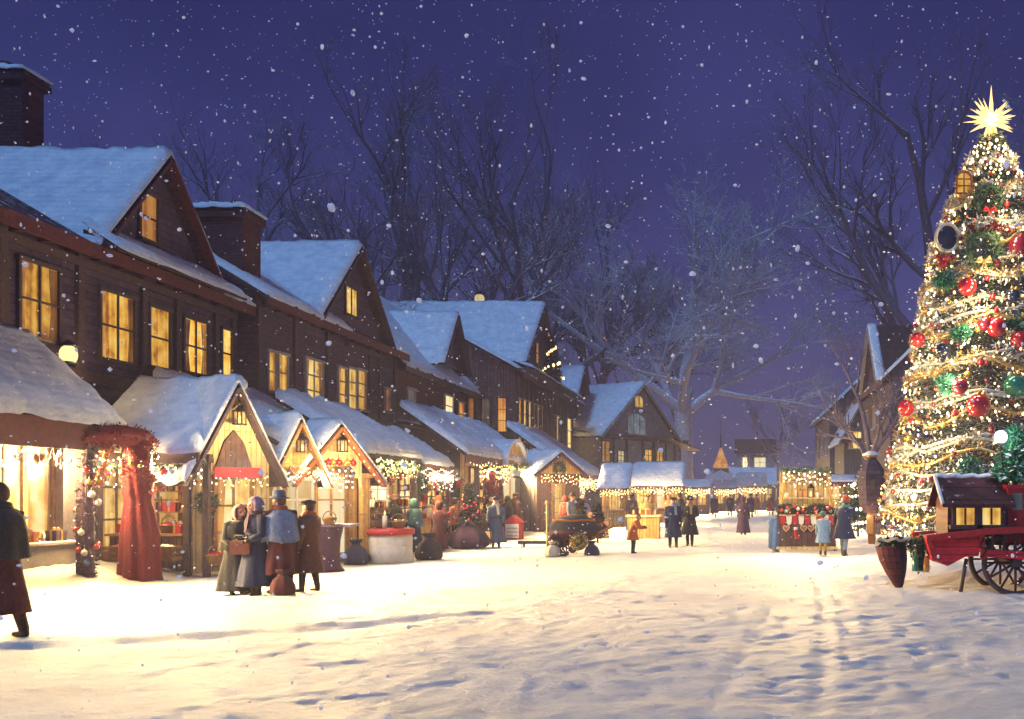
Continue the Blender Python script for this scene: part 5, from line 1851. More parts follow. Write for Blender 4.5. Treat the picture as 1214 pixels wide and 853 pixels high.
def bauble(col, loc, r, label, group=None):
    key = ('bauble', col)
    if key not in PROTO:
        o = MB(); o.sphere((0, 0, 0), 1, n=18)
        b = solo(o, 'bauble', col, label, 'bauble', local=True)
        k = MB(); k.lathe([(.22, .95), (.22, 1.12), (.1, 1.16)], n=8)
        k.tube([(.12 * math.cos(t), 0, 1.25 + .12 * math.sin(t)) for t in [2 * PI * i / 8 for i in range(8)]], .025, 4, closed=True)
        part(k, 'cap', 'tinsel_gold', b)
        PROTO[key] = b
        b.location = loc
    else:
        b = copy_tree(PROTO[key], None, label, loc)
    b['label'] = label
    if group:
        b['group'] = group
    elif 'group' in b:
        del b['group']
    b.scale = (r, r, r)
    return b


def featured(col, px, py, rpx, label):
    p = on_tree(px, py, 1.06)
    return bauble(col, p, rpx * p.y / F_PX, label)


featured('glass_red', 1147, 340, 11, 'large bright red bauble on the upper left slope of the christmas tree')
featured('glass_red', 1160, 481, 14, 'biggest red bauble, low in the middle of the christmas tree')
featured('glass_red', 1181, 388, 12, 'large red bauble below the gold garland half way up the christmas tree')
featured('glass_maroon', 1168, 384, 9, 'dark maroon bauble touching a large red one half way up the christmas tree')
featured('glass_maroon', 1206, 293, 13, 'big maroon bauble high on the right slope of the christmas tree')
featured('glass_red', 1209, 404, 12, 'large red bauble at the right edge of the christmas tree')
featured('glass_maroon', 1138, 458, 10, 'maroon bauble beside the biggest red one on the christmas tree')
featured('glass_red', 1088, 403, 9, 'red bauble on the left edge of the christmas tree at mid height')
featured('glass_red', 1074, 484, 10, 'red bauble low on the left edge of the christmas tree')
featured('glass_navy', 1118, 416, 9, 'navy bauble in the left half of the christmas tree')
featured('glass_green', 1203, 458, 14, 'very big dark green bauble at the right side of the christmas tree')
featured('glass_navy', 1200, 352, 10, 'big navy bauble high on the right side of the christmas tree')
for i, (px, py) in enumerate(((1114, 306), (1122, 306), (1118, 314))):
    featured('glass_red', px, py, 5, 'red berry bauble in the cluster of three on the tree, ' + ('left one', 'right one', 'lower one')[i])
BG = 'small baubles all over the christmas tree'
cols = ['glass_red'] * 6 + ['glass_gold'] * 7 + ['glass_maroon'] * 3 + ['glass_green'] + ['glass_white'] * 4 + ['glass_navy'] * 2
for i in range(270):
    z = .7 + 10.2 * (i / 270) ** 1.2
    a = i * 2.39996 + q.uniform(-.3, .3) + PI
    if math.sin(a) > .45:
        a = -a
    r = trad(z) * q.uniform(.98, 1.06)
    col = q.choice(cols)
    bauble(col, (TX + r * math.cos(a), TY + r * math.sin(a), z), q.uniform(.05, .1) * (1 if z < 8 else .8), 'small %s glass bauble among the lights on the christmas tree' % WORDS.get(col, 'navy'), BG + ', ' + WORDS.get(col, 'navy'))
WORDS['glass_navy'] = 'navy'
# other ornaments on the tree
p = on_tree(1143, 217, 1.25)
o = thing('window_ornament', 'little arched orange window ornament sticking out near the tree top', 'ornament', p)
m = MB()
arc = [(-.2, 0, -.28), (-.2, 0, .1)] + [(-.2 * math.cos(PI * i / 8), 0, .1 + .2 * math.sin(PI * i / 8)) for i in range(1, 8)] + [(.2, 0, .1), (.2, 0, -.28)]
m.M = Matrix.Translation(p)
m.tube(arc, .035, 6, closed=True); m.tube([(0, 0, -.28), (0, 0, .28)], .02, 5); m.tube([(-.2, 0, -.08), (.2, 0, -.08)], .02, 5); m.tube([(-.2, 0, .1), (.2, 0, .1)], .02, 5)
part(m, 'frame', 'cloth_rust', o)
m = MB(Matrix.Translation(p)); m.add([(x, .02, z) for x, y, z in arc], [tuple(range(len(arc)))])
part(m, 'pane', 'window_amber', o)
for px, py, s, col, lab in ((1172, 238, 1.5, 'red_plain', 'green wreath with red bow below the star on the christmas tree'), (1165, 296, 1.7, 'tinsel_gold', 'round wreath with gold bow on the upper part of the christmas tree')):
    w = put('wreath', col, on_tree(px, py, 1.12), lab, 'wreaths on the christmas tree', 0, s)
p = on_tree(1123, 282, 1.1)
o = thing('oval_ornament', 'dark navy oval ornament with a white rim on the left of the tree', 'ornament', p)
m = MB(Matrix.Translation(p)); m.tube([(.3 * math.cos(t), 0, .36 * math.sin(t)) for t in [2 * PI * i / 20 for i in range(20)]], .05, 6, closed=True)
part(m, 'rim', 'tinsel_cream', o)
m = MB(Matrix.Translation(p)); m.sphere((0, .02, 0), .3, (1, .25, 1.2), 16)
part(m, 'face', 'glass_navy', o)
m = MB(); leafy_tube(m, [on_tree(1148 + k * 6, 268 + 6 * math.sin(k * .8) + k, 1.08) for k in range(9)], .1, 420, 51, .1, core=.5)
solo(m, 'garland', 'tinsel_red', 'short red tinsel swag across the upper part of the christmas tree', 'garland', on_tree(1172, 270), GG)
for i, (px, py, w_) in enumerate(((1120, 332, .34), (1205, 385, .4), (1125, 455, .4), (1150, 555, .42), (1140, 395, .3))):
    p = on_tree(px, py, 1.04)
    m = MB(); leaf_blob(m, p, (w_, w_ * .6, w_ * .7), 420, .13, 60 + i)
    solo(m, 'fir_spray', 'needles_bright', 'bright green snowy fir spray tucked into the christmas tree lights', 'spray', p, 'bright fir sprays on the christmas tree')

# star
st = thing('star_topper', 'big blazing golden star with many spikes on top of the tree', 'star', (TX, TY, 12.0))
m = MB()
for i in range(46):
    if i < 9:
        a = PI / 2 + 2 * PI * i / 9
        d = Vector((math.cos(a), -.05, math.sin(a)))
        L_, w_ = (.85 if i == 0 else .58), .09
    else:
        d = Vector((q.gauss(0, 1), q.gauss(0, .6), q.gauss(0, 1))).normalized()
        L_, w_ = q.uniform(.3, .66), .05
    s1_ = d.orthogonal().normalized(); s2_ = d.cross(s1_)
    c0 = Vector((TX, TY, 12.05)) + d * .12
    vs = [c0 + (s1_ * math.cos(t) + s2_ * math.sin(t)) * w_ for t in (0, PI / 2, PI, 3 * PI / 2)] + [c0 + d * L_]
    m.add(vs, [(0, 1, 4), (1, 2, 4), (2, 3, 4), (3, 0, 4), (3, 2, 1, 0)])
part(m, 'spikes', 'star_light', st)
m = MB(); m.sphere((TX, TY, 12.05), .2, n=14)
part(m, 'core', 'star_core', st)
m = MB(); m.lathe([(.05, 11.3), (.09, 11.8)], (TX, TY, 0), 8)
part(m, 'stem', 'tinsel_gold', st)
glowlamp((TX, TY - .6, 12.0), 60, (1, .72, .3), .3)
for k in range(22):
    z = .9 + k * .46
    a = PI + .5 + (k * 2.2) % (PI - 1.0) if k % 5 else k
    r = trad(z) + .55
    glowlamp((TX + r * math.cos(a), TY + r * math.sin(a), z), 20 if z < 8 else 12, (1, .78, .45), .1, 'tree_lamp')

# ------------------------------------------------------------------ red wagon
CX, CY = 4.75, 17.0
zg = gz(CX, CY)
wg = thing('red_wagon', 'red painted wagon with a railed bed and big spoked wheels', 'wagon', (CX, CY, zg))
m = MB()      # swept front box
up_ = [(3.42, .98), (3.6, 1.01), (4.3, 1.09)]
lo_ = [(3.5, .62), (3.75, .5), (4.05, .66), (4.3, .68)]
outl = [(x, CY, z + zg) for x, z in up_] + [(x, CY, z + zg) for x, z in reversed(lo_)]
m.prism(outl, (0, 1.25, 0))
part(m, 'front_box', 'red_paint', wg)
m = MB()
m.beam((3.36, CY - .04, zg + .99), (4.42, CY - .04, zg + 1.11), .09, .11); m.beam((4.42, CY - .045, zg + 1.11), (6.3, CY - .045, zg + 1.2), .09, .11)
m.beam((3.36, CY + 1.29, zg + .99), (6.3, CY + 1.29, zg + 1.2), .09, .11)
m.beam((3.40, CY - .03, zg + .99), (3.52, CY - .03, zg + .6), .07, .09)
m.beam((4.34, CY - .03, zg + 1.08), (4.36, CY - .03, zg + .62), .07, .08)
part(m, 'rail', 'red_plain', wg)
m = MB()
m.prism([(4.4, CY - .03, zg + .66), (6.3, CY - .03, zg + .54), (6.3, CY - .03, zg + .68), (4.4, CY - .03, zg + .79)], (0, .06, 0))
part(m, 'sill_board', 'red_paint', wg)
m = MB()
m.prism([(4.4, CY + .2, zg + .72), (6.3, CY + .2, zg + .62), (6.3, CY + .2, zg + .66), (4.4, CY + .2, zg + .76)], (0, 1.05, 0))
part(m, 'bed', 'wine_wood', wg)
for k in range(9):
    m = MB(); x = 4.52 + k * .2
    m.beam((x, CY + .02, zg + .72), (x + .04, CY + .02, zg + 1.14), .06, .04)
    part(m, 'rail_slat', 'wine_wood', wg)
m = MB()
for z in (.8, .96):
    m.box(4.4, 6.3, CY + 1.2, CY + 1.26, zg + z, zg + z + .12)
part(m, 'back_boards', 'wine_wood', wg)
m = MB(); m.tube([(4.36, CY - .06, zg + 1.0), (4.28, CY - .09, zg + .85), (4.4, CY - .1, zg + .78), (4.3, CY - .08, zg + .66)], .022, 6)
part(m, 'hook', 'iron', wg)


def wheel(parent, c, r, y):
    m = MB(); m.tube([(c[0] + r * math.cos(t), y, c[1] + r * math.sin(t)) for t in [2 * PI * i / 40 for i in range(40)]], .05, 8, closed=True)
    w = part(m, 'wheel', 'timber', parent)
    m = MB()
    for i in range(12):
        t = 2 * PI * i / 12
        m.tube([(c[0] + .09 * math.cos(t), y, c[1] + .09 * math.sin(t)), (c[0] + r * math.cos(t), y, c[1] + r * math.sin(t))], [.026, .02], 6)
    part(m, 'spokes', 'timber_red', w)
    m = MB(); m.tube([(c[0], y - .1, c[1]), (c[0], y + .1, c[1])], .1, 12)
    part(m, 'hub', 'iron', w)


wheel(wg, (4.97, zg + .55), .55, CY + .12)
wheel(wg, (4.97, zg + .55), .55, CY + 1.1)
m = MB(); m.box(4.9, 5.04, CY + .0, CY + 1.3, zg + .48, zg + .62)
part(m, 'axle', 'timber', wg)
m = MB(); m.tube([(4.1, CY + .1, zg + .62), (4.02, CY + .2, zg + .02)], .035, 6)
part(m, 'prop', 'timber', wg)
# cabin
cb = thing('toy_cabin', 'dark plum wooden cabin with two lit windows riding on the wagon', 'cabin', (4.3, CY + .6, zg + 1.0))
m = MB()
m.prism([(3.78, CY + .15, zg + 1.02), (3.78, CY + 1.15, zg + 1.02), (3.78, CY + 1.15, zg + 1.62), (3.78, CY + .65, zg + 2.0), (3.78, CY + .15, zg + 1.62)], (1.05, 0, 0))
part(m, 'wall', 'wine_wood', cb)
m = MB()
for sy in (-1, 1):
    y0 = CY + .65 + sy * .66
    m.prism([(3.66, y0, zg + 1.53), (3.66, CY + .65, zg + 2.03), (3.66, CY + .65, zg + 2.08), (3.66, y0, zg + 1.59)], (1.28, 0, 0))
ro = part(m, 'roof', 'shingle_red', cb)
m = MB(); m.tube([(3.64 + .1 * k, CY + .65, zg + 2.09 + .02 * math.sin(k * 2.1)) for k in range(14)], .05, 6); m.tube([(3.66, CY + .0, zg + 1.6), (3.66, CY + .65, zg + 2.08)], .035, 6)
part(m, 'snow', 'snow_roof', ro)
Mw = frame((3.78, CY + .15, zg + 1.02), (1, 0, 0), DN)
window(cb, Mw, .14, .47, .2, .5, 2, 1, 'window_yellow', 'timber', 0)
window(cb, Mw, .6, .93, .2, .5, 2, 1, 'window_yellow', 'timber', 0)
# red lantern case
rc = thing('red_case', 'upright bright red lantern case with one bluish pane beside the cabin', 'lantern', (5.03, CY + .5, zg + 1.12))
m = MB()
m.box(4.86, 5.18, CY + .2, CY + .6, zg + .9, zg + 1.86); m.box(4.82, 5.22, CY + .16, CY + .64, zg + 1.86, zg + 1.93)
part(m, 'case', 'red_plain', rc)
m = MB(); m.box(4.93, 5.11, CY + .185, CY + .197, zg + 1.48, zg + 1.78)
part(m, 'pane', 'pane_blue', rc)
fr = thing('small_fir', 'small bright green fir dusted with snow standing on the red case', 'tree', (5.05, CY + .45, zg + 1.93))
m = MB(); m.tube([(5.05, CY + .45, zg + 1.92), (5.05, CY + .45, zg + 2.9)], [.04, .01], 6)
part(m, 'trunk', 'bark', fr)
m = MB()
for k in range(6):
    leaf_blob(m, (5.05, CY + .45, zg + 2.12 + k * .14), (.5 - k * .07, .5 - k * .07, .13), 340, .13, 80 + k)
part(m, 'crown', 'needles_bright', fr)
put('sack', 'cloth_bluegrey', (5.5, CY + .4, zg + .95), 'blue grey sack lying in the wagon by the red case', 'sacks by the stalls', 0, 1.0)
gl_ = thing('white_globe_lamp', 'round cold white lamp on a thin stem above the small fir', 'lamp', (4.82, 17.6, 3.0))
m = MB(); m.sphere((4.76, CY + .3, zg + 2.78), .12, n=14)
part(m, 'globe', 'bulb_cold', gl_)
m = MB(); m.tube([(4.76, CY + .3, zg + 2.68), (4.76, CY + .3, zg + 2.6), (4.8, CY + .32, zg + 2.3), (4.86, CY + .4, zg + 1.9)], [.06, .02, .018, .018], 8)
part(m, 'bracket', 'iron', gl_)
glowlamp((4.76, CY + .05, zg + 2.78), 9, (.95, .93, .9), .15)
# pointed prow
pr = thing('pointed_planter', 'brown and navy pointed planter standing on its tip before the wagon', 'planter', (2.95, 18.0, gz(2.95, 18)))
zp = gz(3.0, 18.0) - .07
m = MB()
rings = [(.03, .0, .02), (.1, .12, .0), (.2, .36, -.05), (.27, .6, -.1), (.29, .84, -.14)]
vs, fs, n_ = [], [], 16
for r, z, dx in rings:
    for j in range(n_):
        t = 2 * PI * j / n_
        vs.append((3.05 + dx + r * math.cos(t), 18.0 + r * .8 * math.sin(t), zp + z))
for i in range(len(rings) - 1):
    for j in range(n_):
        f = (i * n_ + j, i * n_ + (j + 1) % n_, (i + 1) * n_ + (j + 1) % n_, (i + 1) * n_ + j)
        m.add([vs[k] for k in f], [(0, 1, 2, 3)], 1 if math.cos(2 * PI * (j + .5) / n_) > .35 else 0, True)
m.add(vs[-n_:], [tuple(range(n_))])
part(m, 'tub', ['wine_wood', 'navy_wood'], pr)
m = MB(); leaf_blob(m, (2.95, 18.0, zp + .88), (.34, .26, .12), 380, .1, 91)
part(m, 'greenery', 'needles', pr)
m = MB()
m.tube([(2.62 + .07 * k, 17.8 + .05 * math.sin(k), zp + .96 + .03 * math.sin(k * 1.7)) for k in range(10)], .03, 6)
part(m, 'ribbon', 'tinsel_cream', pr)
m = MB(); leafy_tube(m, [(3.3, 17.6, zp + 1.0), (3.36, 17.55, zp + .75), (3.4, 17.5, zp + .42)], [.13, .16, .1], 700, 95, .09)
solo(m, 'garland', 'needles', 'thick green fir garland hanging off the front of the red wagon', 'garland', (3.36, 17.5, zp + 1.0))
for i, (x, z, c) in enumerate(((3.25, .62, 'glass_green'), (3.44, .6, 'glass_gold'))):
    put('bottle', c, (x, 17.36, zp + z - .2), '%s glass bottle hung in the fir garland before the wagon' % WORDS[c], 'bottles in the wagon garland', 0, 1.2)

# ------------------------------------------------------------------ small things by the stalls
ft = thing('potted_fir', 'slim dark fir hung with red dots standing in a bulky purple sack', 'tree', (-8.45, 30.9, 0))
m = MB(); m.lathe([(.46, .0), (.6, .1), (.62, .28), (.5, .5), (.3, .66), (.16, .76), (.22, .84)], (-8.45, 30.9, 0), 42, wob=.09, wk=7)
part(m, 'sack', 'cloth_plum', ft)
m = MB()
for k in range(7):
    leaf_blob(m, (-8.45, 30.9, .85 + k * .17), (.42 - k * .05, .42 - k * .05, .16), 230, .13, 100 + k)
part(m, 'crown', 'needles_dark', ft)
for i in range(22):
    k = q.uniform(0, 1)
    a = q.uniform(PI, 2 * PI)
    r = .42 * (1 - k) + .06
    put('ball', 'glass_red', (-8.45 + r * math.cos(a), 30.9 + r * math.sin(a), .95 + k * 1.0), 'small red bauble on the slim dark potted fir', 'baubles on the potted fir', 0, .5)

hc = thing('handcart', 'handcart with a dark rounded load, orange trim and one wheel', 'cart', (-4.6, 27.4, 0))
zh = 0.0
m = MB()
m.lathe([(.75, .62), (.78, .72), (.6, .98), (.3, 1.12), (.05, 1.16)], (-4.55, 27.6, zh), 16, sx=1.0, sy=.75, wob=.04, wk=5)
part(m, 'load', 'cloth_charcoal', hc)
m = MB(); m.lathe([(.8, .55), (.86, .62), (.8, .7)], (-4.55, 27.6, zh), 16, sx=1.0, sy=.75)
part(m, 'trim', 'cloth_maroon', hc)
m = MB(); m.tube([(-4.55 + .6 * math.cos(t), 27.6 + .45 * math.sin(t), .98 + .02 * math.sin(5 * t)) for t in [2 * PI * i / 16 for i in range(16)]], .035, 6, closed=True)
part(m, 'piping', 'cloth_rust', hc)
m = MB(); m.box(-5.1, -4.0, 27.25, 27.95, .42, .56)
part(m, 'bed', 'boards_brown', hc)
wheel(hc, (-4.85, .33), .33, 27.12)
wheel(hc, (-4.85, .33), .33, 28.1)
for y in (27.3, 27.9):
    m = MB(); m.tube([(-4.05, y, .5), (-3.45, y, .8), (-3.2, y, .84)], .03, 6)
    part(m, 'handle', 'wood_warm', hc)
m = MB(); m.tube([(-4.1, 27.3, .45), (-4.05, 27.25, .02)], .03, 6)
part(m, 'prop', 'wood_warm', hc)
bd = thing('painted_barrel_lid', 'round ochre barrel lid with a green leafy ring leaning on the handcart', 'barrel lid', (-4.25, 26.9, .3))
m = MB(); m.lathe([(.01, .0), (.24, .0), (.26, .03), (.24, .06), (.01, .06)], n=20); m.M = Matrix()
Mb = Matrix.Translation((-4.3, 26.95, .4)) @ Matrix.Rotation(R(72), 4, 'X')
m.v = [Mb @ p for p in m.v]
part(m, 'lid', 'cloth_ochre', bd)
m = MB(); leafy_ring(m, .16, .05, 260, 9, 0, .06); m.v = [Vector((p.x, p.z, .08 + abs(p.y))) for p in m.v]
m.v = [Mb @ p for p in m.v if True]
m.v = [p for p in m.v]
part(m, 'face', 'needles', bd)
for i, (x, y, c, l) in enumerate(((-5.0, 26.75, 'cloth_cream', 'cream sack slumped in front of the handcart wheel'), (-3.95, 27.0, 'cloth_navy', 'navy sack lying behind the ochre barrel lid'))):
    put('sack', c, (x, y, 0), l, 'sacks by the stalls', 0, .9)
pole = MB(); pole.tube([(-5.25, 27.3, 0), (-5.25, 27.3, 1.45)], .035, 8); pole.sphere((-5.25, 27.3, 1.48), .07, n=10)
solo(pole, 'marker_pole', 'boards_cream', 'thin pale wooden pole standing upright beside the handcart', 'pole', (-5.25, 27.3, 0))
lg = thing('low_bench', 'low black bench lying in the snow left of the pale pole', 'bench', (-6.1, 31.5, 0))
m = MB(); m.box(-7.0, -5.6, 31.4, 31.75, .1, .2)
part(m, 'seat', 'iron', lg)
for x in (-6.9, -5.75):
    m = MB(); m.box(x, x + .08, 31.42, 31.73, -.03, .098)
    part(m, 'leg', 'iron', lg)
for i, (x, y, h) in enumerate(((-5.3, 33.5, 1.5), (-4.75, 33.8, 1.25))):
    t = thing('dark_fir', ('taller small dark fir with red specks behind the handcart', 'shorter small dark fir with red specks behind the handcart')[i], 'tree', (x, y, 0), 'small dark firs behind the handcart')
    m = MB(); m.tube([(x, y, 0), (x, y, h)], [.04, .01], 5)
    part(m, 'trunk', 'bark', t)
    m = MB()
    for k in range(6):
        leaf_blob(m, (x, y, .35 + k * h / 7), (.42 - k * .06, .42 - k * .06, .15), 170, .14, 130 + k + i * 7)
    part(m, 'crown', 'needles_dark', t)
    for k in range(9):
        f = q.random(); a = q.uniform(PI, 2 * PI); r = .4 * (1 - f) + .05
        put('ball', 'glass_red', (x + r * math.cos(a), y + r * math.sin(a), .4 + f * (h - .4)), 'tiny red bauble on the small dark firs behind the handcart', 'baubles on the dark firs', 0, .5)
# loose snowy clutter
put('basket', 'cloth_rust', (-8.9, 21.35, 1.06), 'wicker basket filled with orange goods on the purple pedestal', 'goods on the pedestal', 0, .8)

# ------------------------------------------------------------------ bare winter trees
def bare_tree(label, loc, h, seed, fork=.25, spread=.55, levels=5, r0=None, lean=(0, 0), kids_=(4, 7), name='bare_tree', group='bare winter trees', upw=.25, frost=False):
    q = random.Random(seed)
    x, y = loc
    z0 = -.2
    t = thing(name, label, 'tree', (x, y, 0), group)
    r0 = r0 or h * .024
    tr, br = MB(), MB()
    count = [0]

    def limb(p, d, L, r, lev):
        if count[0] > 16000:
            return
        count[0] += 1
        k = 5 if lev < 2 else (4 if lev < 3 else 3)
        pts, rr = [p], [r]
        dd = d.copy()
        for i in range(k):
            dd = (dd + Vector((q.gauss(0, .13), q.gauss(0, .13), q.gauss(0, .10) + upw * .12))).normalized()
            pts.append(pts[-1] + dd * L / k)
            rr.append(r * (1 - .72 * (i + 1) / k))
        (br).tube(pts, rr, 6 if lev < 2 else (4 if lev < 4 else 3), cap=False)
        if lev >= levels:
            return
        n = q.randint(*kids_)
        for i in range(n):
            f = q.uniform(.28, 1.0) if i else 1.0
            j = min(int(f * k), k - 1)
            g = f * k - j
            b = pts[j].lerp(pts[j + 1], g)
            ax = (pts[j + 1] - pts[j]).normalized()
            o = ax.orthogonal().normalized()
            o = Matrix.Rotation(q.uniform(0, 2 * PI), 3, ax) @ o
            an = q.uniform(.35, .85) * (spread / .55)
            nd_ = (ax * math.cos(an) + o * math.sin(an) + Vector((0, 0, upw * .4))).normalized()
            limb(b, nd_, L * q.uniform(.45, .72) * (1.05 - .3 * f), max(r * (1 - .7 * f) * .75, (.022 if frost else .012) * h / 30), lev + 1)

    fh = h * fork
    pts = [Vector((x, y, z0)), Vector((x, y, fh * .3)), Vector((x + lean[0] * .4, y + lean[1] * .4, fh * .7)), Vector((x + lean[0], y + lean[1], fh))]
    tr.tube(pts, [r0 * 1.45, r0, r0 * .88, r0 * .8], 10, cap=False)
    part(tr, 'trunk', 'bark_frost' if frost else 'bark', t)
    top = pts[-1]
    limb(top, Vector((.04, 0, 1)).normalized(), h * .46, r0 * .7, 1)
    for i in range(5):
        a = i * 2 * PI / 5 + q.uniform(-.4, .4)
        e = q.uniform(.55, 1.0)
        limb(top - Vector((0, 0, q.uniform(0, fh * .25))), Vector((math.cos(a) * math.sin(e), math.sin(a) * math.sin(e), math.cos(e))), h * q.uniform(.32, .45), r0 * .5, 1)
    part(br, 'crown', 'twig_frost' if frost else 'twig', t)
    return t


bare_tree('huge bare tree with a pale snowy trunk beside the half timbered house', (-4.5, 86.0), 37, 3, .25, .68, 5, .95, frost=True, kids_=(5, 8))
bare_tree('thin far bare tree standing alone over the low hall', (4.6, 101.0), 11.5, 8, .5, .5, 4, .16)
bare_tree('gnarled bare tree leaning between the black lantern and the decorated tree', (6.2, 41.0), 7.6, 12, .5, .55, 4, .2, (-.5, 0))
bare_tree('tall faint bare tree rising behind the steep gabled house', (-21.0, 62.0), 30, 15, .3, .5, 5)
bare_tree('tallest bare tree rising behind the brown boarded house', (-17.5, 82.0), 38, 21, .3, .5, 5)
bare_tree('wide bare tree rising behind the chimney of the steep gabled house', (-27.0, 56.0), 24, 27, .3, .6, 5)
bare_tree('tall bare tree behind the dim house near the decorated tree', (17.0, 78.0), 40, 33, .3, .5, 5)
bare_tree('slender bare tree behind the narrow boarded house', (-13.5, 100.0), 33, 41, .3, .45, 5)

# ------------------------------------------------------------------ people
def bake(ob, mats, classify):
    dg = bpy.context.evaluated_depsgraph_get()
    ev = ob.evaluated_get(dg)
    me = bpy.data.meshes.new_from_object(ev)
    ob.modifiers.clear()
    old = ob.data
    ob.data = me
    bpy.data.meshes.remove(old)
    me.materials.clear()
    for m in mats:
        me.materials.append(MATS[m])
    idx = [classify(p.center) for p in me.polygons]
    me.polygons.foreach_set('material_index', idx)
    me.polygons.foreach_set('use_smooth', [True] * len(idx))
    me.update()


def person(label, loc, facing, H=1.68, coat='maroon', hem=.18, flare=.16, trousers='charcoal', hat=None, hatc='charcoal', hair='hair_brown', scarf=None, cape=None,
           arms=None, stride=.0, gloves='leather', voxel=.013, bend=0.0, skirt=False, group=None, boots='leather', turn=0.0, hood=None, nohair=False):
    """Local frame: faces -Y, feet on z = 0. arms: ((elbow xyz, hand xyz) left, right) as fractions of H from the shoulder."""
    x, y = loc
    root = thing('person', label, 'person', (0, 0, 0), group)
    h = H
    fine = voxel < .016

    def bd(p):          # lean forward above the hips
        p = Vector(p)
        if p.z > .52 * h and bend:
            d = p.z - .52 * h
            return Vector((p.x, p.y - d * math.sin(bend), .52 * h + d * math.cos(bend)))
        return p
    b = MB()

    def cap(p0, p1, r0, r1, n=10):
        p0, p1 = Vector(p0), Vector(p1)
        b.tube([p0, p1], [r0, r1], n)
        b.sphere(p0, r0, n=n); b.sphere(p1, r1, n=n)
    # legs
    for s in (-1, 1):
        st_ = s * stride
        hip, knee, ank = (s * .05 * h, 0, .5 * h), (s * .055 * h, -.012 * h - st_ * .5 * h, .275 * h), (s * .055 * h, .005 * h - st_ * h, .05 * h)
        cap(hip, knee, .056 * h, .045 * h); cap(knee, ank, .043 * h, .032 * h)
        cap((ank[0], ank[1] + .012 * h, .024 * h), (ank[0] + s * .012 * h, ank[1] - .085 * h, .02 * h), .024 * h, .02 * h)
    # trunk
    for (p0, r0), (p1, r1) in zip([((0, 0, .5 * h), .085 * h), ((0, .0, .6 * h), .078 * h), ((0, .005 * h, .72 * h), .088 * h)], [((0, 0, .6 * h), .078 * h), ((0, .005 * h, .72 * h), .088 * h), ((0, .005 * h, .78 * h), .07 * h)]):
        cap(bd(p0), bd(p1), r0, r1, 12)
    cap(bd((-.09 * h, .005 * h, .795 * h)), bd((.09 * h, .005 * h, .795 * h)), .05 * h, .05 * h)
    cap(bd((0, .005 * h, .80 * h)), bd((0, -.005 * h, .875 * h)), .036 * h, .033 * h)
    hc = bd((0, -.012 * h, .93 * h))
    T = Matrix.Translation(hc) @ Matrix.Rotation(turn, 4, 'Z')
    hb = MB(T)
    hb.sphere((0, 0, .006 * h), .058 * h, (.92, 1.08, 1.18), 16)
    hb.sphere((0, -.018 * h, -.028 * h), .04 * h, (.95, 1, .95), 12)
    hb.sphere((0, -.066 * h, -.006 * h), .011 * h, (.8, 1, 1.5), 8)
    hb.sphere((0, -.058 * h, -.034 * h), .011 * h, (1.6, .8, .7), 8)
    for s in (-1, 1):
        hb.sphere((s * .053 * h, .004 * h, -.002 * h), .014 * h, (.5, .9, 1.3), 8)
    o_ = len(b.v)
    b.v.extend(hb.v); b.f.extend([[i + o_ for i in f] for f in hb.f]); b.mi.extend(hb.mi); b.sm.extend(hb.sm)
    # arms
    arms = arms or (((-.03, -.02, -.17), (-.02, -.08, -.31)), ((.03, -.02, -.17), (.02, -.08, -.31)))
    hands, sleeves = [], []
    for s, (e, w) in zip((-1, 1), arms):
        sh = bd((s * .115 * h, .005 * h, .80 * h))
        el, wr = sh + Vector(e) * h, sh + Vector(w) * h
        cap(sh, el, .036 * h, .028 * h); cap(el, wr, .027 * h, .02 * h)
        fd = (wr - el).normalized()
        side = fd.cross(Vector((0, 1, 0)))
        side = side.normalized() if side.length > .1 else Vector((1, 0, 0))
        if side.x * s > 0:
            side = -side
        nrm = side.cross(fd).normalized()
        pc = wr + fd * .03 * h
        cap(wr, pc, .018 * h, .021 * h)
        cap(pc + side * .012 * h, pc - side * .012 * h, .015 * h, .015 * h)
        for k in range(4):
            off = (k - 1.5) * .0125 * h
            L_ = (.036, .043, .041, .032)[k] * h
            f0 = pc + side * off + fd * .012 * h
            f1 = f0 + fd * L_ * .55 + nrm * L_ * .12
            f2 = f1 + fd * L_ * .3 + nrm * L_ * .38
            b.tube([f0, f1, f2], [.0062 * h, .0058 * h, .005 * h], 6)
        t0 = pc + side * .016 * h - fd * .012 * h
        b.tube([t0, t0 + side * .016 * h + fd * .012 * h, t0 + side * .018 * h + fd * .03 * h], [.0075 * h, .0068 * h, .0055 * h], 6)
        hands.append(wr + fd * .035 * h)
        sleeves.append((sh, el, wr - fd * .004 * h))
    me = b.mesh('body', 'skin')
    body = bpy.data.objects.new('body', me)
    body.parent = root
    COL.objects.link(body)
    md = body.modifiers.new('fuse', 'REMESH'); md.mode = 'VOXEL'; md.voxel_size = voxel; md.use_smooth_shade = True
    sm_ = body.modifiers.new('soft', 'SMOOTH'); sm_.iterations = 2 if fine else 1; sm_.factor = .4
    Ti = T.inverted()
    nz = bd((0, 0, .845 * h))

    def cl(c):
        for q_ in hands:
            if (c - q_).length < .07 * h:
                return 2
        if c.z < .12 * h:
            return 3
        l = Ti @ c
        if l.length < .12 * h and l.z > -.075 * h:
            for s in (-1, 1):
                if (l - Vector((s * .021 * h, -.056 * h, .008 * h))).length < .0095 * h + voxel * .25:
                    return 4
            if abs(l.x) < .019 * h and abs(l.z + .034 * h) < .006 * h + voxel * .15 and l.y < -.045 * h:
                return 5
            return 0
        return 1
    bake(body, ['skin', 'cloth_' + trousers, 'skin' if gloves == 'skin' else ('leather' if gloves == 'leather' else 'cloth_' + gloves), boots, 'dark_eye', 'lips'], cl)

    # coat: rings from hem to collar, folds deepening downwards
    c = MB()
    rings, n = [], 44
    ph = rnd.uniform(0, 6)
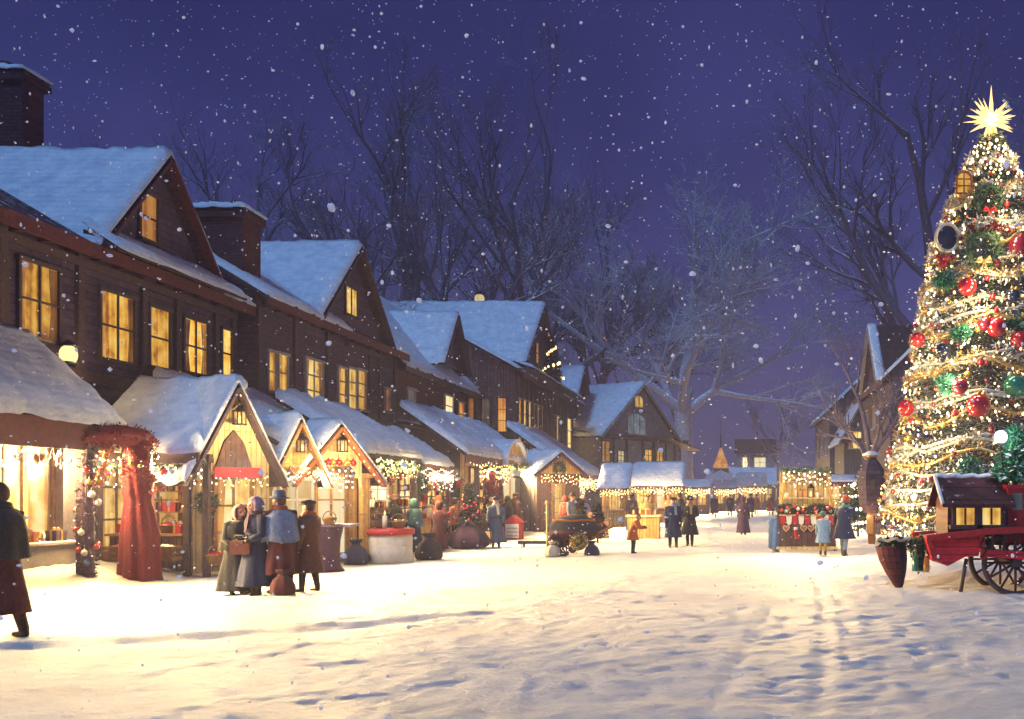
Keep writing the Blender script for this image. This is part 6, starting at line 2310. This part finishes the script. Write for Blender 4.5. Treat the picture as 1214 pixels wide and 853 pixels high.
    zs = [hem, hem + .03] + [hem + (.5 - hem) * k / 5 for k in range(1, 6)] + [.56, .62, .68, .74, .79, .825, .845]
    vs, fs = [], []
    for z in zs:
        if z <= .6:
            f = (.6 - z) / max(.05, .6 - hem)
            rx, ry = .108 + flare * f * .55, .092 + flare * f * .5
        else:
            g = (z - .6) / .245
            rx = .108 + .045 * math.sin(min(1, g * 1.25) * PI * .6) - (.085 * max(0, (g - .72) / .28) ** 1.3)
            ry = .092 + .012 * math.sin(g * PI) - .035 * max(0, (g - .7) / .3)
            f = 0
        for j in range(n):
            a = 2 * PI * j / n
            w = 1 + (.07 * math.sin(a * 5 + ph) + .045 * math.sin(a * 11 + ph * 2 + z * 6) + .06 * noise.noise(Vector((a * 1.7, z * 5, ph)))) * f + .04 * noise.noise(Vector((math.cos(a) * 3, math.sin(a) * 3, z * 9 + ph)))
            oy = -stride * .12 * f
            vs.append(bd((rx * w * h * math.cos(a), (ry * w * math.sin(a) + .004 + oy) * h, z * h)))
    for i in range(len(zs) - 1):
        for j in range(n):
            fs.append((i * n + j, i * n + (j + 1) % n, (i + 1) * n + (j + 1) % n, (i + 1) * n + j))
    c.add(vs, fs, 0, True)
    for sh, el, wr in sleeves:
        c.tube([sh + Vector((0, 0, .012 * h)), sh.lerp(el, .5), el, el.lerp(wr, .5), wr], [.05 * h, .045 * h, .04 * h, .034 * h, .033 * h], 12, cap=False)
    co = part(c, 'skirt_coat' if skirt else 'coat', 'cloth_' + coat, root)
    so_ = co.modifiers.new('thick', 'SOLIDIFY'); so_.thickness = .012
    bt = MB()
    if not skirt:
        for k in range(5):
            p = bd((.012 * h, -.112 * h - .012, (.76 - k * .075) * h))
            bt.sphere(p, .009 * h, (1, .6, 1), 6)
        part(bt, 'buttons', 'leather', root)
    else:
        bt.tube([bd((.112 * h * math.cos(t), .097 * h * math.sin(t), .6 * h)) for t in [2 * PI * i / 20 for i in range(20)]], .012 * h, 6, closed=True)
        part(bt, 'belt', 'leather', root)
    if cape:
        k_ = MB()
        vs, fs, n = [], [], 44
        for z, r, ry in ((.845, .055, .055), (.82, .1, .085), (.78, .148, .112), (.70, .165, .125), (.60, .172, .132), (.52, .178, .138)):
            for j in range(n):
                a = 2 * PI * j / n
                w = 1 + (.045 * math.sin(a * 6 + 1.3) + .04 * math.sin(a * 11 + ph) + .05 * noise.noise(Vector((a * 2, ph, z * 4)))) * (.85 - z) * 4
                vs.append(bd((r * w * h * math.cos(a), ry * w * h * math.sin(a), (z + .012 * math.sin(a * 3) * (.85 - z) * 3) * h)))
        for i in range(5):
            for j in range(n):
                fs.append((i * n + j, i * n + (j + 1) % n, (i + 1) * n + (j + 1) % n, (i + 1) * n + j))
        k_.add(vs, fs, 0, True)
        ca = part(k_, 'cape', 'cloth_' + cape, root)
        ca.modifiers.new('thick', 'SOLIDIFY').thickness = .012
    if scarf:
        k_ = MB()
        for dz, rr in ((.0, .062), (.022, .056)):
            k_.tube([bd((rr * h * math.cos(t), rr * h * .95 * math.sin(t), (.848 + dz + .006 * math.sin(2 * t)) * h)) for t in [2 * PI * i / 18 for i in range(18)]], .02 * h, 7, closed=True)
        k_.beam(bd((.03 * h, -.085 * h, .84 * h)), bd((.045 * h, -.125 * h, .66 * h)), .05 * h, .014 * h, up=(0, -1, 0))
        part(k_, 'scarf', 'cloth_' + scarf, root)
    hm = MB(T)
    if hood:
        hm.sphere((0, .012 * h, .004 * h), .078 * h, (.98, 1.05, 1.2), 20, 0, keep=lambda p: not (p.y < -.036 * h and abs(p.x) < .062 * h and -.075 * h < p.z < .05 * h))
        hm.lathe([(.075, -.1), (.062, -.06)], (0, 0, 0), 14, smooth=True, cap=False)
        hm.v = [p for p in hm.v]
        ho = part(hm, 'headscarf', 'cloth_' + hood, root)
        ho.modifiers.new('thick', 'SOLIDIFY').thickness = .01
    else:
        if not nohair:
            hm.sphere((0, .008 * h, .012 * h), .064 * h, (.98, 1.08, 1.16), 18, 0, keep=lambda p: p.z > .034 * h or p.y > .012 * h)
            part(hm, 'hair', hair, root)
    ht = MB(T)
    if hat == 'brim':
        ht.lathe([(.06 * h, .03 * h), (.1 * h, .022 * h), (.102 * h, .03 * h), (.064 * h, .042 * h), (.06 * h, .1 * h), (.045 * h, .112 * h), (.0, .11 * h)], (0, 0, 0), 20, cap=False)
    elif hat == 'cap':
        ht.lathe([(.066 * h, .022 * h), (.07 * h, .05 * h), (.06 * h, .082 * h), (.03 * h, .098 * h), (.0, .1 * h)], (0, .006 * h, 0), 18, sy=1.1, cap=False)
        ht.sphere((0, 0, .105 * h), .018 * h, n=8)
    elif hat == 'flat':
        ht.lathe([(.064 * h, .03 * h), (.078 * h, .05 * h), (.07 * h, .072 * h), (.0, .082 * h)], (0, .0, 0), 18, sy=1.12, cap=False)
        ht.lathe([(.0, .034 * h), (.05 * h, .03 * h), (.05 * h, .036 * h)], (0, -.05 * h, 0), 12, cap=False)
    elif hat == 'top':
        ht.lathe([(.06 * h, .03 * h), (.095 * h, .03 * h), (.095 * h, .036 * h), (.062 * h, .04 * h), (.066 * h, .15 * h), (.0, .15 * h)], (0, 0, 0), 20, cap=False)
    if hat:
        part(ht, 'hat', 'cloth_' + hatc, root)
    root.location = (x, y, gz(x, y) - .01 if not isinstance(loc, tuple) or len(loc) < 3 else loc[2])
    root.rotation_euler = (0, 0, facing)
    return root, hands


def held(root, p):
    """World position of a point in a person's frame."""
    return Matrix.Translation(root.location) @ Matrix.Rotation(root.rotation_euler.z, 4, 'Z') @ Vector(p)


DOWN = (((-.03, -.01, -.17), (-.03, -.05, -.32)), ((.03, -.01, -.17), (.03, -.05, -.32)))
FOLD = (((-.05, -.03, -.16), (.05, -.13, -.15)), ((.05, -.03, -.16), (-.05, -.14, -.18)))
REACH = (((-.05, -.08, -.13), (-.02, -.21, -.10)), ((.05, -.06, -.15), (.01, -.19, -.14)))
CARRY = (((-.04, -.02, -.17), (.0, -.12, -.22)), ((.04, -.02, -.17), (.0, -.12, -.22)))

# near left: long maroon coat with a dark short cape, walking out of the picture
P1, _ = person('tall walker in a long maroon coat and dark shoulder cape at the picture edge', (-8.98, 11.85), R(-100), 1.88, 'maroon', .16, .15, 'brown', None, 'charcoal', 'hair_brown', 'charcoal', 'charcoal', FOLD, .13, voxel=.012)
# group of four in the middle of the snow
GP = 'group of friends chatting in the snow'
P2, _ = person('stooping woman in a dark shawl and dusty pink headscarf in the chatting group', (-8.68, 16.95), R(48), 1.55, 'charcoal', .05, .2, 'plum', None, hood='pink', arms=CARRY, skirt=True, group=GP, voxel=.013, bend=.2, cape='charcoal')
P3, _ = person('woman in a lilac headscarf clutching a maroon bag in the chatting group', (-8.26, 16.75), R(-38), 1.66, 'navy', .1, .17, 'maroon', None, hood='lilac', arms=CARRY, skirt=True, group=GP, scarf='plum')
P4, _ = person('man in a blue grey cape and brimmed blue hat turned away in the chatting group', (-7.86, 16.85), R(-135), 1.75, 'maroon', .2, .13, 'maroon', 'brim', 'slate', arms=REACH, cape='bluegrey', group=GP, scarf='rust', stride=.08, bend=.14, turn=R(25))
P5, _ = person('companion in a brown coat partly behind the blue caped man', (-7.55, 17.25), R(-100), 1.62, 'brown', .22, .13, 'charcoal', 'flat', 'charcoal', arms=DOWN, group=GP, scarf='rust', stride=.06)
bag = thing('hand_bag', 'maroon leather bag held by the woman in the lilac headscarf', 'bag', held(P3, (0, -.24, 1.0)))
m = MB(); m.box(-.17, .17, -.07, .07, -.28, -.06); m.box(-.175, .175, -.075, .075, -.12, -.05)
m.v = [p + org(bag) for p in m.v]
part(m, 'pouch', 'cloth_maroon', bag)
m = MB(); m.tube([(-.12, 0, -.06), (-.1, 0, .04), (.1, 0, .04), (.12, 0, -.06)], .014, 6); m.v = [p + org(bag) for p in m.v]
part(m, 'handle', 'leather', bag)
bk = put('basket', 'cloth_charcoal', held(P5, (.1, -.18, .42)), 'round grey basket carried low by the companion in the brown coat', 'baskets carried by people', 0, .85)
put('sack', 'cloth_maroon', (-7.72, 16.6, gz(-7.72, 16.6)), 'small maroon bundle with snow lying at the feet of the chatting group', 'sacks by the stalls', 0, .9)

# shoppers along the stalls
SH = 'shoppers at the stalls'
person('woman in an orange red shawl bending over the red counter', (-9.25, 30.4), R(120), 1.66, 'scarlet', .24, .14, 'maroon', None, hood='rust', arms=REACH, cape='rust', skirt=True, group=SH, voxel=.02)
person('woman in a rust jacket over a dark skirt reaching towards the stall', (-9.0, 31.4), R(150), 1.62, 'rust', .45, .1, 'maroon', 'flat', 'charcoal', arms=REACH, group=SH, voxel=.02)
person('shopper in a maroon long coat facing the red stall', (-8.9, 29.3), R(170), 1.5, 'maroon', .06, .16, 'maroon', None, hood='maroon', arms=DOWN, skirt=True, group=SH, voxel=.02)
P6, _ = person('woman in a slate blue coat and pointed blue hat carrying a yellow lantern box', (-7.75, 31.6), R(15), 1.62, 'slate', .1, .18, 'slate', 'cap', 'navy', arms=DOWN, skirt=True, group=SH, scarf='cream', voxel=.017)
lb = thing('lantern_box', 'square yellow glowing lantern box held beside the slate blue coat', 'lantern', held(P6, (-.3, -.14, .3)))
m = MB(); m.box(-.16, .16, -.12, .12, -.2, .22); m.v = [p + org(lb) for p in m.v]
part(m, 'box', 'window_orange', lb)
m = MB(); m.tube([(-.12, 0, .22), (-.06, 0, .42), (.06, 0, .42), (.12, 0, .22)], .014, 6)
for sx in (-1, 1):
    for sy in (-1, 1):
        m.box(sx * .165 - .012, sx * .165 + .012, sy * .125 - .012, sy * .125 + .012, -.21, .23)
m.v = [p + org(lb) for p in m.v]
part(m, 'frame', 'timber', lb)
person('child in a rust coat with dark hair stooping beside the handcart handles', (-2.9, 27.9), R(80), 1.15, 'rust', .34, .12, 'charcoal', None, hair='hair_brown', arms=REACH, bend=.35, group=SH, voxel=.017)
person('walker in a dark navy coat with a blue scarf beside the pair', (-1.98, 31.6), R(10), 1.64, 'navy', .22, .12, 'black', 'flat', 'black', arms=DOWN, stride=.08, group='pair strolling down the street', scarf='bluegrey', voxel=.017)
person('walker in a black coat with dark hat and ochre scarf arm in arm', (-1.45, 31.9), R(-5), 1.6, 'charcoal', .24, .14, 'black', 'brim', 'black', arms=FOLD, stride=.08, group='pair strolling down the street', scarf='ochre', voxel=.017)
P7, _ = person('shopper in a navy coat and red cap leaning on a stick at the trinket stall', (3.05, 26.9), R(150), 1.66, 'navy', .3, .15, 'bluegrey', 'cap', 'scarlet', arms=(((-.05, -.05, -.15), (-.03, -.17, -.14)), ((.08, -.02, -.14), (.13, -.1, -.25))), bend=.25, stride=.1, scarf='teal', voxel=.016)
hs = held(P7, (.4, -.42, .75))
m = MB(); m.tube([hs + Vector((0, 0, .12)), hs, Vector((hs.x + .28, hs.y - .1, .03))], [.016, .02, .016], 6)
solo(m, 'walking_stick', 'timber', 'dark walking stick planted in the snow by the navy coated shopper', 'stick', hs)
person('child in a pale blue speckled coat standing between the trinket stall and the navy coat', (2.48, 27.0), R(170), 1.2, 'sky', .3, .12, 'ochre', 'cap', 'teal', arms=DOWN, voxel=.016)
for lab, xy, f, hh, c, kw in (
    ('man in a charcoal coat inspecting jars at the long snowy stall', (-9.5, 27.3), -80, 1.7, 'charcoal', dict(hat='brim', hatc='brown', arms=REACH)),
    ('woman in a teal cape at the long snowy stall', (-9.3, 28.2), -110, 1.6, 'navy', dict(hood='teal', cape='teal', skirt=True, hem=.06)),
    ('man in a maroon coat and dark cap before the round gabled stall', (-9.0, 36.2), -70, 1.7, 'maroon', dict(hat='flat', hatc='black')),
    ('woman in a black cloak before the tall bright window', (-9.1, 39.0), -100, 1.62, 'black', dict(hood='black', cape='black', skirt=True, hem=.06)),
    ('man in a brown coat leaning towards the tall bright window', (-9.0, 40.4), -60, 1.72, 'brown', dict(hat='cap', hatc='maroon', bend=.12)),
    ('woman in a scarlet cloak by the turned orange booth', (-7.2, 41.4), 150, 1.6, 'scarlet', dict(hood='scarlet', cape='scarlet', skirt=True, hem=.06)),
    ('man in a slate coat waiting by the crates of produce', (-6.4, 38.4), 60, 1.7, 'slate', dict(hat='brim', hatc='black')),
    ('woman in a lilac shawl behind the crates of produce', (-6.1, 39.4), 20, 1.6, 'plum', dict(hood='lilac', cape='lilac', skirt=True, hem=.06)),
    ('man in a dark brown coat near the small grey roofed hut', (-5.0, 47.5), 170, 1.7, 'brown', dict(hat='flat', hatc='black')),
    ('stallholder in an ochre apron behind the orange lit table', (-3.4, 38.1), 10, 1.68, 'ochre', dict(hat='flat', hatc='brown')),
    ('walker in a charcoal coat before the pale blue awning', (-3.0, 53.5), 190, 1.7, 'charcoal', dict(hat='brim', hatc='black')),
    ('woman in a rust cloak before the pale blue awning', (-3.6, 54.0), 160, 1.6, 'rust', dict(hood='rust', skirt=True, hem=.06)),
    ('stallholder in a brown coat behind the trinket stall', (2.1, 30.4), 0, 1.75, 'brown', dict(hat='flat', hatc='charcoal')),
    ('woman in a plum coat walking beyond the trinket stall', (.4, 41.0), 170, 1.62, 'plum', dict(hood='plum', skirt=True, hem=.06)),
):
    kw = dict(dict(hem=.2, flare=.14, arms=DOWN, stride=.05), **kw)
    person(lab, xy, R(f), hh, c, kw.pop('hem'), kw.pop('flare'), 'charcoal', kw.pop('hat', None), kw.pop('hatc', 'black'), group=SH, voxel=.021, **kw)
CG = 'small distant figures at the street end'
for i, (x, y, c, hc_, f) in enumerate(((-.3, 74, 'charcoal', 'black', 10), (.5, 78, 'maroon', 'charcoal', 190), (1.2, 70, 'navy', 'black', 20), (1.9, 82, 'rust', 'brown', 170), (2.9, 76, 'scarlet', 'charcoal', 30), (-1.4, 69, 'brown', 'black', 0), (3.6, 66, 'plum', 'navy', 200))):
    person('distant figure in a %s coat walking near the far stalls' % {'charcoal': 'charcoal', 'maroon': 'maroon', 'navy': 'navy', 'rust': 'rust orange', 'scarlet': 'scarlet', 'brown': 'brown', 'plum': 'plum'}[c], (x, y), R(f), 1.66, c, .2, .14, 'black', 'flat', hc_, arms=DOWN, stride=.06, group=CG, voxel=.03)

# ------------------------------------------------------------------ falling snow
q = np.random.RandomState(4)


def flakes(n, y0, y1, r0, r1, pw):
    Y = y0 + (y1 - y0) * q.rand(n) ** pw
    X = (-1.05 + 1.75 * q.rand(n)) * Y
    Z = CAMH + (-.32 + 1.0 * q.rand(n)) * Y
    k = Z > .05
    return np.stack([X, Y, Z], -1)[k], (r0 + (r1 - r0) * q.rand(k.sum()) ** 2)


P_, R_ = [], []
for a in ((26, 2.2, 3.6, .006, .010, .8), (380, 3.0, 6.0, .006, .012, .6), (3600, 5.0, 13.0, .006, .014, .5), (7000, 12, 34, .010, .024, .55)):
    p, r = flakes(*a)
    P_.append(p); R_.append(r)
P_, R_ = np.concatenate(P_), np.concatenate(R_)
ico = MB(); ico.sphere((0, 0, 0), 1, n=8)
iv = np.array([tuple(v) for v in ico.v]); ifc = ico.f
ov = np.array([(1, 0, 0), (-1, 0, 0), (0, 1, 0), (0, -1, 0), (0, 0, 1), (0, 0, -1)], float)
of_ = [(0, 2, 4), (2, 1, 4), (1, 3, 4), (3, 0, 4), (2, 0, 5), (1, 2, 5), (3, 1, 5), (0, 3, 5)]
sv, sf, base = [], [], 0
for p, r in zip(P_, R_):
    tv, tf = (iv, ifc) if p[1] < 6 else (ov, of_)
    w = 1 + .35 * q.randn(3)
    jit = 1 + (.12 * q.randn(len(tv), 1) if p[1] < 6 else .15 * q.randn(len(tv), 1))
    sv.append(tv * jit * r * np.clip(w, .5, 1.7) + p)
    sf.extend([[base + i for i in f] for f in tf])
    base += len(tv)
sv = np.concatenate(sv)
me = bpy.data.meshes.new('falling_snow')
me.from_pydata(sv.tolist(), [], sf)
me.polygons.foreach_set('use_smooth', [True] * len(sf))
fm, nt, out = new_mat('flake')
d1, d2, mx = nd(nt, 'ShaderNodeBsdfDiffuse'), nd(nt, 'ShaderNodeBsdfTranslucent'), nd(nt, 'ShaderNodeAddShader')
d1.inputs[0].default_value = (.6, .6, .62, 1)
d2.inputs[0].default_value = (.6, .6, .62, 1)
nt.links.new(d1.outputs[0], mx.inputs[0]); nt.links.new(d2.outputs[0], mx.inputs[1]); nt.links.new(mx.outputs[0], out.inputs[0])
me.materials.append(fm)
o = bpy.data.objects.new('falling_snow', me)
o['kind'] = 'stuff'
COL.objects.link(o)

# ------------------------------------------------------------------ haze, sky, moonlight
m = MB(); m.box(-430, 430, -75, 1520, -1.2, 46)
hz = struct(m, 'haze', [], 'stuff')
hm, nt, out = new_mat('haze_air')
pv = nd(nt, 'ShaderNodeVolumePrincipled')
pv.inputs['Color'].default_value = (.5, .53, 1.0, 1)
pv.inputs['Density'].default_value = HAZE_D
pv.inputs['Anisotropy'].default_value = .25
nt.links.new(pv.outputs[0], out.inputs['Volume'])
hz.data.materials.append(hm)

SUN_EL, SUN_AZ = R(52), R(205)       # soft cold light from behind the viewer
wd = bpy.data.worlds.new('World')
scene.world = wd
wd.use_nodes = True
nt = wd.node_tree
bg = nt.nodes['Background']
sky = nd(nt, 'ShaderNodeTexSky', sky_type='NISHITA')
sky.sun_disc = False
sky.sun_elevation = SUN_EL
sky.sun_rotation = SUN_AZ
sky.air_density = 1.6
sky.dust_density = .6
sky.ozone_density = 3.0
tint = nt.nodes.new('ShaderNodeMix'); tint.data_type = 'RGBA'; tint.blend_type = 'MULTIPLY'
tint.inputs[0].default_value = 1
nt.links.new(sky.outputs[0], tint.inputs[6])
wc = nd(nt, 'ShaderNodeTexCoord')
wz = nd(nt, 'ShaderNodeSeparateXYZ')
nt.links.new(wc.outputs['Generated'], wz.inputs[0])
wn = nd(nt, 'ShaderNodeTexNoise')
wn.inputs['Scale'].default_value = 3.5
wn.inputs['Detail'].default_value = 7
nt.links.new(wc.outputs['Generated'], wn.inputs['Vector'])
hr = ramp(nt, [(0.0, SKY_LOW), (.22, SKY_MID), (.6, SKY_TINT)], wz.outputs[2])
cloud = ramp(nt, [(.32, (.62, .64, .72)), (.68, (1.32, 1.27, 1.22))], wn.outputs['Fac'])
nt.links.new(mixc(nt, 1.0, hr.outputs[0], cloud.outputs[0], 'MULTIPLY'), tint.inputs[7])
nt.links.new(tint.outputs[2], bg.inputs[0])
bg.inputs[1].default_value = SKY_S
sd = bpy.data.lights.new('moonlight', 'SUN')
sd.energy = SUN_E
sd.color = (.28, .58, 1.0)
sd.angle = R(14)
so = bpy.data.objects.new('moonlight', sd)
# direction towards the light, matching the sky's rotation
dirv = Vector((math.sin(SUN_AZ) * math.cos(SUN_EL), math.cos(SUN_AZ) * math.cos(SUN_EL), math.sin(SUN_EL)))
so.rotation_euler = dirv.to_track_quat('Z', 'Y').to_euler()
so.location = (0, -10, 30)
COL.objects.link(so)

for lo in bpy.data.lights:
    if lo.type in ('AREA', 'POINT'):
        lo.energy *= LAMP_K if lo.type == 'AREA' else POINT_K

vs_ = scene.view_settings
scene.display_settings.display_device = 'sRGB'
vs_.view_transform = 'Standard'
vs_.look = 'None'
vs_.exposure = 0
vs_.gamma = 1
cy = scene.cycles
cy.use_denoising = True
cy.max_bounces = 5
cy.diffuse_bounces = 2
cy.glossy_bounces = 2
cy.volume_bounces = 0
cy.transparent_max_bounces = 4
cy.sample_clamp_indirect = 3
cy.sample_clamp_direct = 0
cy.caustics_reflective = False
cy.caustics_refractive = False
cy.volume_step_rate = 1
